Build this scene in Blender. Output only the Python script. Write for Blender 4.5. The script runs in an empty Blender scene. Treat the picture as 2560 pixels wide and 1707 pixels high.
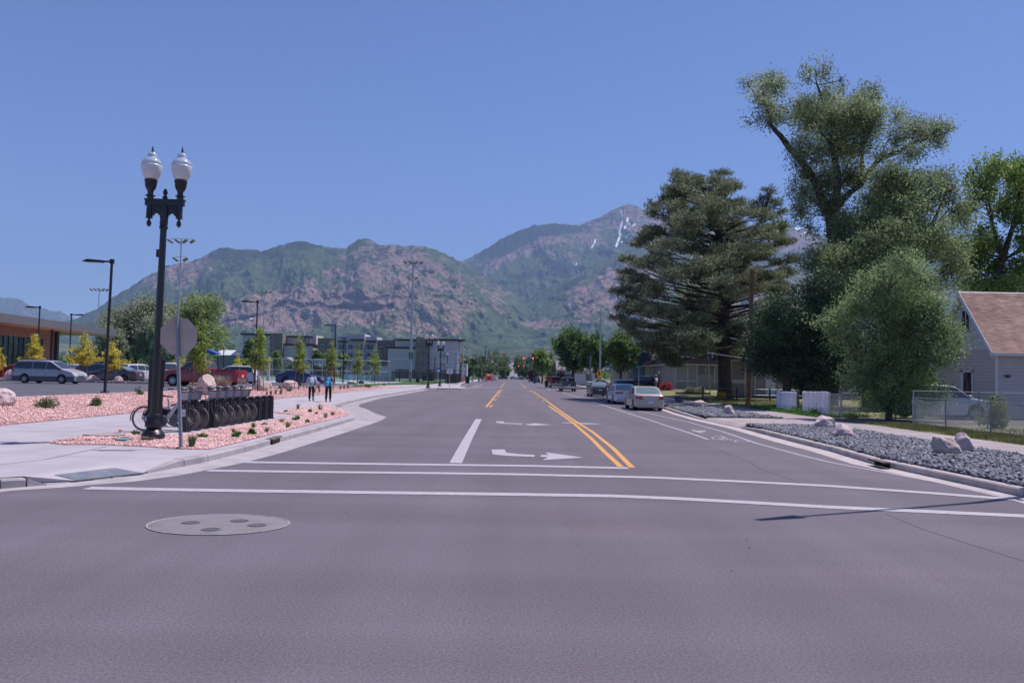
import bpy, math, random
import numpy as np
from mathutils import Vector, Matrix, noise as mnoise
from math import radians, sin, cos, pi, sqrt, atan2, tan

rnd = random.Random(7)
rng = np.random.default_rng(11)
SC = bpy.context.scene
COL = SC.collection

# ------------------------------------------------------------ camera model
FPX, CX, CY = 2000.0, 1280.0, 853.5          # focal length and centre of the 2560 px frame
PITCH = math.atan(86.5 / FPX); ROLL = 0.020
EYE = Vector((0, 0, 1.85))
_F = Vector((0, cos(PITCH), sin(PITCH)))
_R0 = Vector((1, 0, 0)); _U0 = Vector((0, -sin(PITCH), cos(PITCH)))
_R = _R0 * cos(ROLL) + _U0 * sin(ROLL)
_U = _U0 * cos(ROLL) - _R0 * sin(ROLL)
cam_d = bpy.data.cameras.new("camera"); cam = bpy.data.objects.new("camera", cam_d); COL.objects.link(cam)
cam_d.sensor_width = 36; cam_d.lens = 36 * FPX / 2560; cam_d.clip_start = 0.1; cam_d.clip_end = 60000
m3 = Matrix((_R, _U, -_F)).transposed()
cam.matrix_world = Matrix.Translation(EYE) @ m3.to_4x4()
SC.camera = cam

# ------------------------------------------------------------ sky, sun, exposure
SUN_AZ, SUN_EL = radians(58.7), radians(64)
world = bpy.data.worlds.new("World"); SC.world = world; world.use_nodes = True
wn = world.node_tree; wn.nodes.clear()
w_out = wn.nodes.new("ShaderNodeOutputWorld"); w_bg = wn.nodes.new("ShaderNodeBackground")
w_sky = wn.nodes.new("ShaderNodeTexSky"); w_sky.sky_type = 'NISHITA'; w_sky.sun_disc = False
w_sky.sun_elevation = SUN_EL; w_sky.sun_rotation = SUN_AZ
w_sky.altitude = 1300; w_sky.air_density = 1.0; w_sky.dust_density = 0.6; w_sky.ozone_density = 3.0
w_hs = wn.nodes.new("ShaderNodeMix"); w_hs.data_type = 'RGBA'; w_hs.blend_type = 'MULTIPLY'; w_hs.inputs[0].default_value = 1.0
w_hs.inputs[7].default_value = (.80, .87, 1.17, 1)
w_bg.inputs['Strength'].default_value = 0.083
wn.links.new(w_sky.outputs[0], w_hs.inputs[6]); wn.links.new(w_hs.outputs[2], w_bg.inputs['Color'])
wn.links.new(w_bg.outputs[0], w_out.inputs['Surface'])
sd = bpy.data.lights.new("sun", 'SUN'); sd.energy = 4.3; sd.angle = radians(0.5); sd.color = (1.0, 0.925, 0.90)
sun = bpy.data.objects.new("sun", sd); COL.objects.link(sun)
SUNV = Vector((sin(SUN_AZ) * cos(SUN_EL), cos(SUN_AZ) * cos(SUN_EL), sin(SUN_EL)))
sun.rotation_euler = SUNV.to_track_quat('Z', 'Y').to_euler(); sun.location = (30, 20, 60)
SC.view_settings.view_transform = 'Standard'; SC.view_settings.look = 'None'
SC.view_settings.exposure = 0.45; SC.view_settings.gamma = 1.0; SC.view_settings.use_curve_mapping = False
SC.cycles.max_bounces = 6; SC.cycles.diffuse_bounces = 3; SC.cycles.glossy_bounces = 3
SC.cycles.transmission_bounces = 4; SC.cycles.transparent_max_bounces = 8; SC.cycles.volume_bounces = 0
SC.cycles.caustics_reflective = False; SC.cycles.caustics_refractive = False

# ------------------------------------------------------------ pixel helpers (photo pixels -> places)
def ray(px, py):
    return _R * ((px - CX) / FPX) - _U * ((py - CY) / FPX) + _F
def G(px, py, z=0.0):
    d = ray(px, py); t = (z - EYE.z) / d.z
    return EYE + d * t
def PD(px, py, Y):
    d = ray(px, py); return EYE + d * (Y / d.y)
def BG(px, py):                      # on the sloping gravel bed left
    d = ray(px, py)                  # z = .15+.0882*(-14.5-x)
    t = (0.15 - 0.0882 * 14.5 - EYE.z - 0.0882 * EYE.x) / (d.z + 0.0882 * d.x)
    return EYE + d * t
def XD(px, Y):                       # x of photo column at distance Y (level of the eye)
    return PD(px, 940 + .02 * (px - 1278), Y).x
def zc(ox, oy, s):
    return lambda x, y: (ox + x / s, oy + y / s)
def terr(y):                         # height of the land, rising towards the mountains
    return 0.0 if y <= 500 else 4.8e-5 * (y - 500) ** 1.78

# ------------------------------------------------------------ materials
_mats = {}
def M(name, col, rough=0.8, metal=0.0, var=0.0, vs=3.0, bump=0.0, bs=40.0, spec=0.4, col2=None, mixs=2.0, mixlo=.4, mixhi=.6,
      coat=0.0, emit=None, island=0.0, world_co=False, alpha=1.0, trans=0.0, detail=4.0, orand=0.0):
    if name in _mats: return _mats[name]
    m = bpy.data.materials.new(name); m.use_nodes = True; _mats[name] = m
    nt = m.node_tree; N = nt.nodes; L = nt.links; b = N["Principled BSDF"]
    b.inputs['Base Color'].default_value = (*col, 1); b.inputs['Roughness'].default_value = rough
    b.inputs['Metallic'].default_value = metal; b.inputs['Specular IOR Level'].default_value = spec
    if coat: b.inputs['Coat Weight'].default_value = coat; b.inputs['Coat Roughness'].default_value = 0.06
    if alpha < 1: b.inputs['Alpha'].default_value = alpha
    if trans: b.inputs['Transmission Weight'].default_value = trans
    if emit: b.inputs['Emission Color'].default_value = (*emit[:3], 1); b.inputs['Emission Strength'].default_value = emit[3]
    co = None
    if var or bump or col2:
        if world_co: co = N.new("ShaderNodeNewGeometry").outputs['Position']
        else: co = N.new("ShaderNodeTexCoord").outputs['Object']
    cur = None
    if col2:
        n = N.new("ShaderNodeTexNoise"); n.inputs['Scale'].default_value = mixs; n.inputs['Detail'].default_value = detail
        L.new(co, n.inputs['Vector'])
        mr = N.new("ShaderNodeMapRange"); mr.inputs[1].default_value = mixlo; mr.inputs[2].default_value = mixhi
        L.new(n.outputs['Fac'], mr.inputs[0])
        mx = N.new("ShaderNodeMix"); mx.data_type = 'RGBA'; mx.inputs[6].default_value = (*col, 1); mx.inputs[7].default_value = (*col2, 1)
        L.new(mr.outputs[0], mx.inputs[0]); cur = mx.outputs[2]
    if var:
        n = N.new("ShaderNodeTexNoise"); n.inputs['Scale'].default_value = vs; n.inputs['Detail'].default_value = 5
        L.new(co, n.inputs['Vector'])
        mr = N.new("ShaderNodeMapRange"); mr.inputs[1].default_value = .3; mr.inputs[2].default_value = .7
        mr.inputs[3].default_value = 1 - var; mr.inputs[4].default_value = 1 + var; L.new(n.outputs['Fac'], mr.inputs[0])
        mx = N.new("ShaderNodeVectorMath"); mx.operation = 'SCALE'
        if cur: L.new(cur, mx.inputs[0])
        else: mx.inputs[0].default_value = col
        L.new(mr.outputs[0], mx.inputs['Scale']); cur = mx.outputs[0]
    if island:
        g = N.new("ShaderNodeNewGeometry")
        mr = N.new("ShaderNodeMapRange"); mr.inputs[3].default_value = 1 - island; mr.inputs[4].default_value = 1 + island
        L.new(g.outputs['Random Per Island'], mr.inputs[0])
        mx = N.new("ShaderNodeVectorMath"); mx.operation = 'SCALE'
        if cur: L.new(cur, mx.inputs[0])
        else: mx.inputs[0].default_value = col
        L.new(mr.outputs[0], mx.inputs['Scale']); cur = mx.outputs[0]
    if orand:                        # each board, slab or stone a little lighter or darker
        g = N.new("ShaderNodeObjectInfo")
        mr = N.new("ShaderNodeMapRange"); mr.inputs[3].default_value = 1 - orand; mr.inputs[4].default_value = 1 + orand
        L.new(g.outputs['Random'], mr.inputs[0])
        mx = N.new("ShaderNodeVectorMath"); mx.operation = 'SCALE'
        if cur: L.new(cur, mx.inputs[0])
        else: mx.inputs[0].default_value = col
        L.new(mr.outputs[0], mx.inputs['Scale']); cur = mx.outputs[0]
    if cur: L.new(cur, b.inputs['Base Color'])
    if bump:
        n = N.new("ShaderNodeTexNoise"); n.inputs['Scale'].default_value = bs; n.inputs['Detail'].default_value = 6
        L.new(co, n.inputs['Vector']); bp = N.new("ShaderNodeBump"); bp.inputs['Strength'].default_value = min(1, bump)
        bp.inputs['Distance'].default_value = 0.02 if bs > 15 else 0.1
        L.new(n.outputs['Fac'], bp.inputs['Height']); L.new(bp.outputs[0], b.inputs['Normal'])
    return m

def leafmat(name, col, col2, trans=0.35, patch=0.5, isl=.35):
    """leaf colour with lighter and darker twigs; part of the light passes through"""
    if name in _mats: return _mats[name]
    m = bpy.data.materials.new(name); m.use_nodes = True; _mats[name] = m
    nt = m.node_tree; N = nt.nodes; L = nt.links; N.remove(N["Principled BSDF"]); out = N["Material Output"]
    g = N.new("ShaderNodeNewGeometry")
    n = N.new("ShaderNodeTexNoise"); n.inputs['Scale'].default_value = patch; n.inputs['Detail'].default_value = 3; L.new(g.outputs['Position'], n.inputs['Vector'])
    a = N.new("ShaderNodeMath"); a.operation = 'ADD'; L.new(n.outputs['Fac'], a.inputs[0])
    s = N.new("ShaderNodeMath"); s.operation = 'MULTIPLY_ADD'; s.inputs[1].default_value = .5; s.inputs[2].default_value = -.25
    L.new(g.outputs['Random Per Island'], s.inputs[0]); L.new(s.outputs[0], a.inputs[1])
    mr = N.new("ShaderNodeMapRange"); mr.inputs[1].default_value = .3; mr.inputs[2].default_value = .75; L.new(a.outputs[0], mr.inputs[0])
    mx = N.new("ShaderNodeMix"); mx.data_type = 'RGBA'; mx.inputs[6].default_value = (*col, 1); mx.inputs[7].default_value = (*col2, 1)
    L.new(mr.outputs[0], mx.inputs[0])
    d = N.new("ShaderNodeBsdfPrincipled"); d.inputs['Roughness'].default_value = .55; d.inputs['Specular IOR Level'].default_value = .35
    t = N.new("ShaderNodeBsdfTranslucent"); L.new(mx.outputs[2], d.inputs['Base Color']); L.new(mx.outputs[2], t.inputs['Color'])
    ms = N.new("ShaderNodeMixShader"); ms.inputs[0].default_value = trans
    L.new(d.outputs[0], ms.inputs[1]); L.new(t.outputs[0], ms.inputs[2]); L.new(ms.outputs[0], out.inputs['Surface'])
    return m

# ------------------------------------------------------------ object helpers
def tag(o, label=None, cat=None, group=None, kind=None):
    if label: o['label'] = label
    if cat: o['category'] = cat
    if group: o['group'] = group
    if kind: o['kind'] = kind
    return o
def thing(name, label, cat, loc=(0, 0, 0), rz=0.0, group=None):
    o = bpy.data.objects.new(name, None); COL.objects.link(o); o.empty_display_size = .2
    o.location = loc; o.rotation_euler = (0, 0, rz)
    return tag(o, label, cat, group)
def link(name, me, parent=None, loc=None):
    o = bpy.data.objects.new(name, me); COL.objects.link(o)
    if parent is not None: o.parent = parent
    if loc is not None: o.location = loc
    return o
def kids(o): return [c for c in bpy.data.objects if c.parent == o]
def dup(root, loc, rz=None, label=None, group=None, scale=None):
    r = root.copy(); COL.objects.link(r); r.location = loc
    if rz is not None: r.rotation_euler = (0, 0, rz)
    if scale is not None: r.scale = (scale,) * 3
    if label: r['label'] = label
    if group: r['group'] = group
    for ch in _tree(root):
        c = ch[0].copy(); COL.objects.link(c); c.parent = r
        for g in ch[1]:
            d = g.copy(); COL.objects.link(d); d.parent = c
    return r
def _tree(root): return [(c, list(c.children)) for c in root.children]

class B:
    """collects polygons for one mesh object"""
    def __init__(s): s.v = []; s.f = []
    def add(s, vs, fs):
        o = len(s.v); s.v += [tuple(p) for p in vs]; s.f += [tuple(i + o for i in f) for f in fs]; return s
    def box(s, x0, x1, y0, y1, z0, z1, mat=None):
        vs = [(x, y, z) for z in (z0, z1) for y in (y0, y1) for x in (x0, x1)]
        if mat is not None: vs = [tuple(mat @ Vector(p)) for p in vs]
        return s.add(vs, [(0, 2, 3, 1), (4, 5, 7, 6), (0, 1, 5, 4), (2, 6, 7, 3), (0, 4, 6, 2), (1, 3, 7, 5)])
    def cbox(s, cx, cy, cz, sx, sy, sz, mat=None):
        return s.box(cx - sx / 2, cx + sx / 2, cy - sy / 2, cy + sy / 2, cz - sz / 2, cz + sz / 2, mat)
    def tube(s, pts, rads, n=8, cap=True, phase=0.0, sq=None):
        pts = [Vector(p) for p in pts]
        if not hasattr(rads, '__len__'): rads = [rads] * len(pts)
        o = len(s.v); up = Vector((0, 0, 1)); prev = None
        for i, p in enumerate(pts):
            t = (pts[min(i + 1, len(pts) - 1)] - pts[max(i - 1, 0)]).normalized()
            if prev is None:
                a = t.cross(up) if abs(t.z) < .95 else t.cross(Vector((0, 1, 0)))
            else: a = prev - t * prev.dot(t)
            a.normalize(); b = t.cross(a); prev = a
            for k in range(n):
                an = 2 * pi * k / n + phase; s.v.append(tuple(p + (a * cos(an) + b * sin(an)) * rads[i]))
        for i in range(len(pts) - 1):
            for k in range(n):
                s.f.append((o + i * n + k, o + i * n + (k + 1) % n, o + (i + 1) * n + (k + 1) % n, o + (i + 1) * n + k))
        if cap:
            s.f.append(tuple(o + k for k in range(n))[::-1]); s.f.append(tuple(o + (len(pts) - 1) * n + k for k in range(n)))
        return s
    def lathe(s, prof, c=(0, 0, 0), n=24, axis='z', flute=0.0, nf=0):
        o = len(s.v); c = Vector(c)
        for (r, z) in prof:
            for k in range(n):
                an = 2 * pi * k / n; rr = r * (1 + flute * cos(nf * an)) if nf else r
                if axis == 'z': p = Vector((rr * cos(an), rr * sin(an), z))
                elif axis == 'y': p = Vector((rr * cos(an), z, rr * sin(an)))
                else: p = Vector((z, rr * cos(an), rr * sin(an)))
                s.v.append(tuple(c + p))
        for i in range(len(prof) - 1):
            for k in range(n):
                s.f.append((o + i * n + k, o + i * n + (k + 1) % n, o + (i + 1) * n + (k + 1) % n, o + (i + 1) * n + k))
        if prof[0][0] > 1e-4: s.f.append(tuple(o + k for k in range(n))[::-1])
        if prof[-1][0] > 1e-4: s.f.append(tuple(o + (len(prof) - 1) * n + k for k in range(n)))
        return s
    def prism(s, poly, z0, z1, top=True, bottom=True):
        """poly of (x,y) extruded"""
        n = len(poly); o = len(s.v)
        ar = sum(poly[i][0] * poly[(i + 1) % n][1] - poly[(i + 1) % n][0] * poly[i][1] for i in range(n))
        if ar < 0: poly = poly[::-1]
        s.v += [(p[0], p[1], z0) for p in poly] + [(p[0], p[1], z1) for p in poly]
        for i in range(n): s.f.append((o + i, o + (i + 1) % n, o + n + (i + 1) % n, o + n + i))
        if top: s.f.append(tuple(o + n + i for i in range(n)))
        if bottom: s.f.append(tuple(o + i for i in range(n))[::-1])
        return s
    def vprism(s, poly, y0, y1):
        """poly of (x,z) extruded along y"""
        n = len(poly); o = len(s.v)
        s.v += [(p[0], y0, p[1]) for p in poly] + [(p[0], y1, p[1]) for p in poly]
        for i in range(n): s.f.append((o + i, o + (i + 1) % n, o + n + (i + 1) % n, o + n + i))
        s.f.append(tuple(o + n + i for i in range(n))); s.f.append(tuple(o + i for i in range(n))[::-1]); return s
    def mesh(s, name, mat=None, smooth=False, fixn=True):
        me = bpy.data.meshes.new(name); me.from_pydata(s.v, [], s.f)
        if mat: me.materials.append(mat)
        if fixn:
            import bmesh
            bm = bmesh.new(); bm.from_mesh(me); bmesh.ops.recalc_face_normals(bm, faces=bm.faces); bm.to_mesh(me); bm.free()
        if smooth:
            me.polygons.foreach_set('use_smooth', [True] * len(me.polygons))
            if smooth != 'all': me.set_sharp_from_angle(angle=radians(40))
        me.update(); return me
    def build(s, name, mat=None, parent=None, smooth=False, loc=None):
        return link(name, s.mesh(name, mat, smooth), parent, loc)

def np_mesh(name, V, Fq, mat, smooth=False):
    """V (n,3) float, Fq (m,k) int"""
    me = bpy.data.meshes.new(name); n, m, k = len(V), len(Fq), Fq.shape[1]
    me.vertices.add(n); me.vertices.foreach_set('co', np.ascontiguousarray(V, dtype=np.float32).ravel())
    me.loops.add(m * k); me.loops.foreach_set('vertex_index', np.ascontiguousarray(Fq, dtype=np.int32).ravel())
    me.polygons.add(m); me.polygons.foreach_set('loop_start', np.arange(m, dtype=np.int32) * k)
    me.polygons.foreach_set('loop_total', np.full(m, k, dtype=np.int32))
    if smooth: me.polygons.foreach_set('use_smooth', np.ones(m, dtype=bool))
    me.materials.append(mat); me.update(); me.validate(); return me

def clip_poly(poly, x0, x1, y0, y1):
    def cl(P, f, it):
        out = []
        for i in range(len(P)):
            a, b = P[i], P[(i + 1) % len(P)]; fa, fb = f(a), f(b)
            if fa: out.append(a)
            if fa != fb: out.append(it(a, b))
        return out
    def ix(v): return lambda a, b: (v, a[1] + (b[1] - a[1]) * (v - a[0]) / (b[0] - a[0]))
    def iy(v): return lambda a, b: (a[0] + (b[0] - a[0]) * (v - a[1]) / (b[1] - a[1]), v)
    P = poly
    for f, it in ((lambda p: p[0] >= x0, ix(x0)), (lambda p: p[0] <= x1, ix(x1)), (lambda p: p[1] >= y0, iy(y0)), (lambda p: p[1] <= y1, iy(y1))):
        P = cl(P, f, it)
        if len(P) < 3: return []
    return P
def area(P): return .5 * sum(P[i][0] * P[(i + 1) % len(P)][1] - P[(i + 1) % len(P)][0] * P[i][1] for i in range(len(P)))
def inside(P, x, y):
    c = False; n = len(P); j = n - 1
    for i in range(n):
        if (P[i][1] > y) != (P[j][1] > y) and x < (P[j][0] - P[i][0]) * (y - P[i][1]) / (P[j][1] - P[i][1]) + P[i][0]: c = not c
        j = i
    return c
def inside_np(P, X, Y):
    c = np.zeros(len(X), bool); n = len(P); j = n - 1
    for i in range(n):
        xi, yi = P[i]; xj, yj = P[j]
        cond = ((yi > Y) != (yj > Y)) & (X < (xj - xi) * (Y - yi) / ((yj - yi) or 1e-9) + xi)
        c ^= cond; j = i
    return c
def sheet(name, poly, z, mat, kind='structure', zf=None):
    me = bpy.data.meshes.new(name)
    if area(poly) < 0: poly = poly[::-1]
    vs = [(p[0], p[1], zf(p[0], p[1]) if zf else z) for p in poly]
    from mathutils.geometry import tessellate_polygon
    tris = tessellate_polygon([[Vector((p[0], p[1], 0)) for p in poly]])
    me.from_pydata(vs, [], [tuple(t) for t in tris]); 
    for p in me.polygons:
        if p.normal.z < 0: p.flip()
    me.materials.append(mat); me.update(); o = link(name, me); o['kind'] = kind; return o
def offset_line(P, d):
    out = []
    for i, p in enumerate(P):
        a = Vector(P[max(i - 1, 0)][:2]); b = Vector(P[min(i + 1, len(P) - 1)][:2]); t = (b - a).normalized()
        out.append((p[0] - t.y * d, p[1] + t.x * d))
    return out
def strip_px(b, pts, w, z=.006, dense=True):
    """painted line: centre line traced through photo pixels on the road, real width w"""
    P = [G(x, y, z) for x, y in pts]
    if dense:
        Q = []
        for i in range(len(P) - 1):
            for t in range(4): Q.append(P[i].lerp(P[i + 1], t / 4))
        Q.append(P[-1]); P = Q
    l = offset_line([(p.x, p.y) for p in P], w / 2); r = offset_line([(p.x, p.y) for p in P], -w / 2)
    o = len(b.v); b.v += [(q[0], q[1], z) for q in l] + [(q[0], q[1], z) for q in r]; n = len(l)
    for i in range(n - 1): b.f.append((o + i, o + n + i, o + n + i + 1, o + i + 1))
# ============================================================ GROUND AND ROADS
mt_asph = M('asphalt', (.135, .118, .142), rough=.88, var=.08, vs=.3, col2=(.142, .120, .136), mixs=.14, mixlo=.5, mixhi=.7, bump=.5, bs=70, spec=.25, world_co=True)
mt_lot = M('lot_asphalt', (.105, .10, .125), rough=.9, var=.08, vs=.5, bump=.3, bs=80, spec=.2, world_co=True)
def detail_asphalt(m, base):
    nt = m.node_tree; N = nt.nodes; L = nt.links; b = N["Principled BSDF"]
    src = b.inputs['Base Color'].links[0].from_socket; g = N.new("ShaderNodeNewGeometry")
    # aggregate grains
    v = N.new("ShaderNodeTexNoise"); v.inputs['Scale'].default_value = 42; v.inputs['Detail'].default_value = 6; v.inputs['Roughness'].default_value = .8; L.new(g.outputs['Position'], v.inputs['Vector'])
    mr = N.new("ShaderNodeMapRange"); mr.inputs[1].default_value = .36; mr.inputs[2].default_value = .64; mr.inputs[3].default_value = .66; mr.inputs[4].default_value = 1.34
    L.new(v.outputs['Fac'], mr.inputs[0])
    # long tyre-worn streaks along the road
    mp = N.new("ShaderNodeMapping"); mp.inputs['Scale'].default_value = (.9, .04, 1); L.new(g.outputs['Position'], mp.inputs['Vector'])
    s = N.new("ShaderNodeTexNoise"); s.inputs['Scale'].default_value = 1.0; s.inputs['Detail'].default_value = 4; L.new(mp.outputs[0], s.inputs['Vector'])
    ms = N.new("ShaderNodeMapRange"); ms.inputs[1].default_value = .3; ms.inputs[2].default_value = .7; ms.inputs[3].default_value = .90; ms.inputs[4].default_value = 1.09
    L.new(s.outputs['Fac'], ms.inputs[0])
    # cross-street streaks
    mp2 = N.new("ShaderNodeMapping"); mp2.inputs['Scale'].default_value = (.06, .8, 1); L.new(g.outputs['Position'], mp2.inputs['Vector'])
    s2 = N.new("ShaderNodeTexNoise"); s2.inputs['Scale'].default_value = 1.0; s2.inputs['Detail'].default_value = 5; L.new(mp2.outputs[0], s2.inputs['Vector'])
    ms2 = N.new("ShaderNodeMapRange"); ms2.inputs[1].default_value = .3; ms2.inputs[2].default_value = .7; ms2.inputs[3].default_value = .91; ms2.inputs[4].default_value = 1.08
    L.new(s2.outputs['Fac'], ms2.inputs[0])
    p = N.new("ShaderNodeMath"); p.operation = 'MULTIPLY'; L.new(mr.outputs[0], p.inputs[0]); L.new(ms.outputs[0], p.inputs[1])
    p2 = N.new("ShaderNodeMath"); p2.operation = 'MULTIPLY'; L.new(p.outputs[0], p2.inputs[0]); L.new(ms2.outputs[0], p2.inputs[1])
    x = N.new("ShaderNodeVectorMath"); x.operation = 'SCALE'; L.new(src, x.inputs[0]); L.new(p2.outputs[0], x.inputs['Scale'])
    L.new(x.outputs[0], b.inputs['Base Color'])
detail_asphalt(mt_asph, None); detail_asphalt(mt_lot, None)
mt_conc = M('concrete', (.40, .365, .395), rough=.85, var=.06, vs=1.2, bump=.15, bs=30, spec=.25, col2=(.355, .325, .355), mixs=.7, mixlo=.45, mixhi=.7, world_co=True, orand=.035)
mt_conc_old = M('old_concrete', (.36, .31, .315), rough=.88, var=.08, vs=1.5, bump=.2, bs=30, spec=.2, col2=(.31, .265, .27), mixs=.8, world_co=True, orand=.05)
mt_kerb = M('kerb_concrete', (.37, .335, .35), rough=.85, var=.1, vs=2.5, bump=.25, bs=25, spec=.25, col2=(.28, .25, .265), mixs=1.6, mixlo=.5, mixhi=.75, world_co=True, orand=.06)
mt_kerb_old = M('worn_kerb_concrete', (.44, .385, .38), rough=.88, var=.12, vs=3, bump=.3, bs=25, spec=.2, col2=(.33, .29, .285), mixs=2, mixlo=.5, mixhi=.75, world_co=True, orand=.06)
mt_joint = M('joint_dirt', (.17, .15, .15), rough=.95, world_co=True, var=.2)
mt_pinkbase = M('pink_gravel_base', (.50, .31, .29), rough=.95, var=.25, vs=14, bump=.8, bs=22, world_co=True, col2=(.42, .24, .22), mixs=18)
mt_pink = M('pink_stone', (.74, .49, .465), rough=.85, island=.3, col2=(.60, .36, .335), mixs=1.5, world_co=True)
mt_darkbase = M('dark_gravel_base', (.07, .065, .075), rough=.95, var=.25, vs=10, bump=.8, bs=14, world_co=True)
mt_dark = M('dark_stone', (.125, .127, .165), rough=.75, island=.5, col2=(.17, .17, .20), mixs=3, world_co=True)
mt_grass = M('lawn', (.12, .14, .045), rough=.95, var=.25, vs=4, col2=(.24, .21, .10), mixs=.35, mixlo=.4, mixhi=.62, world_co=True, bump=.5, bs=30)
mt_green = M('field_grass', (.07, .13, .04), rough=.95, var=.15, vs=.5, world_co=True)
mt_dirt = M('dry_ground', (.25, .20, .14), rough=.95, var=.2, vs=1, col2=(.12, .13, .05), mixs=.4, world_co=True)
mt_land = M('valley_land', (.075, .10, .035), rough=.95, var=.3, vs=.02, col2=(.19, .16, .09), mixs=.004, mixlo=.5, mixhi=.68, world_co=True)
mt_white = M('road_paint_white', (.40, .375, .41), rough=.7, var=.08, vs=6, col2=(.25, .23, .26), mixs=15, mixlo=.5, mixhi=.8, world_co=True)
mt_ghost = M('worn_paint', (.27, .25, .275), rough=.8, var=.2, vs=8, world_co=True)
mt_yellow = M('road_paint_yellow', (.60, .30, .085), rough=.7, var=.08, vs=6, col2=(.38, .20, .09), mixs=13, mixlo=.5, mixhi=.8, world_co=True)

# valley floor: flat near, rising towards the mountains
ys = [-400, -60, 0, 60, 150, 300, 500, 560, 640, 750, 900, 1100, 1400, 1800, 2300, 2900, 3600, 4400, 5400, 7000, 12000]
xs = [-9000, -4000, -1500, -500, -120, 0, 120, 500, 1500, 4000, 9000]
V = np.array([(x, y, terr(min(y, 5400)) - .06) for y in ys for x in xs]); nx = len(xs)
Fq = np.array([(j * nx + i, j * nx + i + 1, (j + 1) * nx + i + 1, (j + 1) * nx + i) for j in range(len(ys) - 1) for i in range(nx - 1)])
link('ground', np_mesh('ground', V, Fq, mt_land, True))['kind'] = 'structure'
sheet('road', [(-80, -30), (80, -30), (80, 505), (-80, 505)], 0.0, mt_asph)
# the road goes on up the hill
b = B(); yy = [500, 540, 580, 640, 720, 820, 950, 1100, 1300, 1600, 2000, 2500, 3100]
for y in yy: 
    w = 11.0
    b.v += [(-w, y, terr(y) + .03 + .0004 * (y - 500)), (w - 1, y, terr(y) + .03 + .0004 * (y - 500))]
for i in range(len(yy) - 1): b.f.append((2 * i, 2 * i + 1, 2 * i + 3, 2 * i + 2))
b.build('hill_road', M('far_asphalt', (.2, .18, .19), rough=.9, var=.05), smooth=False)['kind'] = 'structure'

# ---- kerb lines
KLpx = [(-330, 1262), (-120, 1236), (0, 1222), (66, 1217), (115, 1213), (190, 1205), (280, 1196), (367, 1184), (460, 1166), (520, 1154), (612, 1131), (676, 1112), (765, 1087), (886, 1051)]
KL = [(G(x, y).x, G(x, y).y) for x, y in KLpx]
for p in ((886, 1045), (872, 1037), (845, 1024)): q = G(*p); KL.append((q.x, q.y))
KL += [(-9.3, 42.5), (-9.7, 46), (-10.4, 60), (-10.6, 98), (-9.4, 102), (-6.6, 104), (-6.1, 106), (-6.2, 111), (-7.6, 119), (-10.5, 170), (-10.5, 500)]
RAMP = (3, 8)       # kerb is lowered between these points
KLh = [.14 if not (3 <= i <= 7) else .015 for i in range(len(KL))]; KLh[3] = .13; KLh[7] = .04
KLb = offset_line(KL, .17)
walk_back = -14.5
left_poly = KLb + [(-10.7, 500), (-14.5, 500), (-14.5, 8)]
left_poly = [p for p in left_poly]
KR0 = [(G(x, y).x, G(x, y).y) for x, y in [(2900, 1345), (2700, 1280), (2560, 1243), (2314, 1189), (2186, 1161), (2078, 1128.6), (1985, 1105), (1900, 1083), (1852, 1070)]]
KR1 = [(G(x, y).x, G(x, y).y) for x, y in [(1757, 1050), (1697.6, 1034.5), (1657, 1021)]] + [(9.75, 60), (9.9, 80), (9.9, 110), (9.9, 117)]
KR2 = [(9.9, 127), (9.9, 160), (10, 500)]

def kerb(name, line, heights, w, mat, seg=2.2, side=1, skip=None):
    """kerb built of cast segments with open joints"""
    root = B(); o0 = None
    back = offset_line(line, w * side); n = 0
    parent = bpy.data.objects.new(name, None); COL.objects.link(parent); parent['kind'] = 'structure'
    for i in range(len(line) - 1):
        a, c = Vector(line[i]), Vector(line[i + 1]); ab, cb = Vector(back[i]), Vector(back[i + 1])
        L_ = (c - a).length; far = a.y > 70; k = max(1, int(round(L_ / (12 if far else seg))))
        for j in range(k):
            t0, t1 = j / k, (j + 1) / k; g = .012 / max(L_, .1)
            if skip and skip(i): continue
            A = a.lerp(c, t0 + g); C = a.lerp(c, t1 - g); Ab = ab.lerp(cb, t0 + g); Cb = ab.lerp(cb, t1 - g)
            h0 = heights[i] + (heights[i + 1] - heights[i]) * t0; h1 = heights[i] + (heights[i + 1] - heights[i]) * t1
            bb = B(); e = .025 if min(h0, h1) > .08 else .004
            fA = A.lerp(Ab, e / w); fC = C.lerp(Cb, e / w)
            bb.v = [(A.x, A.y, -.02), (C.x, C.y, -.02), (Cb.x, Cb.y, -.02), (Ab.x, Ab.y, -.02),
                    (A.x, A.y, h0 - e), (C.x, C.y, h1 - e), (fC.x, fC.y, h1), (fA.x, fA.y, h0), (Cb.x, Cb.y, h1 + .004), (Ab.x, Ab.y, h0 + .004)]
            bb.f = [(0, 1, 5, 4), (4, 5, 6, 7), (7, 6, 8, 9), (3, 9, 8, 2), (0, 4, 7, 9, 3), (1, 2, 8, 6, 5)]
            bb.build('kerb_stone', mat, parent); n += 1
    return parent
kerb('left_kerb', KL, KLh, .17, mt_kerb, side=1)
kerb('right_kerb', KR0, [.14] * (len(KR0) - 1) + [.05], .16, mt_kerb_old, side=-1)
kerb('right_far_kerb', KR1, [.05] + [.13] * (len(KR1) - 1), .16, mt_kerb_old, side=-1)
kerb('far_kerb', KR2, [.13] * len(KR2), .16, mt_kerb_old, side=-1)
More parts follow.
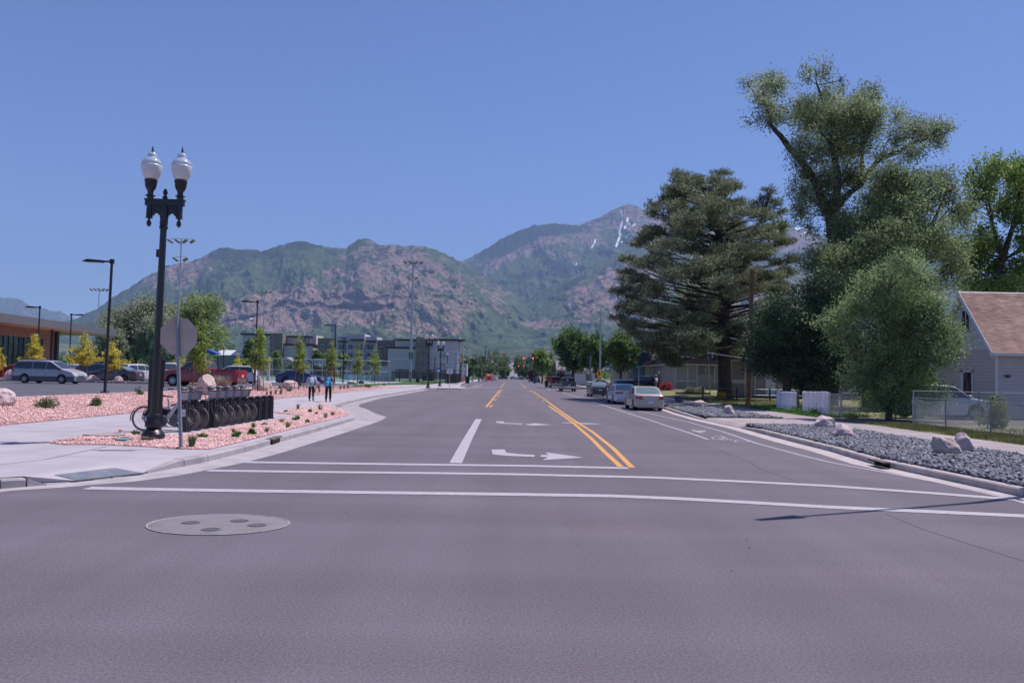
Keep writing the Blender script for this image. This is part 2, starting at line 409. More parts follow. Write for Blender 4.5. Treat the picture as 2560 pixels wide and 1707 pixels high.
# gutters: flat concrete pans in front of the kerbs
def gutter(name, line, w, mat, wv=None):
    o = [offset_line(line, (wv[i] if wv else w))[i] for i in range(len(line))]
    bb = B(); n = len(line)
    bb.v = [(p[0], p[1], .004) for p in line] + [(p[0], p[1], .003) for p in o]
    bb.f = [(i, i + 1, n + i + 1, n + i) for i in range(n - 1)]
    bb.build(name, mat)['kind'] = 'structure'
gutter('left_gutter', KL[:14], -.62, mt_kerb, [-.35, -.35, -.3, -.32, -.4, -.5, -.6, -.65, -.7, -.75, -.8, -.85, -.9, -1.0])
bb = B(); gl = [KL[13], KL[14], KL[15], KL[16], KL[17], KL[18], KL[19], (-10.6, 97)]
go = [(KL[13][0] + 1.0, KL[13][1] + .1), (KL[14][0] + 1.1, KL[14][1] + 1.4), (KL[15][0] + .8, KL[15][1] + 2.0), (KL[16][0] + 1.0, KL[16][1] + 2), (-8.3, 44), (-8.9, 47), (-9.7, 60), (-9.9, 97)]
bb.v = [(p[0], p[1], .004) for p in gl] + [(p[0], p[1], .003) for p in go]
bb.f = [(i, i + 1, 9 + i, 8 + i) for i in range(7)]
bb.build('bay_gutter', mt_kerb)['kind'] = 'structure'
gutter('right_gutter', KR0 + KR1, .42, mt_kerb_old, [.4, .4, .4, .45, .5, .55, .6, .55, .55, .5, .4, .4, .3, .25, .2, .2])

# ---- left walkway slabs
base = bpy.data.objects.new('left_sidewalk', None); COL.objects.link(base); base['kind'] = 'structure'
RB = offset_line(KL, .17)
walk_poly = RB[8:] + [(-14.5, 500), (-14.5, 8.0), (-14.5, 2)] + [(-30, 2.0), (-30, 8)] 
# the part left of the ramp follows the street corner
walk_poly = RB[0:4] + [(G(150, 1175, .15).x, G(150, 1175, .15).y), (G(290, 1161, .15).x, G(290, 1161, .15).y)] + RB[8:] + [(-14.5, 500), (-14.5, 22), (-14.9, 21), (-40, 21)]
q1_ = G(140, 1178, .15); q2_ = G(290, 1160, .15)
sheet('walkway_bed', RB[8:] + [(-14.5, 500), (-14.5, 22), (-14.9, 21), (-45, 21), (-45, RB[8][1])], .128, mt_joint)
from mathutils.geometry import tessellate_polygon as tess
def slabs(parent, poly, cx, cy, z0, z1, mat, gap=.007, x0=None, y1=500):
    P = poly; xsn = [p[0] for p in P]; ysn = [p[1] for p in P]; y = min(ysn); n = 0
    while y < min(max(ysn), y1):
        step = cy if y < 46 else (cy * 3 if y < 110 else 60)
        x = min(xsn) if x0 is None else x0
        while x < max(xsn):
            stx = cx if y < 110 else 30
            Q = clip_poly(P, x + gap, x + stx - gap, y + gap, y + step - gap)
            if len(Q) >= 3 and abs(area(Q)) > .02:
                bb = B(); zt0 = z1 + rnd.uniform(-.002, .002); bb.prism(Q, z0, zt0, top=False, bottom=False); bb.v += [(p[0], p[1], zt0) for p in Q]; o_ = len(bb.v) - len(Q)
                for t in tess([[Vector((p[0], p[1], 0)) for p in Q]]): bb.f.append(tuple(o_ + i for i in t))
                bb.build('concrete_slab', mat, parent); n += 1
            x += stx
        y += step
    return n
ysp = RB[8][1] + .02; low = RB[0:4] + [(q1_.x, q1_.y), (q2_.x, q2_.y), RB[8], (-45, ysp)]; up_ = RB[8:] + [(-14.5, 500), (-14.5, 22), (-14.9, 21), (-45, 21), (-45, ysp)]

slabs(base, up_, 2.9, 2.9, .129, .15, mt_conc, x0=-43.5)
bb = B(); bb.v = [(p[0], p[1], .149) for p in low]; bb.f = [(7, i, i + 1) for i in range(6)]; bb.build('corner_slab', mt_conc, base)
# ramp surface and tactile plate
rp = [G(x, y, .02) for x, y in ((115, 1213), (190, 1205), (280, 1196), (367, 1184))]
RBr = [RB[3], RB[4], RB[5], RB[6], RB[7], RB[8]]
rt = [G(66, 1200, .15), G(190, 1178, .149), G(285, 1166, .149), G(420, 1160, .149)]
bb = B(); lo = [(RB[3][0], RB[3][1], .149), (RB[4][0], RB[4][1], .022), (RB[5][0], RB[5][1], .022), (RB[6][0], RB[6][1], .022), (RB[7][0], RB[7][1], .045), (RB[8][0], RB[8][1], .149)]
q1, q2 = q1_, q2_
A_ = [tuple(G(x, y, z)) for x, y, z in ((135, 1187.5, .12), (190, 1201, .03), (356, 1182, .034), (285, 1169.5, .12))]
bb.v = lo + A_ + [(q1.x, q1.y, .1495), (q2.x, q2.y, .1495)]
bb.f = [(0, 1, 7), (0, 7, 6), (1, 2, 7), (2, 8, 7), (2, 3, 8), (3, 4, 8), (4, 5, 8), (5, 9, 8), (5, 11, 9), (9, 11, 10), (9, 10, 6), (6, 10, 0), (6, 7, 8, 9)]
bb.build('kerb_ramp', mt_conc)['kind'] = 'structure'
mt_tact = M('slate_plate', (.13, .155, .20), rough=.55, var=.1, vs=3, col2=(.19, .2, .23), mixs=4)
cpl = [Vector(p) for p in A_]
tp = thing('tactile_plate', 'slate blue dimpled warning plate on the pale kerb ramp', 'tactile plate', cpl[0])
bb = B(); c0 = cpl[0]
cs = [Vector((p.x - c0.x, p.y - c0.y, z - c0.z)) for p, z in zip(cpl, (.126, .036, .040, .126))]
bb.v = [tuple(p) for p in cs] + [tuple(p - Vector((0, 0, .012))) for p in cs]; bb.f = [(0, 1, 2, 3), (0, 4, 5, 1), (1, 5, 6, 2), (2, 6, 7, 3), (3, 7, 4, 0)]
bb.build('plate', mt_tact, tp)
bb = B()
for i in range(26):
    for j in range(9):
        u, v = (i + .5) / 26, (j + .5) / 9
        p = cs[0].lerp(cs[3], u).lerp(cs[1].lerp(cs[2], u), v)
        bb.lathe([(.014, 0), (.009, .0045)], p, 6)
o = bb.build('dome', mt_tact, tp); o['kind'] = 'stuff'

# ---- gravel beds
c1 = zc(0, 940, 2.352)
FB = [G(*c1(x, y), .15) for x, y in [(285, 394), (380, 375), (470, 357), (600, 350), (700, 342), (835, 338), (940, 343), (1055, 350), (1110, 345), (1250, 318), (1420, 290), (1620, 257), (1780, 238), (1780, 232), (1640, 220), (1600, 211), (1700, 198), (1850, 180), (1905, 168), (1985, 188), (2060, 222), (2030, 236), (1900, 268), (1740, 307), (1590, 345), (1420, 388), (1230, 432), (1050, 430), (800, 413), (560, 403), (370, 403)]]
FBp = [(p.x, p.y) for p in FB]
sheet('front_gravel_bed', FBp, .156, mt_pinkbase)
BBp = [(-14.5, 22.2), (-14.5, 60), (-14.4, 80), (-13.7, 102), (-14.3, 104), (-15.9, 101), (-16.6, 84), (-17.6, 71), (-19.5, 67), (-19.6, 21), (-19.6, 12), (-16, 18)]
bedz = lambda x, y: .16 + .0882 * (-14.5 - x) if x < -14.5 else .16
sheet('back_gravel_bed', BBp, 0, mt_pinkbase, zf=bedz)
# small edging strip along walkway / bed
def stones(name, poly, n, r0, r1, mat, zf, flat=.6, seed=1, ymax=1e9, dens=None, sink=.25):
    g = np.random.default_rng(seed); xs_ = [p[0] for p in poly]; ys_ = [p[1] for p in poly]
    X = g.uniform(min(xs_), max(xs_), n * 6); Y = g.uniform(min(ys_), min(max(ys_), ymax), n * 6)
    if dens is not None:
        k = g.random(len(X)) < dens(X, Y); X, Y = X[k], Y[k]
    k = inside_np(poly, X, Y); X, Y = X[k][:n], Y[k][:n]; m = len(X)
    R = r0 + (r1 - r0) * g.random(m) ** 2
    oc = np.array([(1, 0, 0), (0, 1, 0), (-1, 0, 0), (0, -1, 0), (0, 0, 1), (0, 0, -1), (.62, .62, .45), (-.6, .55, .5)][:6], float)
    P = oc[None] * R[:, None, None] * g.uniform(.6, 1.25, (m, 6, 1)); P[:, :, 2] *= flat
    # random rotation
    q = g.normal(size=(m, 4)); q /= np.linalg.norm(q, axis=1, keepdims=True); w, x, y, z = q.T
    Rm = np.stack([1 - 2 * (y * y + z * z), 2 * (x * y - z * w), 2 * (x * z + y * w), 2 * (x * y + z * w), 1 - 2 * (x * x + z * z), 2 * (y * z - x * w), 2 * (x * z - y * w), 2 * (y * z + x * w), 1 - 2 * (x * x + y * y)], 1).reshape(m, 3, 3)
    P = np.einsum('mij,mkj->mki', Rm, P)
    Z = np.array([zf(a, c) for a, c in zip(X, Y)]) + R * sink
    P += np.stack([X, Y, Z], 1)[:, None, :]
    tri = np.array([(0, 1, 4), (1, 2, 4), (2, 3, 4), (3, 0, 4), (1, 0, 5), (2, 1, 5), (3, 2, 5), (0, 3, 5)])
    F_ = (np.arange(m)[:, None, None] * 6 + tri[None]).reshape(-1, 3)
    o = link(name, np_mesh(name, P.reshape(-1, 3), F_, mat)); o['kind'] = 'stuff'; return o
stones('front_gravel', FBp, 34000, .016, .042, mt_pink, lambda x, y: .158, seed=3)
stones('back_gravel', BBp, 46000, .022, .055, mt_pink, bedz, seed=4, dens=lambda X, Y: np.clip(30.0 / np.maximum(Y, 1), 0, 1) ** 1.3)

# ---- parking lot at left, on higher ground
LOTZ = .6
sheet('parking_lot', [(-19.9, 12), (-19.9, 67), (-17.8, 71.4), (-16.8, 84), (-18, 92), (-130, 92), (-130, 5), (-19.9, 5)], LOTZ, mt_lot)
lk = bpy.data.objects.new('lot_kerb', None); COL.objects.link(lk); lk['kind'] = 'structure'
ln = [(-19.6, 12), (-19.6, 67), (-17.6, 71), (-16.6, 84)]
for i in range(len(ln) - 1):
    a, c = Vector(ln[i]), Vector(ln[i + 1]); k = max(1, int((c - a).length / 3))
    for j in range(k):
        A, C = a.lerp(c, (j + .004) / k), a.lerp(c, (j + .996) / k); nrm = Vector((-(C - A).y, (C - A).x)).normalized() * .32
        B().prism([tuple(A), tuple(C), tuple(C + nrm), tuple(A + nrm)], .4, LOTZ + .02).build('kerb_stone', mt_kerb, lk)
# slope under the lot edge and the land behind
for nm, pl_, zz_, mm_ in (('lot_ground', [(-19.9, 5), (-130, 5), (-130, 480), (-14, 480), (-14, 128), (-17.0, 84), (-19.9, 68)], .55, mt_green),):
    B().prism(pl_, .0, zz_).build(nm, mm_)['kind'] = 'structure'
bb = B()
for k in range(14):
    y = 27 + k * 2.75
    bb.box(-25.6, -20.1, y - .055, y + .055, LOTZ + .003, LOTZ + .006)
for k in range(22):
    x = -78 + k * 2.75; bb.box(x - .05, x + .05, 70.5, 75.5, LOTZ + .003, LOTZ + .006)
o = bb.build('bay_line', mt_white); o['kind'] = 'structure'
# island with yellow-leaved trees
isl = bpy.data.objects.new('lot_island', None); COL.objects.link(isl); isl['kind'] = 'structure'
IP = [(-52, 66.6), (-24.5, 66.6), (-23.8, 67.4), (-23.8, 68.4), (-24.5, 69.2), (-52, 69.2)]
for i in range(len(IP)):
    a, c = Vector(IP[i]), Vector(IP[(i + 1) % len(IP)]); k = max(1, int((c - a).length / 2.5))
    for j in range(k):
        A, C = a.lerp(c, j / k + .002), a.lerp(c, (j + 1) / k - .002); nrm = Vector((-(C - A).y, (C - A).x)).normalized() * .16
        B().prism([tuple(A), tuple(C), tuple(C + nrm), tuple(A + nrm)], LOTZ - .02, LOTZ + .15).build('kerb_stone', mt_kerb, isl)
B().prism([(-51.9, 66.8), (-24.5, 66.8), (-24.0, 67.4), (-24, 68.4), (-24.5, 69.0), (-51.9, 69.0)], LOTZ, LOTZ + .13).build('gravel_fill', mt_pinkbase, isl)
bb = B(); bb.box(-27.5, -24.6, 66.42, 66.585, LOTZ - .01, LOTZ + .155); bb.build('yellow_kerb', M('kerb_yellow', (.6, .42, .12), rough=.8, var=.15), isl)
# plaza and court behind
bb = B(); P_ = [(-17.5, 84.5, .57), (-17.6, 93, .57), (-60, 93, .57), (-60, 128, .57), (-17.5, 128, .57), (-13.8, 128, .2), (-13.8, 104, .17), (-14.6, 101.5, .17), (-16.2, 93, .38), (-16.7, 84.5, .5)]
bb.v = P_; bb.f = [(0, 1, 8, 9), (1, 2, 3, 4), (1, 4, 5, 6), (1, 6, 7, 8)]; bb.build('court_plaza', mt_conc)['kind'] = 'structure'
sheet('sport_court', [(-70, 112), (-21, 112), (-21, 168), (-70, 168)], .58, M('court_green', (.09, .24, .19), rough=.8, world_co=True, var=.06))
sheet('plaza_apron', [(-14.5, 102.2), (-8.2, 104.5), (-8.0, 119), (-10.6, 150), (-12.2, 150), (-14.5, 104)], .156, mt_conc)

# ---- right side: gravel bed, walk, lawn
right_base = KR0 and [(p[0], p[1]) for p in offset_line(KR0, -.16)]
RBk = offset_line(KR0, -.16); RBk1 = offset_line(KR1, -.16)
bed1 = RBk[:] + [(12.6, RBk[-1][1] + .2), (12.6, 15.5), (14, 12.5), (17, 11.2)]
sheet('right_gravel_bed', bed1, .135, mt_darkbase)
stones('right_gravel', bed1, 19000, .028, .095, mt_dark, lambda x, y: .15, flat=.7, seed=5, sink=.2)
bed2 = [RBk1[0], RBk1[1], RBk1[2], RBk1[3], (9.95, 62), (12.6, 62), (12.6, RBk1[0][1])]
sheet('far_gravel_bed', bed2, .135, mt_darkbase)
stones('far_gravel', bed2, 9000, .035, .11, mt_dark, lambda x, y: .15, flat=.7, seed=6, sink=.2)
bed3 = [(9.95, 64), (12.6, 64), (12.6, 115), (9.95, 115)]
sheet('verge', bed3, .12, mt_grass)
apr = [KR0[-1], KR1[0], (RBk1[0][0] + .1, KR1[0][1]), (12.6, KR1[0][1] - .1), (12.6, KR0[-1][1] + .3), (RBk[-1][0] + .1, RBk[-1][1])]
bb = B(); zz = [.02, .02, .12, .15, .15, .12]
bb.v = [(p[0], p[1], z) for p, z in zip(apr, zz)]; bb.f = [(0, 1, 2, 5), (5, 2, 3, 4)]
bb.build('driveway_apron', mt_conc_old)['kind'] = 'structure'
rs = bpy.data.objects.new('right_sidewalk', None); COL.objects.link(rs); rs['kind'] = 'structure'
sheet('right_walk_bed', [(12.6, 5), (14.8, 5), (14.8, 500), (12.6, 500)], .13, mt_joint)
y = 12.0
while y < 500:
    st = 1.5 if y < 62 else (6 if y < 120 else 40)
    B().prism([(12.62, y + .012), (14.78, y + .012), (14.78, y + st - .012), (12.62, y + st - .012)], .12, .15 + rnd.uniform(-.003, .003), bottom=False).build('concrete_slab', mt_conc_old, rs); y += st
B().prism([(9.7, 44.8), (12.6, 44.8), (12.6, 46.2), (9.7, 46.2)], .1, .165).build('cross_path', mt_conc_old)['kind'] = 'structure'
def lawnz(x, y): return .16 + max(0, min(.45, (y - 70) * .016)) * max(0, min(1, (x - 14.8) / 3))
gx = [14.8, 16, 18, 21, 26, 40, 90]; gy = [3, 30, 45, 60, 70, 75, 80, 85, 90, 98, 110, 160, 500]
V = np.array([(x, y, lawnz(x, y)) for y in gy for x in gx]); nx = len(gx)
Fq = np.array([(j * nx + i, j * nx + i + 1, (j + 1) * nx + i + 1, (j + 1) * nx + i) for j in range(len(gy) - 1) for i in range(nx - 1)])
link('right_lawn', np_mesh('right_lawn', V, Fq, mt_grass))['kind'] = 'structure'
sheet('dirt_drive', [(14.8, 34.4), (14.8, 38.6), (17.5, 39.5), (24, 40.2), (40, 40), (40, 33.5), (24, 34.6), (17, 34.5)], .175, M('drive_dirt', (.13, .115, .115), rough=.95, var=.25, vs=2, world_co=True))
sheet('yard_dirt', [(17.2, 26), (40, 26), (40, 33.4), (24, 34.5), (17.2, 34.3)], .17, mt_dirt)
sheet('motel_lot', [(12.6, 117.2), (60, 117.2), (60, 126.8), (12.6, 126.8)], .165, mt_asph)

# ---- road markings
b1 = B(); c2 = zc(1000, 940, 2.352); c5 = zc(1100, 820, 5.88); c4 = zc(580, 780, 3.92); S = 2560 / 2352
f = lambda x, y: (x * S, y * S)
marks = []
def paint(name, mat, *lines, w=.12, z=.006):
    bb = B()
    for l in lines: strip_px(bb, l, w, z)
    o = bb.build(name, mat); o['kind'] = 'structure'; return o
paint('crosswalk_line', mt_white, [f(*p) for p in [(478, 1080), (700, 1083), (1000, 1086), (1175, 1088.5), (1500, 1096), (1700, 1105), (1900, 1115), (2130, 1131), (2352, 1148), (2500, 1160)]], w=.30)
paint('crosswalk_line', mt_white, [f(*p) for p in [(200, 1120), (350, 1123), (500, 1125.5), (900, 1131), (1175, 1134.5), (1400, 1138), (1550, 1144), (1700, 1152), (1900, 1163.5), (2352, 1184), (2500, 1191)]], w=.30)
paint('stop_line', mt_white, [f(*p) for p in [(547, 1060.5), (900, 1065.5), (1200, 1069), (1443, 1074.5)]], w=.32)
paint('lane_line', mt_white, [f(*p) for p in [(1046.5, 1063), (1072, 1012), (1084, 990), (1099.5, 962)]], w=.26)
paint('centre_line', mt_yellow, [c2(*p) for p in [(1298, 532), (1200, 442), (1130, 371), (1020, 276), (950, 226), (880, 179)]],
      [c2(*p) for p in [(1366, 537), (1250, 421), (1130, 326), (1040, 271), (930, 196), (860, 143), (790, 95), (768, 86)]], w=.13)
paint('centre_line', mt_yellow, [c5(1166, 801), c5(1270, 885)], [c5(960, 798), c5(890, 870)], [c5(885, 905), c5(680, 1160)], w=.14)
paint('centre_dash', mt_yellow, *[[c5(x - 9, y + 9 * 1), c5(x + 9, y - 9)] for x, y in [(905, 915), (885, 950), (857, 993), (812, 1053)]], [c5(735, 1162), c5(770, 1132)], w=.14, z=.0085)
paint('centre_dash', mt_yellow, *[[c5(x - 9, y - 6), c5(x + 9, y + 6)] for x, y in [(1380, 962), (1436, 1012), (1518, 1071)]], [c5(1600, 1143), c5(1650, 1176)], [c5(1312, 921), c5(1348, 936)], w=.14, z=.0085)
paint('bike_lane_line', mt_white, [c2(*p) for p in [(955, 98), (1110, 143)]], [c2(*p) for p in [(1125, 148), (1300, 205), (1450, 252), (1550, 285), (1700, 333), (1810, 371)]], w=.11)
paint('bike_lane_line', mt_white, [c2(*p) for p in [(1055, 113), (1170, 145)]], [c2(*p) for p in [(1400, 204), (1560, 240), (1700, 271), (1900, 327), (2100, 395), (2352, 463)]] +
      [zc(1900, 700, 2.8)(*p) for p in [(350, 1240), (500, 1276), (1000, 1368), (1500, 1462), (1848, 1542)]], w=.10)
paint('bike_lane_line', mt_white, [c5(1480, 857), c5(1580, 890), c5(1620, 914)], [c5(1345, 808), c5(1375, 822)], w=.12)
paint('bay_marking', mt_white, *[[c4(*a), c4(*c)] for a, c in [((1090, 917), (1800, 899)), ((1230, 884), (1880, 875)), ((1340, 861), (1940, 844)), ((1450, 842), (2000, 828)), ((1550, 825), (2080, 806)), ((1650, 810), (2100, 792)), ((1740, 796), (2110, 781))]], w=.12)
paint('bay_marking', mt_white, [c5(400, 892), c5(560, 830)], [c5(480, 888), c5(630, 830)], [c5(310, 864), c5(400, 832)], w=.14)
paint('far_crossing', mt_ghost, [c5(300, 878), c5(900, 872), c5(1600, 884)], w=1.6)
paint('far_crossing', mt_white, [c5(290, 903), c5(400, 908)], w=.5)
def paint_poly(name, mat, *polys, z=.006):
    bb = B()
    from mathutils.geometry import tessellate_polygon
    for P in polys:
        Q = [G(x, y, z) for x, y in P]; o = len(bb.v); bb.v += [tuple(q) for q in Q]
        for t in tessellate_polygon([[Vector((q.x, q.y, 0)) for q in Q]]): bb.f.append(tuple(o + i for i in t))
    o = bb.build(name, mat); o['kind'] = 'structure'
paint_poly('turn_arrow', mt_white, [c2(*p) for p in [(538, 431), (616, 430), (624, 449), (690, 457), (793, 463), (790, 474), (640, 468), (545, 460)]],
           [c2(*p) for p in [(828, 463), (872, 463), (856, 447), (1078, 478), (838, 493), (872, 475), (828, 474)]])
paint_poly('turn_arrow', mt_white, [c2(*p) for p in [(562, 266), (612, 266), (612, 274), (720, 278), (716, 283), (600, 278), (566, 273)]],
           [c2(*p) for p in [(742, 280), (790, 280), (766, 274), (895, 286), (738, 291), (775, 285), (742, 284)]])
paint_poly('worn_arrow', mt_ghost, [c2(*p) for p in [(948, 272), (1060, 272), (1150, 277), (1188, 283), (1090, 285), (1040, 279), (960, 277)]], z=.0045)
paint_poly('worn_arrow', mt_ghost, [c2(*p) for p in [(820, 157), (915, 161), (820, 159)]], z=.0045)
# bicycle symbol and its arrow
bb = B()
def ringpx(cx, cy, rx, ry, t):
    o = len(bb.v)
    for k in range(20):
        a = 2 * pi * k / 20
        for s_ in (1, t): q = G(*c2(cx + rx * s_ * cos(a), cy + ry * s_ * sin(a)), .006); bb.v.append(tuple(q))
    for k in range(20): bb.f.append((o + 2 * k, o + 2 * k + 1, o + (2 * k + 3) % 40, o + (2 * k + 2) % 40))
ringpx(1868, 364, 38, 9.5, .80); ringpx(2010, 383, 48, 7, .80)
for l in [[(1872, 364), (1935, 370), (1985, 378)], [(1895, 355), (1950, 377)], [(1935, 368), (1905, 376), (1872, 364)], [(1880, 352), (1910, 354)]]: strip_px(bb, [c2(*p) for p in l], .05)
bb.build('bicycle_marking', mt_white)['kind'] = 'structure'
paint_poly('bicycle_arrow', mt_white, [c2(*p) for p in [(1713, 319), (1728, 315), (1742, 321), (1795, 321), (1798, 327), (1760, 327), (1790, 333), (1770, 334), (1735, 325)]])
# crack sealing and tyre marks
mt_crack = M('crack', (.075, .065, .08), rough=.95)
paint('crack', mt_crack, [c2(*p) for p in [(1770, 400), (1900, 445), (2050, 500), (2120, 545), (2250, 590), (2352, 630)]], [f(*p) for p in [(2035, 1180), (2120, 1215), (2230, 1250), (2352, 1288)]], w=.012, z=.0025)
paint('tyre_mark', M('tyre_rub', (.118, .103, .125), rough=.9, var=.1, vs=9, world_co=True), [c2(*p) for p in [(960, 360), (1010, 400), (1080, 440), (1150, 500), (1190, 540)]], [c2(*p) for p in [(560, 330), (800, 322), (900, 300)]], [c2(*p) for p in [(590, 372), (600, 425)]], w=.22, z=.002)

# concrete collar with four valve lids
mc = G(548, 1310.5)
mh = thing('manhole_collar', 'round pale concrete collar with four dark valve lids in the asphalt', 'manhole', (mc.x, mc.y, 0))
mt_collar = M('collar_concrete', (.205, .185, .208), rough=.8, var=.08, vs=2, bump=.3, bs=40, col2=(.18, .165, .17), mixs=3)
B().lathe([(.78, -.02), (.78, .006), (.765, .009), (.001, .009)], (0, 0, 0), 64).build('collar', mt_collar, mh, smooth=True)
ed = B().lathe([(.79, -.02), (.80, .011), (.785, .012), (.778, .004)], (0, 0, 0), 64).build('rim', M('rim_dust', (.32, .29, .29), rough=.9, var=.3, vs=8), mh)
c1m = zc(0, 940, 2.352)
for k, (x, y) in enumerate([(1128, 862), (1405, 851), (1503, 877), (1240, 902)]):
    q = G(*c1m(x, y), .009); l = B()
    lx, ly = q.x - mc.x, (q.y - mc.y) / .84
    l.lathe([(.107, .010), (.107, .016), (.092, .016), (.09, .012), (.001, .012)], (lx, ly, 0), 24)
    for a in range(-3, 4): l.cbox(lx + a * .025, ly, .0135, .011, .15 - abs(a) * .018, .003)
    l.build('valve_lid', M('cast_iron', (.15, .14, .16), rough=.6, metal=.4, var=.3, vs=30), mh)
mh.scale = (1.04, .84, 1)
paint('slab_joint', mt_joint, [(0, 1160.7), (110, 1148.6), (199, 1129.8), (267.5, 1115.4)], w=.022, z=.1545)
# ============================================================ MOUNTAINS
def mountain_mat():
    m = bpy.data.materials.new('mountain_slope'); m.use_nodes = True; nt = m.node_tree; N = nt.nodes; L = nt.links; b = N["Principled BSDF"]
    b.inputs['Roughness'].default_value = .95; b.inputs['Specular IOR Level'].default_value = .05
    g = N.new("ShaderNodeNewGeometry"); pos = g.outputs['Position']
    def noise(sc, det=5, rough=.55, vec=None, dist=0.0):
        n = N.new("ShaderNodeTexNoise"); n.inputs['Scale'].default_value = sc; n.inputs['Detail'].default_value = det
        n.inputs['Roughness'].default_value = rough; n.inputs['Distortion'].default_value = dist; L.new(vec or pos, n.inputs['Vector']); return n.outputs['Fac']
    def mrange(v, a, c, lo=0.0, hi=1.0):
        r = N.new("ShaderNodeMapRange"); r.inputs[1].default_value = a; r.inputs[2].default_value = c; r.inputs[3].default_value = lo; r.inputs[4].default_value = hi
        L.new(v, r.inputs[0]); return r.outputs[0]
    def mix(f, a, c):
        x = N.new("ShaderNodeMix"); x.data_type = 'RGBA'
        if isinstance(f, float): x.inputs[0].default_value = f
        else: L.new(f, x.inputs[0])
        for s, i in ((a, 6), (c, 7)):
            if isinstance(s, tuple): x.inputs[i].default_value = (*s, 1)
            else: L.new(s, x.inputs[i])
        return x.outputs[2]
    def math_(op, a, c=None):
        x = N.new("ShaderNodeMath"); x.operation = op
        for s, i in ((a, 0), (c, 1)):
            if s is None: continue
            if isinstance(s, (int, float)): x.inputs[i].default_value = s
            else: L.new(s, x.inputs[i])
        return x.outputs[0]
    at = N.new("ShaderNodeAttribute"); at.attribute_name = 'cover'
    sp = N.new("ShaderNodeSeparateColor"); L.new(at.outputs['Color'], sp.inputs[0])
    rock, snow, conif = sp.outputs[0], sp.outputs[1], sp.outputs[2]
    # stretched strata
    mp = N.new("ShaderNodeMapping"); mp.inputs['Scale'].default_value = (1, 1, 6); mp.inputs['Rotation'].default_value = (0, radians(9), 0); L.new(pos, mp.inputs['Vector'])
    green = mix(mrange(noise(.0035, 6), .35, .65), (.065, .105, .042), (.12, .15, .062))
    green = mix(mrange(noise(.028, 3, .7), .5, .6), green, (.022, .038, .018))
    rockc = mix(mrange(noise(.004, 6, .65, mp.outputs[0]), .38, .62), (.31, .195, .18), (.19, .125, .12))
    strat = mrange(noise(.011, 4, .6, mp.outputs[0]), .56, .62)
    rockc = mix(math_('MULTIPLY', strat, .6), rockc, (.085, .062, .070))
    rockc = mix(mrange(noise(.03, 4, .7), .4, .8), rockc, (.31, .22, .20))
    rn = math_('ADD', rock, math_('MULTIPLY', math_('SUBTRACT', noise(.0075, 8, .72), .5), 3.1))
    c = mix(mrange(rn, .42, .58), green, rockc)
    # scattered bushes on the rock
    bush = math_('MULTIPLY', mrange(noise(.022, 5, .72), .49, .54), mrange(noise(.005, 4), .3, .52))
    c = mix(bush, c, (.035, .055, .028))
    c = mix(math_('MULTIPLY', mrange(math_('ADD', at.outputs['Alpha'], math_('MULTIPLY', math_('SUBTRACT', noise(.012, 5), .5), 1.2)), .45, .7), .8), c, (.105, .062, .066))
    cn = math_('ADD', conif, math_('MULTIPLY', math_('SUBTRACT', noise(.012, 7, .7), .5), 2.2))
    c = mix(mrange(cn, .5, .62), c, (.022, .036, .024))
    sn = math_('ADD', snow, math_('MULTIPLY', math_('SUBTRACT', noise(.02, 3), .5), .5))
    c = mix(mrange(sn, .45, .6), c, (.85, .85, .87))
    L.new(c, b.inputs['Base Color'])
    bp = N.new("ShaderNodeBump"); bp.inputs['Strength'].default_value = 1.0; bp.inputs['Distance'].default_value = 26
    L.new(noise(.009, 9, .66), bp.inputs['Height'])
    bp2 = N.new("ShaderNodeBump"); bp2.inputs['Strength'].default_value = .8; bp2.inputs['Distance'].default_value = 7; L.new(noise(.05, 5, .7), bp2.inputs['Height'])
    L.new(bp.outputs[0], bp2.inputs['Normal']); L.new(bp2.outputs[0], b.inputs['Normal']); return m
mt_mtn = mountain_mat()

def fbm_tab(seed, n=4096):
    g = np.random.default_rng(seed); return g.random((256, 256))
def vnoise(T, x, y):
    xi = np.floor(x).astype(int); yi = np.floor(y).astype(int); fx = x - xi; fy = y - yi
    fx = fx * fx * (3 - 2 * fx); fy = fy * fy * (3 - 2 * fy)
    a = T[xi % 256, yi % 256]; b_ = T[(xi + 1) % 256, yi % 256]; c = T[xi % 256, (yi + 1) % 256]; d = T[(xi + 1) % 256, (yi + 1) % 256]
    return (a * (1 - fx) + b_ * fx) * (1 - fy) + (c * (1 - fx) + d * fx) * fy
def fbm(T, x, y, o=5, ridged=False):
    s = 0; amp = 1; tot = 0
    for i in range(o):
        n = vnoise(T, x * 2 ** i + 17 * i, y * 2 ** i + 31 * i)
        if ridged: n = 1 - abs(2 * n - 1)
        s = s + n * amp; tot += amp; amp *= .52
    return s / tot
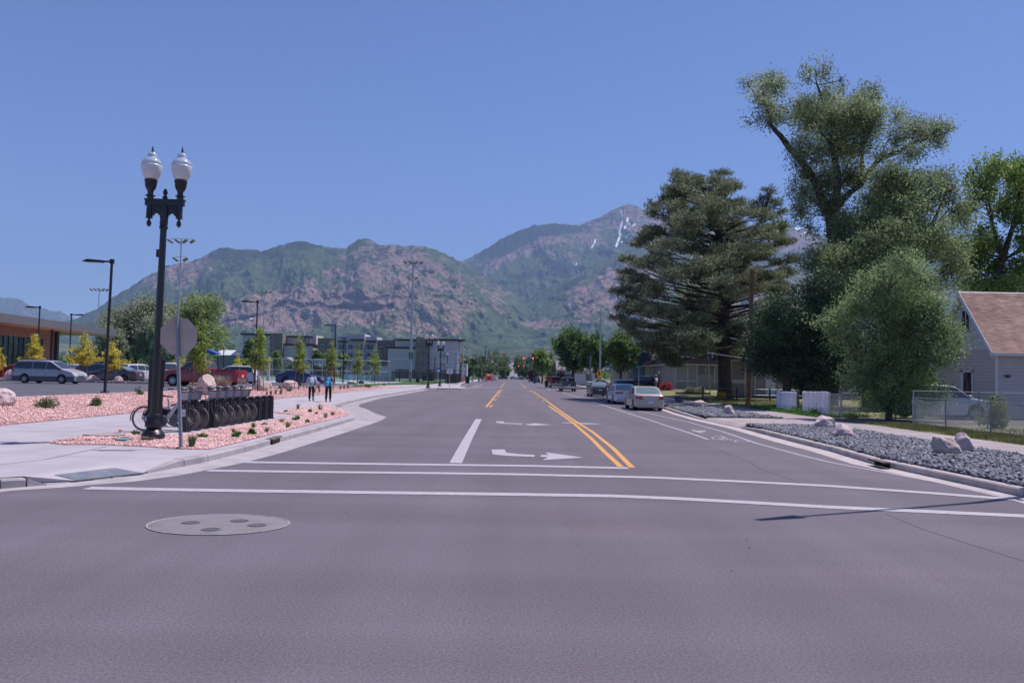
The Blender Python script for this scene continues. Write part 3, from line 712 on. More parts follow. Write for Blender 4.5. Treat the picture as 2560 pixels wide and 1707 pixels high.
def mountain(name, label, crest, d0, d1, base_px, seed, paint, amp=20, nrow=210, cut_left=None, fexp=1.15, lean=0.0, freq=1 / 95, step=1.6, terr_a=45, cliffs=()):
    """crest: skyline traced in photo pixels, given its real distance; slopes fall towards the valley"""
    T = fbm_tab(seed); cx = np.array([p[0] for p in crest], float); cy = np.array([p[1] for p in crest], float)
    X = np.arange(cx[0], cx[-1] + step, step); C = np.interp(X, cx, cy)
    J_ = (fbm(T, X / 30, X * 0 + 3.3, 4) - .5) * 10 + (fbm(T, X / 7, X * 0 + 9, 3) - .5) * 6
    Bp = np.interp(X, [p[0] for p in base_px], [p[1] for p in base_px])
    t = np.linspace(0, 1, nrow)[:, None]; XX = np.repeat(X[None], nrow, 0)
    f_ = t ** fexp
    E = Bp[None] + (C - Bp)[None] * f_ + J_[None] * np.clip(t * 1.0, 0, 1) ** 14
    warp = (fbm(T, XX / 150 + 5, t * 3 + 0 * XX, 4) - .5) * 260 + lean * (1 - t) * 160
    rg = .55 * fbm(T, (XX + warp) * freq, t * 3.2 + 0 * XX, 5, True) + .45 * fbm(T, (XX - warp * .4) / 55 + 40, t * 6.5 + 0 * XX, 5, True) - .55
    env = np.sin(np.clip(t, 0, 1) * pi) ** .75
    fine = fbm(T, (XX + warp * .3) / 16, t * 24, 4, True) - .5
    E = E - (rg * amp * 2.2 + fine * amp * .55) * env * np.clip((Bp - C)[None] / 220, .15, 1.2)
    D = d0 + (d1 - d0) * t + 0 * XX
    D = D + (fbm(T, XX / 70 + 50, t * 3, 4) - .5) * (d1 - d0) * .22 * env - rg * (d1 - d0) * .10 * env
    if terr_a:
        rk_ = paint(XX, E, t, T)[0]; s_ = E / (11 + 5 * fbm(T, XX / 200, E / 60, 2)) + 3.5 * fbm(T, XX / 70 + 7, E / 40, 4) + XX * .006; fr_ = s_ - np.floor(s_); D = D + (fr_ * fr_ * (3 - 2 * fr_) - fr_) * terr_a * np.clip(rk_ * 1.4, 0, 1)
        for pts_, w_, a_ in cliffs: D = D + a_ * lines(XX, E, [(pts_, w_)])
    u = (XX - CX) / FPX; v = (E - CY) / FPX
    R_, U_, F_ = np.array(_R), np.array(_U), np.array(_F)
    dirs = u[..., None] * R_ - v[..., None] * U_ + F_
    P = dirs * (D / dirs[..., 1])[..., None]; P[..., 2] += EYE.z
    back = P[-1].copy(); back[:, 1] += 1600; back[:, 2] -= 900; back[:, 0] *= 1.12
    P = np.concatenate([P, back[None]], 0); nr, nc = P.shape[:2]
    Fq = (np.arange(nr - 1)[:, None] * nc + np.arange(nc - 1)[None]).ravel(); Fq = np.stack([Fq, Fq + 1, Fq + nc + 1, Fq + nc], 1)
    me = np_mesh(name, P.reshape(-1, 3), Fq, mt_mtn, True)
    cov = np.zeros((nr, nc, 4), np.float32); cov[..., 3] = 0
    r, s, k = paint(XX, E, t, T); cov[:-1, :, 0] = r; cov[:-1, :, 1] = s; cov[:-1, :, 2] = k; cov[-1] = cov[-2]
    if cliffs: cov[:-1, :, 3] = np.clip(lines(XX, E, [(c_[0], c_[1]) for c_ in cliffs]), 0, 1)
    a = me.attributes.new('cover', 'FLOAT_COLOR', 'POINT'); a.data.foreach_set('color', cov.ravel())
    o = link(name, me); o['kind'] = 'structure'
    if label: o['label'] = label
    return o
def ell(X, Y, items):
    r = 0 * X
    for (cx, cy, rx, ry, rot, w) in items:
        a = radians(rot); dx, dy = X - cx, Y - cy; x = dx * cos(a) + dy * sin(a); y = -dx * sin(a) + dy * cos(a)
        r = np.maximum(r, w * np.clip(1.5 - np.sqrt((x / rx) ** 2 + (y / ry) ** 2), 0, 1))
    return r
def lines(X, Y, ls):
    r = 0 * X
    for pts, w in ls:
        for (ax, ay), (bx, by) in zip(pts[:-1], pts[1:]):
            dx, dy = bx - ax, by - ay; q = np.clip(((X - ax) * dx + (Y - ay) * dy) / (dx * dx + dy * dy), 0, 1)
            d = np.hypot(X - ax - q * dx, Y - ay - q * dy); r = np.maximum(r, np.clip(1.5 - d / w, 0, 1))
    return r
cL = zc(200, 480, 2.24); cP = zc(1100, 480, 2.613)
crest1 = [(-400, 900), (0, 830)] + [cL(*p) for p in [(-20, 712), (100, 650), (200, 580), (300, 520), (400, 460), (480, 415), (560, 405), (640, 380), (700, 355), (760, 325), (810, 312), (880, 318), (960, 320), (1020, 332), (1080, 315), (1140, 290), (1190, 278), (1230, 283), (1290, 282), (1350, 300), (1400, 308), (1490, 312), (1530, 280), (1560, 263), (1600, 258), (1640, 280), (1690, 293), (1760, 295), (1820, 300), (1870, 292), (1930, 305), (1990, 325), (2060, 350), (2120, 385)]] + \
         [cP(*p) for p in [(110, 440), (200, 505), (350, 592), (450, 642), (540, 716), (600, 770), (660, 830), (740, 900), (820, 960)]]
CLF = [([cL(1370, 600), cL(1500, 590), cL(1620, 602), cL(1740, 590), cL(1880, 600)], 5, 60), ([cL(1080, 660), cL(1160, 612), cL(1230, 640), cL(1330, 632), cL(1400, 655), cL(1500, 645), cL(1620, 660), cL(1740, 640)], 6, 80), ([cL(800, 735), cL(900, 712), cL(1000, 692), cL(1090, 668)], 3.5, 50)]
def paint1(X, Y, t, T):
    rock = ell(X, Y, [cL(1300, 640) + (280, 46, -4, .95), cL(1000, 700) + (150, 34, 12, .9), cL(850, 640) + (100, 22, 5, .6), cL(1650, 450) + (90, 60, 35, .75),
                      cL(1850, 430) + (120, 60, 40, .8), cL(2050, 560) + (60, 110, -35, .6), cL(600, 430) + (60, 50, -30, .62), cL(700, 380) + (80, 12, -20, .5), cL(450, 460) + (60, 26, -35, .7), cL(1750, 720) + (140, 30, 6, .7), cL(1400, 470) + (130, 16, -20, .6),
                      cL(1060, 590) + (110, 22, -16, .62), cL(1900, 640) + (60, 60, 30, .6), cP(150, 700) + (50, 50, 40, .5), cP(60, 900) + (40, 16, 5, .8), cP(350, 650) + (60, 60, 40, .5), cP(640, 860) + (60, 12, 0, .5)])
    con = ell(X, Y, [cL(820, 350) + (80, 22, 5, .75), cL(1000, 350) + (120, 14, 0, .6), cL(820, 450) + (90, 16, -28, .7), cL(1250, 300) + (90, 14, 2, .65), cL(1650, 350) + (100, 22, -10, .6), cL(1430, 340) + (80, 14, 0, .5), cL(250, 560) + (60, 14, -32, .5)])
    con = np.maximum(con, np.clip((t - .88) * 4.5, 0, .62))
    return rock, 0 * X, con
mountain('left_mountain_range', None, crest1, 3600, 6500, [(-400, 930), (0, 905), (300, 897), (1300, 893), (1500, 893)], 5, paint1, amp=17, lean=.5, cliffs=CLF)
crest2 = [cP(*p) for p in [(-150, 520), (60, 470), (190, 437), (300, 372), (400, 302), (500, 257), (600, 222), (700, 206), (780, 204), (860, 216), (930, 206), (1000, 181), (1070, 146), (1130, 115), (1190, 92), (1240, 87), (1300, 100), (1340, 120), (1400, 150), (1500, 180)]] + [(1760, 560), (1850, 572), (1990, 566), (2100, 600), (2300, 690), (2450, 715), (2900, 760)]
def paint2(X, Y, t, T):
    rock = ell(X, Y, [cP(520, 370) + (70, 20, -15, .95), cP(400, 420) + (70, 16, -8, .9), cP(720, 310) + (40, 16, 0, .8), cP(330, 500) + (50, 14, -35, .6), cP(1230, 120) + (70, 22, 10, .9), cP(1000, 220) + (70, 26, -20, .7),
                      cP(1350, 200) + (110, 36, 5, .8), cP(1000, 300) + (50, 30, -30, .62), cP(800, 420) + (60, 40, -30, .4), cP(100, 470) + (50, 14, 10, .7), (1900, 600, 200, 40, 0, .8), (2300, 740, 200, 30, 0, .6)])
    con = ell(X, Y, [cP(520, 310) + (115, 22, -28, 1.0), cP(720, 235) + (80, 22, 0, 1.0), cP(330, 390) + (50, 12, -28, .9), cP(900, 230) + (40, 14, 0, .6), cP(790, 500) + (28, 30, 0, .9), cP(1080, 160) + (40, 10, -25, .6), cP(560, 560) + (40, 14, -30, .6), cP(1150, 270) + (60, 16, -40, .5)])
    con = np.maximum(con, np.clip((t - .9) * 5, 0, .55))
    snow = lines(X, Y, [([cP(1184, 118), cP(1190, 160)], 1.6), ([cP(1190, 195), cP(1180, 240), cP(1172, 262), cP(1178, 285), cP(1162, 320), cP(1152, 352)], 2.7), ([cP(1226, 172), cP(1222, 200), cP(1208, 234)], 2.8), ([cP(1222, 212), cP(1238, 210)], 1.6), ([cP(1258, 222), cP(1276, 210)], 1.6),
                        ([cP(1215, 292), cP(1236, 274)], 1.6), ([cP(1014, 315), cP(1008, 335), cP(993, 360)], 2.4), ([cP(892, 466), cP(888, 476)], 1.8), ([cP(1184, 330), cP(1190, 322)], 1.2), ([cP(1470, 205), cP(1500, 190)], 1.8), ([(1662, 552), (1680, 546)], 2), ([(1990, 572), (2012, 566)], 3.5), ([(2005, 585), (2020, 578)], 2)])
    return rock, snow, con
mountain('snow_streaked_peak', None, crest2, 5600, 9500, [(1000, 885), (1500, 880), (2900, 890)], 9, paint2, amp=16, freq=1 / 80, lean=-.6)
crest3 = [(1180, 930)] + [cP(*p) for p in [(330, 900), (430, 790), (500, 735), (545, 712), (640, 655), (720, 618), (800, 575), (880, 545), (950, 505), (1020, 468), (1080, 438), (1150, 398), (1230, 380), (1320, 345)]] + [(1700, 610), (1850, 625), (2000, 650), (2250, 720), (2450, 760), (2900, 800)]
def paint3(X, Y, t, T):
    rock = ell(X, Y, [cP(1200, 640) + (110, 60, -30, .85), cP(1000, 700) + (70, 60, -25, .7), cP(950, 600) + (70, 34, -30, .55), cP(1250, 820) + (70, 30, 0, .7), cP(650, 860) + (60, 12, 0, .85), cP(740, 860) + (20, 8, 0, .7), cP(520, 810) + (24, 12, 0, .7), cP(1100, 560) + (60, 40, -30, .6), (1900, 740, 200, 80, 10, .7), (2300, 800, 200, 50, 10, .7), cP(850, 845) + (60, 5, -3, .8)])
    con = ell(X, Y, [cP(860, 600) + (50, 10, -30, .9), cP(560, 700) + (40, 12, -30, .6), cP(1100, 500) + (50, 14, -30, .6)])
    return rock, 0 * X, con
mountain('foothill_spur', None, crest3, 3900, 6900, [(1180, 935), (1300, 893), (2900, 905)], 14, paint3, amp=15, freq=1 / 70, lean=-.8)
c6 = zc(0, 740, 5.6)
crest4 = [(-500, 660), (-200, 705)] + [c6(*p) for p in [(0, 15), (90, 38), (200, 45), (300, 50), (360, 90), (420, 140), (560, 160), (700, 185), (850, 205), (920, 250), (1000, 295), (1050, 325), (1200, 400), (1400, 520)]]
mountain('distant_blue_range', None, crest4, 8000, 13000, [(-500, 905), (300, 905)], 21, lambda X, Y, t, T: (.35 + 0 * X, 0 * X, .35 + 0 * X), amp=11, nrow=110, freq=1 / 50)
# wooded apron below the slopes
crest5 = [(-500, 880), (0, 872), (200, 870), (400, 866), (600, 858), (800, 850), (1000, 852), (1150, 858), (1280, 872), (1400, 862), (1600, 850), (2000, 850), (2900, 868)]
mountain('foothill_apron', None, crest5, 2300, 3900, [(-500, 925), (500, 921), (1280, 922), (2900, 960)], 33,
         lambda X, Y, t, T: (.08 + .25 * fbm(T, X / 60, Y / 12, 3), 0 * X, .48 + .25 * (fbm(T, X / 40, Y / 10, 3) - .5)), amp=3, nrow=70, freq=1 / 60, step=2.5)

# haze: clear mountain air
hz = B().box(-11000, 11000, -600, 15500, -3, 2350).build('haze'); hz['kind'] = 'stuff'; hz.display_type = 'WIRE'
hm = bpy.data.materials.new('air'); hm.use_nodes = True; hm.node_tree.nodes.clear()
ho = hm.node_tree.nodes.new("ShaderNodeOutputMaterial"); hv = hm.node_tree.nodes.new("ShaderNodeVolumePrincipled")
hv.inputs['Color'].default_value = (.42, .62, 1.0, 1); hv.inputs['Density'].default_value = 7.0e-5; hv.inputs['Anisotropy'].default_value = 0.0
hm.node_tree.links.new(hv.outputs[0], ho.inputs['Volume']); hz.data.materials.append(hm)

# ============================================================ TREES
LF = {}
def leaves(centers, size, g, aspect=.55, updown=None, jitter=.3, dirs=None):
    n = len(centers); s = size * g.uniform(1 - jitter, 1 + jitter, n)
    if dirs is None: d = g.normal(size=(n, 3))
    else: d = dirs + g.normal(size=(n, 3)) * .45
    if updown: d[:, 2] *= updown
    d /= np.linalg.norm(d, axis=1, keepdims=True) + 1e-9
    h = g.normal(size=(n, 3)); e = np.cross(d, h); e /= np.linalg.norm(e, axis=1, keepdims=True) + 1e-9
    a = d * s[:, None]; w = e * (s * aspect)[:, None]
    V = np.stack([centers - a * .5, centers + w * .5 + a * .05, centers + a * .6, centers - w * .5 + a * .05], 1)
    return V.reshape(-1, 3)
def leafobj(name, V, mat, parent):
    return link(name, np_mesh(name, V, np.arange(len(V)).reshape(-1, 4), mat), parent)
def limb(b, a, c, r0, r1, g, sag=.12, n=5, k=6):
    a, c = Vector(a), Vector(c); L_ = (c - a).length; pts = []
    off = Vector(g.normal(size=3)) * L_ * sag * .5; off.z = abs(off.z) * .3 - L_ * sag * .2
    for i in range(n + 1):
        t = i / n; pts.append(a.lerp(c, t) + off * sin(pi * t))
    b.tube(pts, [r0 + (r1 - r0) * i / n for i in range(n + 1)], k, cap=False)
def blob_tree(name, label, cat, base, blobs, trunk, nleaf, lsize, lmat, bmat, seed, group=None, cl=.9, percl=26, shell=.55, aspect=.55, twig=True, clr=None, drop=0.0, up=None, gap=None):
    """base (x,y,z); blobs [(x,y,z,rx,ry,rz)] relative to base; trunk [(pts, r0, r1)] relative"""
    g = np.random.default_rng(seed); root = thing(name, label, cat, base, group=group)
    tb = B()
    for pts, r0, r1 in trunk:
        n = len(pts); q = [Vector(pts[0])]
        for i in range(n - 1):
            a, c = Vector(pts[i]), Vector(pts[i + 1])
            for t in (.5, 1.0): q.append(a.lerp(c, t) + Vector(g.normal(size=3)) * (c - a).length * (.03 if t < 1 else 0))
        tb.tube(q, [r0 + (r1 - r0) * i / (len(q) - 1) for i in range(len(q))], 9, cap=False)
    vol = np.array([b_[3] * b_[4] * b_[5] for b_ in blobs]) ** .72; ncl = max(len(blobs), int(nleaf / percl)); cnt = np.maximum(1, (vol / vol.sum() * ncl)).astype(int)
    cen = []; nodes = [Vector(p) for pts, _, _ in trunk for p in pts[1:]]
    for b_, c in zip(blobs, cnt):
        d = g.normal(size=(c, 3)); d /= np.linalg.norm(d, axis=1, keepdims=True); r = shell + (1 - shell) * g.random(c) ** .7
        lump = 1 + .22 * np.sin(d[:, 0] * 5 + b_[0]) * np.cos(d[:, 2] * 6 + b_[2])
        p = np.array(b_[:3]) + d * np.array(b_[3:6]) * (r * lump)[:, None]; cen.append(p)
        lower = [q for q in nodes if q.z < b_[2] + .2 * b_[5]] or nodes
        near = min(lower, key=lambda q: (q - Vector(b_[:3])).length) if nodes else Vector((0, 0, 0))
        rr = max(.025, min(b_[3:6]) * .035)
        if (near - Vector(b_[:3])).length < 3.2 * max(b_[3:6]): limb(tb, near, b_[:3], rr * 1.6, rr, g)
        for j in range(0, c, max(1, c // 7)): limb(tb, b_[:3], p[j], rr, .012, g, n=3, k=4)
    if gap is not None:          # twigs fill the traced outline, thinned by open pockets
        V3 = np.array(blobs); vol = V3[:, 3] * V3[:, 4] * V3[:, 5]; k_ = g.choice(len(V3), ncl * 4, p=vol / vol.sum()); d = g.normal(size=(len(k_), 3)); d /= np.linalg.norm(d, axis=1, keepdims=True)
        p = V3[k_, :3] + d * V3[k_, 3:6] * np.clip(g.random(len(k_)) ** .37 + g.normal(size=len(k_)) * .14, 0, 1.35)[:, None]; T_ = fbm_tab(seed); f1, f2 = 1 / (gap[1]), 1 / (gap[1] * .45)
        nz = .6 * vnoise(T_, p[:, 0] * f1 + 40 + p[:, 1] * f1 * .7, p[:, 2] * f1 + 40 - p[:, 1] * f1 * .5) + .4 * vnoise(T_, p[:, 0] * f2 + 90 - p[:, 1] * f2 * .6, p[:, 2] * f2 + 60 + p[:, 1] * f2 * .6)
        p = p[nz > np.quantile(nz, gap[0])][:ncl]; ctr = V3[:, :3].mean(0); tw = p - ctr; tw /= np.linalg.norm(tw, axis=1, keepdims=True) + 1e-6; tw = tw * .7 + g.normal(size=tw.shape) * .5 + np.array([0, 0, .35 - drop]); tw /= np.linalg.norm(tw, axis=1, keepdims=True)
        L_ = np.repeat(p, percl, 0); off = np.repeat(tw, percl, 0) * (g.random((len(L_), 1)) - .4) * cl + g.normal(size=L_.shape) * cl * .19; L_ = L_ + off; dd = np.repeat(tw, percl, 0) + g.normal(size=L_.shape) * .5
        for q_ in p[::max(1, len(p) // 260)]:
            nr_ = min(cen, key=lambda c_: np.linalg.norm(c_[0] - q_))[0]; limb(tb, tuple(nr_ * .5 + q_ * .5), tuple(q_), .03, .01, g, n=2, k=3)
        tb.build('trunk', bmat, root, smooth='all')
        leafobj('crown', leaves(L_, lsize, g, aspect, dirs=dd), lmat, root); return root
    cen = np.concatenate(cen); R = (clr or cl * .5)
    L_ = np.repeat(cen, percl, 0); off = g.normal(size=L_.shape) * R * .5; off[:, 2] *= .75; off[:, 2] -= drop * R * g.random(len(off))
    L_ = L_ + off
    tb.build('trunk', bmat, root, smooth='all')
    dd = off / (np.linalg.norm(off, axis=1, keepdims=True) + 1e-6)
    leafobj('crown', leaves(L_, lsize, g, aspect, dirs=dd if up is None else dd * .6 + np.array([0, 0, up])), lmat, root)
    return root
mt_bark = M('grey_bark', (.13, .105, .09), rough=.95, var=.3, vs=3, bump=.8, bs=12)
mt_barkd = M('dark_bark', (.075, .055, .05), rough=.95, var=.35, vs=3, bump=1.0, bs=9)
mt_barkr = M('red_bark', (.16, .09, .07), rough=.95, var=.3, vs=3, bump=.8, bs=10)
lf_elm = leafmat('elm_leaf', (0.121, 0.163, 0.079), (0.411, 0.472, 0.254), 0.5, .45)
lf_mass = leafmat('thicket_leaf', (0.101, 0.151, 0.069), (0.353, 0.428, 0.202), 0.48, .4)
lf_bush = leafmat('silverberry_leaf', (0.103, 0.166, 0.069), (0.390, 0.505, 0.230), 0.48, .8)
lf_dark = leafmat('juniper_leaf', (0.022, 0.050, 0.029), (0.078, 0.138, 0.060), 0.25, .6)
lf_pine = leafmat('pine_needle', (0.087, 0.116, 0.065), (0.332, 0.361, 0.209), 0.3, .7)
lf_right = leafmat('maple_leaf', (0.103, 0.184, 0.046), (0.391, 0.483, 0.149), 0.55, .4)
lf_mid = leafmat('street_tree_leaf', (.045, .095, .03), (.20, .31, .09), .4, .4)
lf_young = leafmat('young_tree_leaf', (0.154, 0.242, 0.044), (0.462, 0.550, 0.143), 0.5, 1.5)
lf_yellow = leafmat('golden_leaf', (.50, .42, .04), (.80, .70, .12), .45, 1.2)
lf_grey = leafmat('grey_willow_leaf', (0.192, 0.216, 0.132), (0.456, 0.492, 0.336), 0.5, .25)
lf_olive = leafmat('olive_willow_leaf', (0.149, 0.201, 0.075), (0.437, 0.506, 0.218), 0.5, .25)
lf_far = leafmat('far_tree_leaf', (0.055, 0.096, 0.031), (0.204, 0.296, 0.094), 0.4, .1)
lf_purple = leafmat('plum_leaf', (0.093, 0.039, 0.054), (0.248, 0.109, 0.132), .3, .4)
lf_brown = leafmat('rust_leaf', (0.155, 0.109, 0.054), (0.341, 0.248, 0.124), .3, .2)

cT = zc(1500, 140, 2.063)
def rag(items, n=4, seed=3, k=.62, sp=.75):
    g = np.random.default_rng(seed); o = []
    for x, y, rx, ry, *_ in items:
        for j in range(n):
            a = g.uniform(0, 2 * pi); r = sp * g.random() ** .5; q = g.uniform(.6, 1.1) * k; o.append((x + cos(a) * rx * r, y + sin(a) * ry * r, rx * q, ry * q, g.uniform(-1, 1) * rx * .024))
    return o
def blobs_at(D, base, items, zsc=2.063, conv=cT, depth=.9, yoff=0.0):
    """ellipses traced in the photo -> real crowns at distance D"""
    out = []; g = np.random.default_rng(int(D * 10) + len(items))
    for it in items:
        x, y, rx, ry = it[:4]; px, py = conv(x, y); yo = it[4] if len(it) > 4 else g.uniform(-1.2, 1.2)
        p = PD(px, py, D + yo); k = D / FPX / zsc
        out.append((p.x - base[0], p.y - base[1], p.z - base[2], rx * k, rx * k * depth, ry * k))
    return out
def rel(D, base, pts, conv=cT):
    return [tuple(PD(*conv(x, y), D + (p3[0] if p3 else 0)) - Vector(base)) for x, y, *p3 in pts]

# tall elm
D = 58; bs_ = (XD(2075, D), D, .2)
blob_tree('elm_tree', 'tall ragged grey-green elm with spreading limbs towering over the right side', 'tree', bs_,
    blobs_at(D, bs_, rag([(825, 190, 95, 85), (900, 140, 60, 60), (905, 280, 90, 80), (770, 160, 60, 45), (820, 330, 60, 55), (1110, 110, 95, 70), (1190, 190, 100, 85), (1250, 130, 50, 60), (1060, 300, 110, 100), (1180, 330, 120, 100), (1390, 230, 80, 80), (1300, 330, 110, 90), (1400, 340, 90, 90),
        (1080, 470, 120, 90), (1210, 500, 130, 100), (1330, 480, 100, 90), (1050, 600, 70, 70), (1170, 640, 110, 90), (1300, 600, 100, 80), (1540, 320, 60, 70), (1500, 430, 90, 70), (1640, 380, 70, 80), (1730, 370, 60, 70), (1745, 455, 60, 50), (1590, 490, 80, 45), (1430, 520, 70, 50), (1080, 720, 80, 60), (1050, 800, 60, 60), (1200, 760, 80, 70), (1090, 880, 60, 60), (1240, 860, 70, 70)], 2, 5, .98, .38)),
    [([(0, 0, 0), *rel(D, bs_, [(1200, 1100), (1190, 830)])], .62, .42),
     (rel(D, bs_, [(1190, 830), (1120, 660, -1), (1030, 530, -1), (930, 410, -2), (885, 360, -2), (850, 250, -2)]), .36, .07),
     (rel(D, bs_, [(1190, 830), (1230, 640), (1190, 450), (1160, 250), (1120, 150)]), .34, .06),
     (rel(D, bs_, [(1210, 790), (1260, 730), (1340, 670, 1), (1350, 500, 1), (1390, 300, 2)]), .3, .05),
     (rel(D, bs_, [(1340, 670, 1), (1440, 530, 1), (1540, 500, 1), (1610, 450, 1), (1700, 420, 1), (1740, 380, 1)]), .22, .05)],
    66000, .175, lf_elm, mt_barkd, 101, percl=22, cl=1.1, shell=.1, aspect=.42, gap=(.26, 2.0))
D = 54; bs_ = (XD(2170, D), D, .2)
blob_tree('siberian_elm_tree', 'broad mid-green leafy tree filling the space right of the tall elm', 'tree', bs_,
    blobs_at(D, bs_, rag([(1470, 640, 110, 70), (1420, 760, 130, 90), (1560, 700, 150, 100), (1700, 650, 110, 70), (1780, 700, 90, 90), (1680, 780, 160, 110), (1550, 850, 170, 120), (1380, 880, 130, 110), (1820, 820, 90, 120), (1330, 1000, 150, 110), (1480, 1000, 150, 110), (1650, 960, 150, 110), (1250, 1080, 140, 120), (1780, 980, 90, 110), (1240, 960, 90, 90), (1450, 1130, 130, 100), (1750, 1120, 110, 120), (1830, 1060, 70, 90), (1300, 1180, 150, 120), (1180, 1180, 110, 110), (1150, 1050, 100, 90)], 2, 6, 1.0, .35)),
    [([(0, 0, 0), *rel(D, bs_, [(1480, 1250), (1500, 1050), (1540, 850)])], .45, .16), (rel(D, bs_, [(1480, 1250), (1350, 1080), (1300, 950)]), .25, .08), (rel(D, bs_, [(1500, 1050), (1700, 900), (1760, 760)]), .25, .08)],
    92000, .175, lf_mass, mt_barkd, 102, percl=22, cl=1.1, shell=.5, aspect=.42, gap=(.16, 2.4))
D = 68; bs_ = (XD(2510, D), D, .2)
blob_tree('maple_tree', 'bright green open tree with a dark leaning trunk behind the grey house', 'tree', bs_,
    blobs_at(D, bs_, rag([(2050, 590, 100, 60), (1960, 640, 90, 60), (2130, 610, 90, 60), (2230, 600, 110, 70), (1990, 740, 100, 80), (2180, 700, 110, 70), (2320, 700, 120, 120), (2080, 800, 60, 60), (2180, 830, 100, 80), (1900, 800, 70, 80), (1960, 900, 80, 70), (2060, 960, 80, 60), (2180, 960, 110, 80), (1930, 1010, 100, 90), (2040, 1080, 90, 70), (2180, 1100, 110, 80), (2350, 900, 150, 120), (1880, 1100, 90, 90), (2330, 1080, 140, 110), (1950, 1180, 90, 80), (2100, 1180, 100, 60)], 2, 7, 1.0, .35)),
    [([(0, 0, 0), *rel(D, bs_, [(2010, 1220), (2080, 1050), (2130, 880), (2160, 700)])], .4, .12), (rel(D, bs_, [(2080, 1050), (2020, 850), (1990, 720)]), .2, .06), (rel(D, bs_, [(2130, 880), (2250, 760), (2300, 650)]), .2, .06)],
    52000, .23, lf_right, mt_barkd, 103, percl=20, cl=1.1, shell=.3, gap=(.22, 2.4))
D = 47; bs_ = (XD(1995, D), D + 2, .2)
blob_tree('juniper_tree', 'dense blackish-green evergreen behind the white picket fence', 'tree', bs_,
    blobs_at(D + 2, bs_, [(930, 1310, 110, 70), (870, 1400, 100, 90), (1000, 1380, 130, 110), (820, 1490, 80, 80), (930, 1500, 150, 90), (1080, 1480, 150, 110), (1120, 1330, 110, 110), (1060, 1250, 90, 80), (1180, 1230, 110, 130), (1220, 1400, 130, 150), (860, 1580, 110, 60), (1000, 1600, 150, 80), (1180, 1590, 140, 110), (1120, 1690, 120, 60)]),
    [([(0, 0, 0), (0, 0, 3), (.2, 0, 6)], .3, .08)], 52000, .17, lf_dark, mt_barkd, 104, percl=30, cl=1.0, shell=.6, aspect=.4)
D = 37.0; bs_ = (XD(2222, D), D, .2)
blob_tree('silverberry_tree', 'rounded silvery-green tree in front of the parked light grey wagon', 'tree', bs_,
    blobs_at(D, bs_, [(1570, 1060, 55, 60), (1600, 1110, 90, 80), (1460, 1130, 70, 60), (1400, 1190, 80, 70), (1520, 1200, 110, 90), (1660, 1180, 80, 80), (1260, 1350, 80, 60), (1200, 1390, 60, 45), (1330, 1300, 90, 80), (1450, 1310, 110, 100), (1590, 1300, 130, 110), (1700, 1300, 90, 90), (1280, 1440, 90, 70), (1400, 1440, 130, 90), (1560, 1430, 140, 110), (1710, 1420, 110, 90), (1800, 1440, 70, 60), (1830, 1500, 50, 45), (1290, 1520, 80, 60), (1420, 1560, 120, 80), (1570, 1580, 130, 100), (1720, 1540, 110, 80), (1380, 1660, 110, 80), (1450, 1760, 120, 70), (1560, 1790, 140, 60), (1680, 1740, 100, 80), (1300, 1640, 70, 60), (1230, 1470, 60, 40), (1850, 1450, 45, 30), (1600, 1030, 28, 40), (1520, 1060, 35, 40), (1140, 1370, 45, 25), (1450, 1670, 90, 60), (1560, 1690, 110, 70), (1660, 1660, 80, 60), (1480, 1000 + 80, 40, 30)]),
    [([(0, 0, 0), (.1, 0, 1.5), (-.2, 0, 4), (0, 0, 6)], .16, .05), ([(0, 0, .3), (-.8, .2, 2), (-1.8, .3, 3.6)], .1, .04), ([(0, 0, .3), (.8, -.2, 2), (1.8, .1, 3.6)], .1, .04), ([(0, 0, .6), (.4, -.6, 2.2), (.7, -.9, 4)], .1, .04)],
    78000, .115, lf_bush, mt_bark, 105, percl=24, cl=.75, shell=.68, aspect=.38, gap=(.12, 1.1))

# big pine: whorls of limbs carrying flat plates of needle tufts
D = 72.5; px_, py_ = 1812, 997.6; pb = G(px_, py_, .2); bs_ = (pb.x, pb.y, .18); D = pb.y
root = thing('pine_tree', 'huge broad dark pine with a thick straight trunk on the motel lawn', 'tree', bs_)
g = np.random.default_rng(77); tb = B()
tr = [(0, 0, 0), *rel(D, bs_, [(640, 1500), (640, 1260), (630, 1050), (600, 850), (560, 680)])]
tb.tube([(0, 0, -.1), (0, 0, .25), (0, 0, 1.2)] + [tuple(p) for p in tr[1:]], [.95, .72, .60, .52, .46, .36, .24, .1], 14, cap=False)
tb2 = rel(D, bs_, [(635, 1100, 1), (760, 950, 1.5), (850, 820, 1.5), (870, 720, 1.5)]); tb.tube(tb2, [.25, .2, .13, .06], 8, cap=False)
env = [(625, 360, 680), (680, 320, 745), (760, 235, 760), (830, 235, 930), (900, 210, 985), (960, 150, 1010), (1060, 95, 1035), (1130, 85, 1030), (1200, 50, 1010), (1290, 75, 1010), (1370, 40, 1000), (1440, 130, 960), (1510, 190, 900), (1570, 300, 850)]
tufts = []
def add_clump(x, y, yo, rx, ry, n, src):
    p = Vector(PD(*cT(x, y), D + yo)) - Vector(bs_); k = D / FPX / 2.063
    limb(tb, src, p, .10, .03, g, sag=.22, n=5, k=5)
    for j in range(3): limb(tb, p.lerp(Vector(src), .25), p + Vector((g.uniform(-1, 1) * rx * k, g.uniform(-1, 1) * rx * k, g.uniform(-.3, .6) * ry * k)), .03, .012, g, n=3, k=4)
    d = g.normal(size=(n, 3)); d /= np.linalg.norm(d, axis=1, keepdims=True); r = g.random(n) ** .5
    q = np.array(p) + d * (r[:, None]) * np.array([rx * k, rx * k, ry * k]); tufts.append(q)
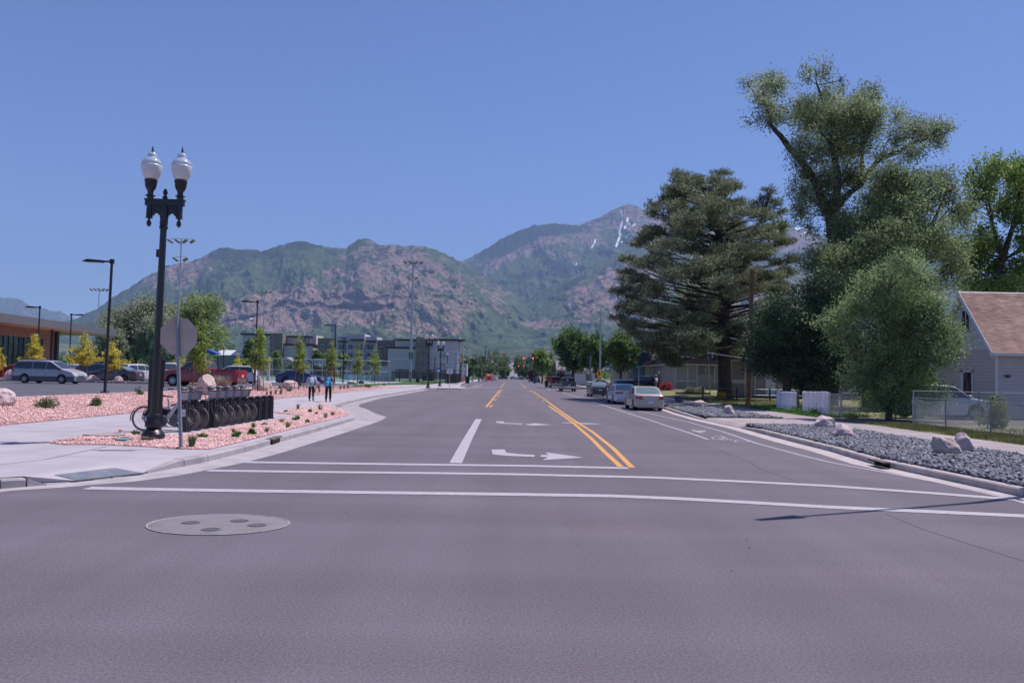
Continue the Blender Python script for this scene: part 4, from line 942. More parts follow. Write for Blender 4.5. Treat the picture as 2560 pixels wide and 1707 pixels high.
for i in range(235):
    y = g.uniform(640, 1560) if i > 30 else g.uniform(640, 1000)
    xl = np.interp(y, [e[0] for e in env], [e[1] for e in env]); xr = np.interp(y, [e[0] for e in env], [e[2] for e in env])
    xc = np.interp(y, [640, 850, 1260, 1600], [560, 600, 640, 640]); half = (xr - xl) / 2; xm = (xl + xr) / 2
    a = g.uniform(0, 2 * pi); rad = g.random() ** .45; rx = g.uniform(45, 95) * (.7 if y < 800 else 1); x = xm + cos(a) * rad * max(10, half - rx * .8); yo = sin(a) * rad * half * .035 * .9
    if 1330 < y and abs(x - 640) < 60 and yo < 0: continue
    sy = y + 40 + g.uniform(20, 150) * abs(x - xc) / 400
    src = Vector(PD(*cT(xc, min(sy, 1440)), D)) - Vector(bs_)
    add_clump(x, y, yo, rx, g.uniform(20, 40), int(70 * (rx / 70) ** 2), src)
for y, xl, xr in env:
    for s_, xe in ((-1, xl), (1, xr)):
        for q_ in range(2):
            rx = g.uniform(38, 65); y2 = y + g.uniform(-20, 25); xc = 600
            src = Vector(PD(*cT(620, min(y2 + 90, 1440)), D)) - Vector(bs_)
            add_clump(xe - s_ * rx * (.9 + q_), y2, g.uniform(-2, 2), rx, g.uniform(16, 30), 60, src)
for x, y in ((870, 700), (850, 740), (905, 760), (860, 790), (930, 810), (790, 770)):
    add_clump(x, y, 1.5, 42, 26, 40, Vector(tb2[2]))
tb.build('trunk', mt_barkd, root, smooth='all')
T_ = np.concatenate(tufts); Ln = np.repeat(T_, 9, 0); off = g.normal(size=Ln.shape) * .16; off[:, 2] = abs(off[:, 2]) * .8
leafobj('crown', leaves(Ln + off, .30, g, .20, dirs=off / .2 + np.array([0, 0, .45])), lf_pine, root)

# trees along the far right side of the road
cZ = zc(1360, 820, 4.2)
def at(px, py, D): return PD(px, py, D)
def round_tree(name, label, px, top, halfw, D, lmat, seed, n=9000, ls=.35, gz=0.0, group=None, base_py=None, squash=1.0, cat='tree', trunkf=.28, shell=.6, n_b=9, cl=None):
    p = XD(px, D); H = PD(px, top, D).z - gz; r = halfw * D / FPX; g_ = np.random.default_rng(seed)
    hb = H * trunkf; ch = (H - hb) / 2; bl = [(0, 0, hb + ch, r * .6, r * .6, ch * .85)]
    for k in range(n_b):
        a = g_.uniform(0, 2 * pi); zz = g_.uniform(-.75, .8); rr = r * .62 * sqrt(max(.08, 1 - zz * zz)); s_ = g_.uniform(.32, .5)
        bl.append((cos(a) * rr, sin(a) * rr, hb + ch + zz * ch * .75, r * s_, r * s_, ch * s_ * .9))
    return blob_tree(name, label, cat, (p, D, gz), bl, [([(0, 0, 0), (0, 0, hb), (g_.uniform(-.3, .3), 0, hb + ch)], max(.06, H * .024), H * .01)], n, ls, lmat, mt_barkd, seed, group=group, percl=14, cl=cl or max(.5, r * .3), shell=shell, gap=(.2, max(.9, r * .45)), drop=.5 if 'willow' in name else 0)
G_R = 'dark leafy trees along the right side of the road beyond the parked cars'
round_tree('ash_tree', 'large dark round-crowned tree right of the road, in line above the dark pickup', 1432, 818, 60, 135, lf_mid, 201, 24000, .40)
round_tree('ash_tree', 'dark leafy tree just right of the tall steel street lamp pole', 1490, 832, 42, 128, lf_mid, 202, 12000, .40)
round_tree('ash_tree', 'leafy dark tree behind the blue and white bus stop sign', 1552, 824, 48, 118, lf_mid, 203, 14000, .38)
round_tree('ash_tree', 'light green tree left of the large round-crowned tree at the right of the road', 1355, 871, 26, 215, lf_right, 204, 7000, .5)
round_tree('ash_tree', 'hazy tree with grey twigs between the light green tree and the dark pickup', 1395, 895, 18, 190, lf_grey, 205, 3500, .4)
round_tree('plum_tree', 'small purple-leaved plum tree by the far traffic signals', 1333, 922, 13, 245, lf_purple, 206, 3000, .45, trunkf=.1)
round_tree('plum_tree', 'purple-leaved tree under the large round crown behind the maroon pickup', 1403, 925, 12, 160, lf_purple, 207, 2500, .35, trunkf=.15)
round_tree('poplar_tree', 'sunlit tree with a pale trunk seen behind the low brown-roofed motel', 1755, 700, 70, 118, lf_grey, 208, 14000, .4, trunkf=.35)
round_tree('poplar_tree', 'light green tree between the pine trunk and the wooden pole', 1905, 800, 55, 95, lf_mass, 209, 14000, .34, trunkf=.25)
round_tree('poplar_tree', 'dark tree behind the big pine, right of its trunk', 1640, 850, 40, 160, lf_mass, 210, 8000, .4)
# left trees behind the lot
round_tree('willow_tree', 'wide grey-green willow behind the car park, left of the tall twin-globe lamp', 338, 738, 88, 150, lf_grey, 211, 26000, .42, gz=.4, trunkf=.12, n_b=14)
round_tree('willow_tree', 'grey-green willow overlapped by the tall twin-globe lamp post', 400, 775, 60, 146, lf_grey, 212, 14000, .42, gz=.4, trunkf=.08, n_b=10)
round_tree('willow_tree', 'olive-green dome-shaped willow right of the tall twin-globe lamp', 478, 731, 84, 158, lf_olive, 213, 26000, .42, gz=.4, trunkf=.15, n_b=14)
round_tree('willow_tree', 'dark grey-green tree low behind the end of the wood-clad building', 270, 800, 50, 140, lf_grey, 214, 9000, .4, gz=.4, trunkf=.05)
# young staked trees on the gravel
def young_tree(px, py, top, halfw, label, seed, D=None, lm=None, n=3600, stakes=2, gz=None, tall=1.0, group='young staked trees on the pink gravel', lsz=.15, name='young_tree'):
    p = BG(px, py) if D is None else Vector((XD(px, D), D, gz))
    H = PD(px, top, p.y).z - p.z; r = halfw * p.y / FPX; g_ = np.random.default_rng(seed); bl = []
    for k in range(17):
        t = k / 16; z = H * (.33 + .63 * t); w = r * (1.0 - .80 * t ** 1.3) * (.7 + .3 * min(1, t / .2)) * g_.uniform(.75, 1.3); a = k * 2.4 + g_.uniform(-.6, .6)
        bl.append((cos(a) * w * .5, sin(a) * w * .5, z + g_.uniform(-.04, .04) * H, w * g_.uniform(.45, .85), w * .66, H * g_.uniform(.045, .085)))
    t_ = blob_tree(name, label, 'tree', tuple(p), bl, [([(0, 0, 0), (0, 0, H * .35), (0, 0, H * .95)], .055, .015)], int(n * (.5 if 'golden' in name else .7)), lsz, lm or lf_young, mt_barkr, seed, group=group, percl=14, cl=.42, shell=.15, aspect=.42, up=.5)
    for k in range(stakes):
        a = [2.9, .25, 1.5][k % 3]; B().tube([(cos(a) * .42, sin(a) * .3, 0), (cos(a) * .26, sin(a) * .18, 2.1)], .028, 6).build('stake', M('stake_wood', (.36, .13, .05), rough=.8, var=.2), t_)
    return t_
young_tree(496, 979, 783, 34, 'nearest young green tree, between two orange stakes by the largest boulder', 301, n=5200)
young_tree(644, 978, 815, 30, 'young green tree with its top against the tall dark lot light behind the red pickup', 302, n=4600, stakes=3)
young_tree(747, 974, 838, 24, 'young tree between orange stakes left of the two walkers', 303, n=3800)
young_tree(827, 968, 850, 22, 'young tree above the walker with the bright blue backpack', 304, n=3000)
young_tree(892.5, 963.7, 862, 18, 'slim young tree right of the dark park lamp post', 305, n=2400)
young_tree(937, 962, 865, 22, 'last young tree of the row, before the black iron fence', 306, n=2600)
GY = 'golden-leaved young trees in the car park'
for px, top, hw, D_, lab, sd_, n_ in [(-4, 868, 16, 68, 'golden-leaved young tree cut by the left edge of the view', 311, 1500), (82, 838, 32, 68, 'golden-leaved tree standing behind the silver minivan', 312, 4200), (207, 829, 38, 68, 'widest golden-leaved tree, between the minivan and the dark blue wagon', 313, 4600),
                                     (279, 850, 29, 68, 'golden-leaved tree just right of the nearest car park light pole', 314, 3600), (443, 884, 17, 92, 'small golden-leaved tree behind the bonnet of the red pickup', 315, 1600), (594, 886, 13, 95, 'small golden-leaved tree behind the bed of the red pickup', 316, 1400)]:
    young_tree(px, 0, top, hw, lab, sd_, D=D_, lm=lf_yellow, n=n_, stakes=2 if D_ < 80 else 0, gz=LOTZ + .1, group=GY, lsz=.17, name='golden_tree')
# trees around the apartments and along the far road
G_F = 'leafy trees between the park and the apartments'
for px, top, hw, D_, lab, sd_ in [(620, 842, 16, 175, 'narrow green tree before the left brick tower of the apartments', 321), (690, 868, 14, 170, 'green tree behind the tan gabled pavilion', 322), (800, 872, 24, 180, 'green tree left of the basketball backboard', 323), (855, 880, 14, 175, 'small green tree right of the basketball backboard', 324), (570, 850, 30, 260, 'dark green tree beside the billboard', 325), (610, 895, 30, 150, 'low green shrubby tree behind the tall court fence', 326), (740, 900, 26, 160, 'low tree behind the middle of the court fence', 327)]:
    round_tree('park_tree', lab, px, top, hw, D_, lf_mid if sd_ % 2 else lf_right, sd_, 3200, .42, gz=.4, group=G_F, trunkf=.12)
def fz(D): return terr(D)
ORD = 'first second third fourth fifth sixth seventh eighth ninth tenth eleventh twelfth thirteenth'.split()
far = [(1160, 885, 16, 330, 0), (1185, 878, 20, 360, 0), (1208, 880, 18, 400, 0), (1236, 868, 26, 520, 1), (1262, 880, 18, 560, 1), (1172, 905, 14, 300, 0), (1196, 915, 12, 290, 1), (1220, 905, 18, 340, 0), (1248, 902, 20, 450, 0), (1266, 915, 13, 480, 0), (1298, 890, 16, 620, 1),
       (1300, 905, 14, 480, 0), (1318, 902, 17, 420, 0), (1340, 888, 14, 380, 1), (1298, 877, 14, 700, 2), (1322, 885, 14, 560, 0), (1345, 905, 18, 320, 0), (1372, 890, 14, 300, 0), (1380, 915, 14, 260, 0), (1150, 898, 12, 420, 0), (1305, 920, 10, 420, 0), (1255, 922, 10, 430, 0), (1370, 870, 16, 420, 0)]
for i, (px, top, hw, D_, k) in enumerate(far):
    side = 'left' if px < 1278 else 'right'; rk = sorted(f_[0] + f_[3] * 1e-4 for f_ in far if (f_[0] < 1278) == (px < 1278)).index(px + D_ * 1e-4)
    round_tree('roadside_tree', f'hazy far tree on the {side} of the climbing road, {ORD[rk]} of them from the left', px, top, hw, D_, [lf_far, lf_mid, lf_brown][k], 400 + i, 1500, max(.5, D_ * .0016), gz=fz(D_), group=f'far trees on the {side} of the climbing road', trunkf=.1, n_b=7)
# the town's trees on the rising ground: one mass
g = np.random.default_rng(55); cen = []; siz = []
for i in range(2600):
    D_ = 430 + 2600 * g.random() ** 1.5; px = g.uniform(-150, 2750); x = XD(px, D_)
    if abs(x + 1) < 15 + D_ * .004: continue
    h = g.uniform(5, 12); r = g.uniform(3.5, 8); n = 26; q = g.normal(size=(n, 3)) * .5; q /= np.maximum(1, np.linalg.norm(q, axis=1, keepdims=True))
    cen.append(np.array([x, D_, terr(D_) + h * .55]) + q * np.array([r, r, h * .5])); siz.append(np.full(n, 1.3 + D_ * .0011))
cen = np.concatenate(cen); siz = np.concatenate(siz); V = leaves(cen, 1.0, g, .9); V = (V.reshape(-1, 4, 3) - cen[:, None]) * siz[:, None, None] + cen[:, None]
o = link('far_woods', np_mesh('far_woods', V.reshape(-1, 3), np.arange(len(cen) * 4).reshape(-1, 4), lf_far)); o['kind'] = 'stuff'
# ============================================================ VEHICLES
mt_glass = M('car_glass', (.035, .045, .05), rough=.04, spec=.9)
mt_glass2 = M('car_glass_pale', (.14, .20, .22), rough=.06, spec=.9)
mt_tyre = M('tyre_rubber', (.025, .023, .027), rough=.85)
mt_rim = M('alloy', (.5, .5, .54), rough=.35, metal=.7)
mt_blackp = M('black_plastic', (.028, .027, .031), rough=.6)
mt_redl = M('tail_lens', (.42, .012, .02), rough=.15, coat=.5)
mt_amber = M('amber_lens', (.6, .16, .03), rough=.2)
mt_clear = M('head_lens', (.62, .63, .66), rough=.1, coat=.5)
mt_chrome = M('chrome', (.72, .70, .72), rough=.18, metal=1.0)
mt_plate = M('number_plate', (.62, .62, .70), rough=.5)
mt_under = M('underbody', (.02, .02, .022), rough=.9)
def paintm(name, c, rough=.28): return M(name, c, rough=rough, coat=.6, spec=.5, var=.03, vs=2)
SHAPES = {
 # top outline (x/L from front .5 to rear -.5, z/H), belt z/H, cowl x, roof front x, roof rear x, rear-glass foot x
 'sedan': dict(top=[(.5, .40), (.492, .46), (.46, .53), (.36, .60), (.24, .655), (.215, .67), (.05, .965), (-.02, .995), (-.12, 1.0), (-.20, .97), (-.345, .735), (-.36, .725), (-.47, .70), (-.492, .66), (-.5, .60)], belt=.655, cowl=.215, rf=.05, rr=-.20, rg=-.345, doors=(.20, -.03, -.225)),
 'old_sedan': dict(top=[(.5, .36), (.49, .45), (.45, .50), (.22, .60), (.205, .62), (.06, .96), (-.03, 1.0), (-.14, .995), (-.205, .96), (-.325, .70), (-.34, .69), (-.48, .665), (-.495, .62), (-.5, .50)], belt=.63, cowl=.205, rf=.06, rr=-.205, rg=-.325, doors=(.20, -.03, -.22)),
 'coupe_sedan': dict(top=[(.5, .38), (.49, .46), (.45, .53), (.30, .63), (.24, .67), (.05, .97), (-.04, 1.0), (-.15, .985), (-.25, .92), (-.40, .75), (-.47, .73), (-.492, .69), (-.5, .60)], belt=.66, cowl=.24, rf=.05, rr=-.22, rg=-.40, doors=(.21, -.02, -.23)),
 'minivan': dict(top=[(.5, .36), (.49, .44), (.465, .50), (.43, .54), (.33, .62), (.30, .645), (.115, .95), (.05, .985), (-.1, 1.0), (-.36, .985), (-.42, .96), (-.47, .72), (-.487, .56), (-.5, .45)], belt=.60, cowl=.30, rf=.115, rr=-.42, rg=-.468, doors=(.27, .05, -.17)),
 'suv': dict(top=[(.5, .40), (.49, .50), (.46, .56), (.30, .62), (.26, .64), (.11, .955), (.03, .99), (-.1, 1.0), (-.33, .975), (-.40, .94), (-.465, .70), (-.485, .60), (-.5, .48)], belt=.62, cowl=.26, rf=.11, rr=-.39, rg=-.46, doors=(.235, .03, -.18)),
 'cab_pickup': dict(top=[(.5, .42), (.495, .56), (.47, .61), (.30, .66), (.245, .67), (.16, .95), (.10, .985), (.02, 1.0), (-.06, .985), (-.085, .96), (-.105, .66), (-.12, .66), (-.46, .66), (-.495, .66), (-.5, .64)], belt=.655, cowl=.245, rf=.16, rr=-.085, rg=-.105, doors=(.235, .08, -.06)),
}
def vehicle(name, label, cat, loc, rz, kind, L, W, H, pm, wheel=.33, wb=None, group=None, clad=None, rear=True, lights='box', glass=None, gc=.19, rimr=.62, tail_h=.52, plate=True, rack=False, extra=None, spokes=7, bumper=None):
    s = SHAPES[kind]; root = thing(name, label, cat, loc, rz, group); glass = glass or mt_glass
    wb = wb or L * .585; xf = L * .5 - (L - wb) * .47; xr = xf - wb; ra = wheel * 1.17
    tx = [p[0] * L for p in s['top']][::-1]; tz = [p[1] * H for p in s['top']][::-1]
    zt = lambda x: float(np.interp(x, tx, tz)); belt = s['belt'] * H
    def w_(x):
        u = abs(x) / (L / 2); return W / 2 * (1 - .035 * u ** 2 - .13 * max(0, (u - .8) / .2) ** 2.2)
    tum = .30 if kind != 'cab_pickup' else .2
    def shoulder(x): return min(belt + .03 * H * (-x / L), zt(x) - .05)
    def rtop(x): return max(shoulder(x) + .01, zt(x) - .055)
    def ysd(x, z):
        w = w_(x); sh = shoulder(x)
        if z <= sh: return w * (1 - .05 * max(0, (z - sh * .55) / (sh * .45)) ** 2 - .04 * max(0, 1 - z / (sh * .45)) ** 2)
        return w * .95 - tum * (z - sh)
    def zb(x):
        z = gc
        for xa in (xf, xr):
            if abs(x - xa) < ra: z = max(z, wheel + sqrt(ra * ra - (x - xa) ** 2) * .98)
        return z
    st = sorted(set([round(v, 4) for v in list(np.linspace(-L / 2, L / 2, 40)) + [p[0] * L for p in s['top']] + [xa + ra * cos(a) * .999 for xa in (xf, xr) for a in np.linspace(0, pi, 13)]]))
    b = B(); nr = 10
    for x in st:
        z0 = zb(x); sh = max(shoulder(x), z0 + .04); rt = max(rtop(x), sh + .005); top = max(zt(x), rt + .012)
        if abs(x) > L * .497: z0 = max(z0, gc + .06)
        zl = z0 + (sh - z0) * .35
        half = [(.0, z0), (ysd(x, z0 + .02) * .93, z0), (ysd(x, z0 + .05), z0 + .045), (ysd(x, zl), zl), (ysd(x, (zl + sh) / 2), (zl + sh) / 2), (ysd(x, sh), sh)]
        yr = ysd(x, rt) if rt > sh + .03 else ysd(x, sh) - .02
        half += [(yr, rt), (max(.05, yr - .055), (rt + top) / 2 + .01), (max(.04, yr - .16), top - .004), (0, top)]
        for y, z in half: b.v.append((x, y, z))
    n = len(st)
    for i in range(n - 1):
        for k in range(nr - 1): b.f.append((i * nr + k, (i + 1) * nr + k, (i + 1) * nr + k + 1, i * nr + k + 1))
    b.f.append(tuple(range(nr))); b.f.append(tuple((n - 1) * nr + k for k in range(nr))[::-1])
    m_ = len(b.v); b.v += [(x, -y, z) for x, y, z in b.v]; b.f += [tuple(m_ + i for i in f_)[::-1] for f_ in b.f]
    me = b.mesh('body', pm, smooth=True); import bmesh
    bm = bmesh.new(); bm.from_mesh(me); bmesh.ops.remove_doubles(bm, verts=bm.verts, dist=.0008); bmesh.ops.recalc_face_normals(bm, faces=bm.faces); bm.to_mesh(me); bm.free()
    me.set_sharp_from_angle(angle=radians(38)); body = link('body', me, root)
    # arch liners (dark)
    bl = B()
    for xa in (xf, xr):
        for sy in (-1, 1):
            y1 = w_(xa) * .90 * sy; y0 = w_(xa) * .45 * sy
            pts = [(xa + ra * .99 * cos(a), wheel + ra * .97 * sin(a)) for a in np.linspace(0, pi, 10)]
            o = len(bl.v); bl.v += [(x, y0, max(z, gc)) for x, z in pts] + [(x, y1, max(z, gc)) for x, z in pts]
            for i in range(9): bl.f.append((o + i, o + i + 1, o + 11 + i, o + 10 + i))
            bl.f.append(tuple(o + i for i in range(10)))
    bl.box(-L * .44, L * .44, -W * .36, W * .36, gc - .03, gc + .03)
    bl.build('arch_liner', mt_under, root)
    # side windows
    d0, d1, d2 = [v * L for v in s['doors']]
    ends = {'cab_pickup': -.075 * L, 'minivan': s['rr'] * L - .04 * L, 'suv': s['rr'] * L - .035 * L}.get(kind, s['rg'] * L * .86)
    spans = [(d0, d1 + .03), (d1 - .03, d2 + .03)]
    if ends < d2 - .25: spans.append((d2 - .04, ends))
    for sy in (-1, 1):
        for (xa, xb) in spans:
            g_ = B(); xs_ = np.linspace(xa, xb, 9); prev = False; o = 0; cnt = 0
            for x in xs_:
                zlo = shoulder(x) + .035; zhi = min(zt(x) - .10, .915 * H)
                if kind not in ('minivan', 'suv', 'cab_pickup') and x < d2: zhi = min(zhi, zt(x) - .12)
                if zhi - zlo < .03: zhi = zlo + .015
                for z in (zlo, (zlo + zhi) / 2, zhi): g_.v.append((x, sy * (ysd(x, z) + .012), z))
                cnt += 1
            for i in range(cnt - 1):
                for k in range(2): g_.f.append((i * 3 + k, (i + 1) * 3 + k, (i + 1) * 3 + k + 1, i * 3 + k + 1))
            g_.build('side_window', glass, root, smooth=True)
    def screen(nm, xa, xb, mt):
        g_ = B(); xs_ = np.linspace(xa, xb, 8)
        for x in xs_:
            z = zt(x); y = ysd(x, rtop(x)) - .085
            for q in np.linspace(-1, 1, 7): g_.v.append((x + (.014 if xb < xa and nm == 'windscreen' else -.014), y * q, z + .012 - .03 * abs(q) ** 4))
        for i in range(7):
            for k in range(6): g_.f.append((i * 7 + k, i * 7 + k + 1, (i + 1) * 7 + k + 1, (i + 1) * 7 + k))
        return g_.build(nm, mt, root, smooth=True)
    screen('windscreen', s['cowl'] * L - .05, s['rf'] * L + .03, glass)
    screen('rear_window', s['rr'] * L - .02, s['rg'] * L + .03, mt_glass2 if kind in ('sedan', 'old_sedan', 'coupe_sedan') else glass)
    # wheels
    tm = B().lathe([(wheel * .55, -.10), (wheel * .93, -.105), (wheel, -.07), (wheel, .07), (wheel * .93, .105), (wheel * .55, .10)], (0, 0, 0), 24, 'y').mesh('wheel', mt_tyre, True)
    rb = B(); R = wheel * rimr; rb.lathe([(R, .085), (R * .97, .112), (R * .88, .105), (R * .84, .06), (R * .2, .05)], (0, 0, 0), 24, 'y'); rb.lathe([(R * .24, .05), (R * .22, .105), (.001, .11)], (0, 0, 0), 12, 'y')
    for k in range(spokes):
        a = 2 * pi * k / spokes; mm = Matrix.Rotation(a, 4, 'Y'); rb.box(R * .15, R * .93, .07, .10, -R * .10, R * .10, mm)
    rm = rb.mesh('rim', mt_rim, True); rdk = B().lathe([(R * .9, .055), (.001, .055)], (0, 0, 0), 20, 'y').mesh('rim_back', mt_under)
    for xa in (xf, xr):
        for sy in (-1, 1):
            w = link('wheel', tm, root, (xa, sy * (w_(xa) - .125), wheel)); w.rotation_euler = (0, 0, 0 if sy > 0 else pi)
            link('rim', rm, w); link('brake_disc', rdk, w)
    # lamps
    for sy in (-1, 1):
        y0, y1 = W * .275, W * .455; hz = H * tail_h
        t = B()
        if lights == 'tall': y0, y1, zl, zh = W * .40, W * .462, H * .48, H * .64
        elif lights == 'wide': y0, y1, zl, zh = W * .17, W * .44, hz - .01, hz + .125
        else: zl, zh = hz - .03, hz + .13
        xx = -L / 2
        t.v = [(xx - .012, sy * y0, zl), (xx - .012, sy * (y1 - .04), zl), (xx + .10, sy * (w_(xx + .1) + .008), zl + .01), (xx + .24, sy * (w_(xx + .24) + .006), (zl + zh) / 2),
               (xx - .0, sy * y0, zh), (xx + .002, sy * (y1 - .04), zh), (xx + .11, sy * (w_(xx + .1) + .004), zh), (xx + .24, sy * (w_(xx + .24) + .005), (zl + zh) / 2 + .04)]
        t.f = [(0, 1, 5, 4), (1, 2, 6, 5), (2, 3, 7, 6), (4, 5, 6, 7)]
        t.build('tail_light', mt_redl, root)
        hl = B(); xx = L / 2; zl, zh = zt(xx - .03) - .10, zt(xx - .1) - .03
        hl.v = [(xx + .012, sy * W * .24, zl), (xx + .012, sy * W * .40, zl), (xx - .10, sy * (w_(xx - .1) + .008), zl + .01), (xx - .30, sy * (w_(xx - .3) + .006), zh), (xx - .03, sy * W * .25, zh - .01), (xx - .06, sy * W * .38, zh), (xx - .14, sy * (w_(xx - .14) + .004), zh + .01)]
        hl.f = [(0, 1, 5, 4), (1, 2, 6, 5), (2, 3, 6)]; hl.build('headlight', mt_clear, root)
        xm = s['cowl'] * L - .12 * 1; zm = shoulder(xm) + .07
        mb = B(); mb.lathe([(.001, -.07), (.08, -.06), (.09, 0), (.06, .07), (.001, .08)], (xm, sy * (ysd(xm, zm) + .12), zm + .02), 10, 'x'); mb.cbox(xm, sy * (ysd(xm, zm) + .03), zm - .02, .05, .12, .03)
        mb.build('mirror', mt_blackp if clad or kind == 'cab_pickup' else pm, root, smooth=True)
        for xd in (d1 + .10, d2 + .12): B().cbox(xd, sy * (ysd(xd, belt * .9) + .012), belt * .90, .17, .025, .028).build('door_handle', mt_chrome if kind == 'minivan' else mt_blackp, root)
        for xd in (d0 - .05, d1, d2):
            sb = B()
            zs = np.linspace(gc + .08, shoulder(xd) - .01, 6)
            for a, c in zip(zs[:-1], zs[1:]):
                if zb(xd) < a: sb.add([(xd - .006, sy * (ysd(xd, a) + .003), a), (xd + .006, sy * (ysd(xd, a) + .003), a), (xd + .006, sy * (ysd(xd, c) + .003), c), (xd - .006, sy * (ysd(xd, c) + .003), c)], [(0, 1, 2, 3)])
            if sb.v: sb.build('door_seam', mt_blackp, root)
    if clad:
        for sy in (-1, 1):
            cb = B(); row = []
            for x in np.linspace(-L * .495, L * .49, 60):
                z0 = max(zb(x), gc) + .0; z1 = gc + .33 * H * .62; 
                row.append((x, z0, max(z0 + .002, z1)))
            for x, z0, z1 in row:
                for z in (z0, z1): cb.v.append((x, sy * (ysd(x, z) + .012), z))
            for i in range(len(row) - 1): cb.f.append((2 * i, 2 * i + 2, 2 * i + 3, 2 * i + 1))
            cb.build('cladding', clad, root, smooth=True)
        for sx in (-1, 1):
            for z0, z1 in ((gc + .05, gc + .36),): B().box(sx * (L / 2 - .05), sx * (L / 2 + .018), -W * .34, W * .34, z0 + .06, z1 - .02).build('bumper', clad, root)
    else:
        bb_ = B(); bb_.box(-L / 2 - .035, -L / 2 + .03, -W * .41, W * .41, gc + .13, gc + .34 if kind != 'cab_pickup' else gc + .36)
        bb_.build('bumper', bumper or pm, root)
    gr = B(); gr.box(L / 2 - .02, L / 2 + .014, -W * .20, W * .20, zt(L / 2) - .14, zt(L / 2) - .02); gr.build('grille', mt_blackp, root)
    if plate: B().box(-L / 2 - .045, -L / 2 - .03, -.16, .16, H * (.30 if kind in ('old_sedan',) else .40), H * (.30 if kind in ('old_sedan',) else .40) + .155).build('number_plate', mt_plate, root)
    if kind == 'cab_pickup':
        B().box(-L * .47, -L * .125, -W * .40, W * .40, zt(-L * .3) - .0, zt(-L * .3) + .006).build('bed_liner', mt_under, root)
        for sy in (-1, 1): B().box(-L * .485, -L * .115, sy * W * .41, sy * W * .455, zt(-L * .3) + .0, zt(-L * .3) + .05).build('bed_rail', pm, root)
        B().box(-L * .505, -L * .485, -W * .395, W * .395, H * .35, H * .645).build('tailgate', pm, root)
    if rack:
        for sy in (-1, 1): B().tube([(L * .0, sy * W * .33, H + .03), (-L * .36, sy * W * .33, H + .02)], .018, 6).build('roof_rail', mt_blackp, root)
    return root
def R_(n, c): return paintm(n, c)
UP = pi / 2      # pointing up the road
def lotx(px, Y): return XD(px, Y)
# --- left lot
v_ = vehicle('minivan', 'silver two-tone minivan with grey lower cladding stopped in the car park', 'minivan', (XD(118, 60.2), 60.6, LOTZ), radians(-4), 'minivan', 4.95, 1.87, 1.75, R_('van_silver', (.36, .34, .38)), wheel=.33, clad=M('van_cladding', (.085, .09, .115), rough=.5), rack=True)
vehicle('pickup_truck', 'dark red crew-cab pickup truck parked behind the bikes and boulders', 'pickup', (XD(513, 60.4), 60.2, LOTZ), radians(176.5), 'cab_pickup', 5.9, 2.03, 1.93, R_('truck_red', (.31, .007, .022)), wheel=.42, wb=3.75, lights='tall', bumper=mt_chrome, gc=.34, rimr=.60, spokes=10)
vehicle('blue_sedan', 'navy blue sedan parked behind the two walkers', 'car', (XD(755, 77.5), 77.5, .62), radians(-2), 'coupe_sedan', 4.6, 1.8, 1.44, R_('navy_paint', (.012, .022, .13)), wheel=.33)
vehicle('parked_sedan', 'dark grey sedan parked behind the car park island, its red tail light to the right', 'car', (XD(287, 73.3), 73.3, LOTZ), radians(178), 'sedan', 4.8, 1.85, 1.48, R_('charcoal_paint', (.065, .06, .075)), wheel=.33)
vehicle('parked_suv', 'dark blue sport utility vehicle beyond the minivan bonnet, nose to the left', 'car', (XD(225, 77.5), 77.5, LOTZ), radians(180), 'suv', 4.7, 1.85, 1.7, R_('slate_blue_paint', (.05, .075, .12)), wheel=.35, rack=True)
vehicle('parked_suv', 'white sport utility vehicle seen from behind, right of the dark grey sedan', 'car', (XD(345, 80), 80, LOTZ), radians(70), 'suv', 4.6, 1.85, 1.72, R_('white_paint', (.62, .61, .66)), wheel=.35, lights='tall')
vehicle('parked_suv', 'white sport utility vehicle half hidden by the front of the red pickup', 'car', (XD(422, 72), 72, LOTZ), radians(-75), 'suv', 4.8, 1.95, 1.85, R_('white_paint', (.62, .61, .66)), wheel=.37)
vehicle('parked_van', 'white van whose roof shows above the bed of the red pickup', 'car', (XD(588, 79), 79, LOTZ), radians(175), 'minivan', 4.6, 1.85, 1.75, R_('white_paint', (.62, .61, .66)), wheel=.34)
vehicle('parked_car', 'bright red car nose behind the back of the silver minivan', 'car', (XD(40, 78), 78, LOTZ), radians(180), 'sedan', 4.4, 1.78, 1.42, R_('bright_red_paint', (.45, .012, .015)), wheel=.33)
vehicle('parked_car', 'pale car just visible over the minivan bonnet', 'car', (XD(178, 88), 88, LOTZ), radians(90), 'suv', 4.5, 1.8, 1.66, R_('pale_paint', (.45, .5, .52)), wheel=.33)
# --- right kerb, tails towards us
def rearcar(px, Yr, L): return (PD(px, 1000, Yr).x, Yr + L / 2)
x, y = rearcar(1625, 46.3, 4.6); gold = vehicle('gold_sedan', 'champagne gold sedan, nearest of the row parked at the right kerb', 'car', (x, y, 0), radians(91), 'old_sedan', 4.68, 1.76, 1.41, R_('gold_paint', (.46, .40, .36)), wheel=.31, lights='box', tail_h=.50)
for sy in (-1, 1): B().box(-2.36, -2.30, sy * .50 - .13, sy * .50 + .13, .62, .68).build('indicator', mt_amber, gold)
x, y = rearcar(1566.5, 56.8, 4.8); vehicle('white_sedan', 'white sedan with wide red tail lights parked behind the gold one', 'car', (x, y, 0), radians(91.5), 'old_sedan', 4.8, 1.79, 1.44, R_('white_paint', (.62, .61, .66)), wheel=.32, lights='wide', tail_h=.53, plate=False)
x, y = rearcar(1563, 64.5, 5.1); vehicle('dark_minivan', 'tall dark blue-grey minivan parked ahead of the white sedan', 'car', (x, y, 0), radians(91), 'minivan', 5.1, 1.98, 1.78, R_('midnight_paint', (.045, .065, .115)), wheel=.34, lights='tall')
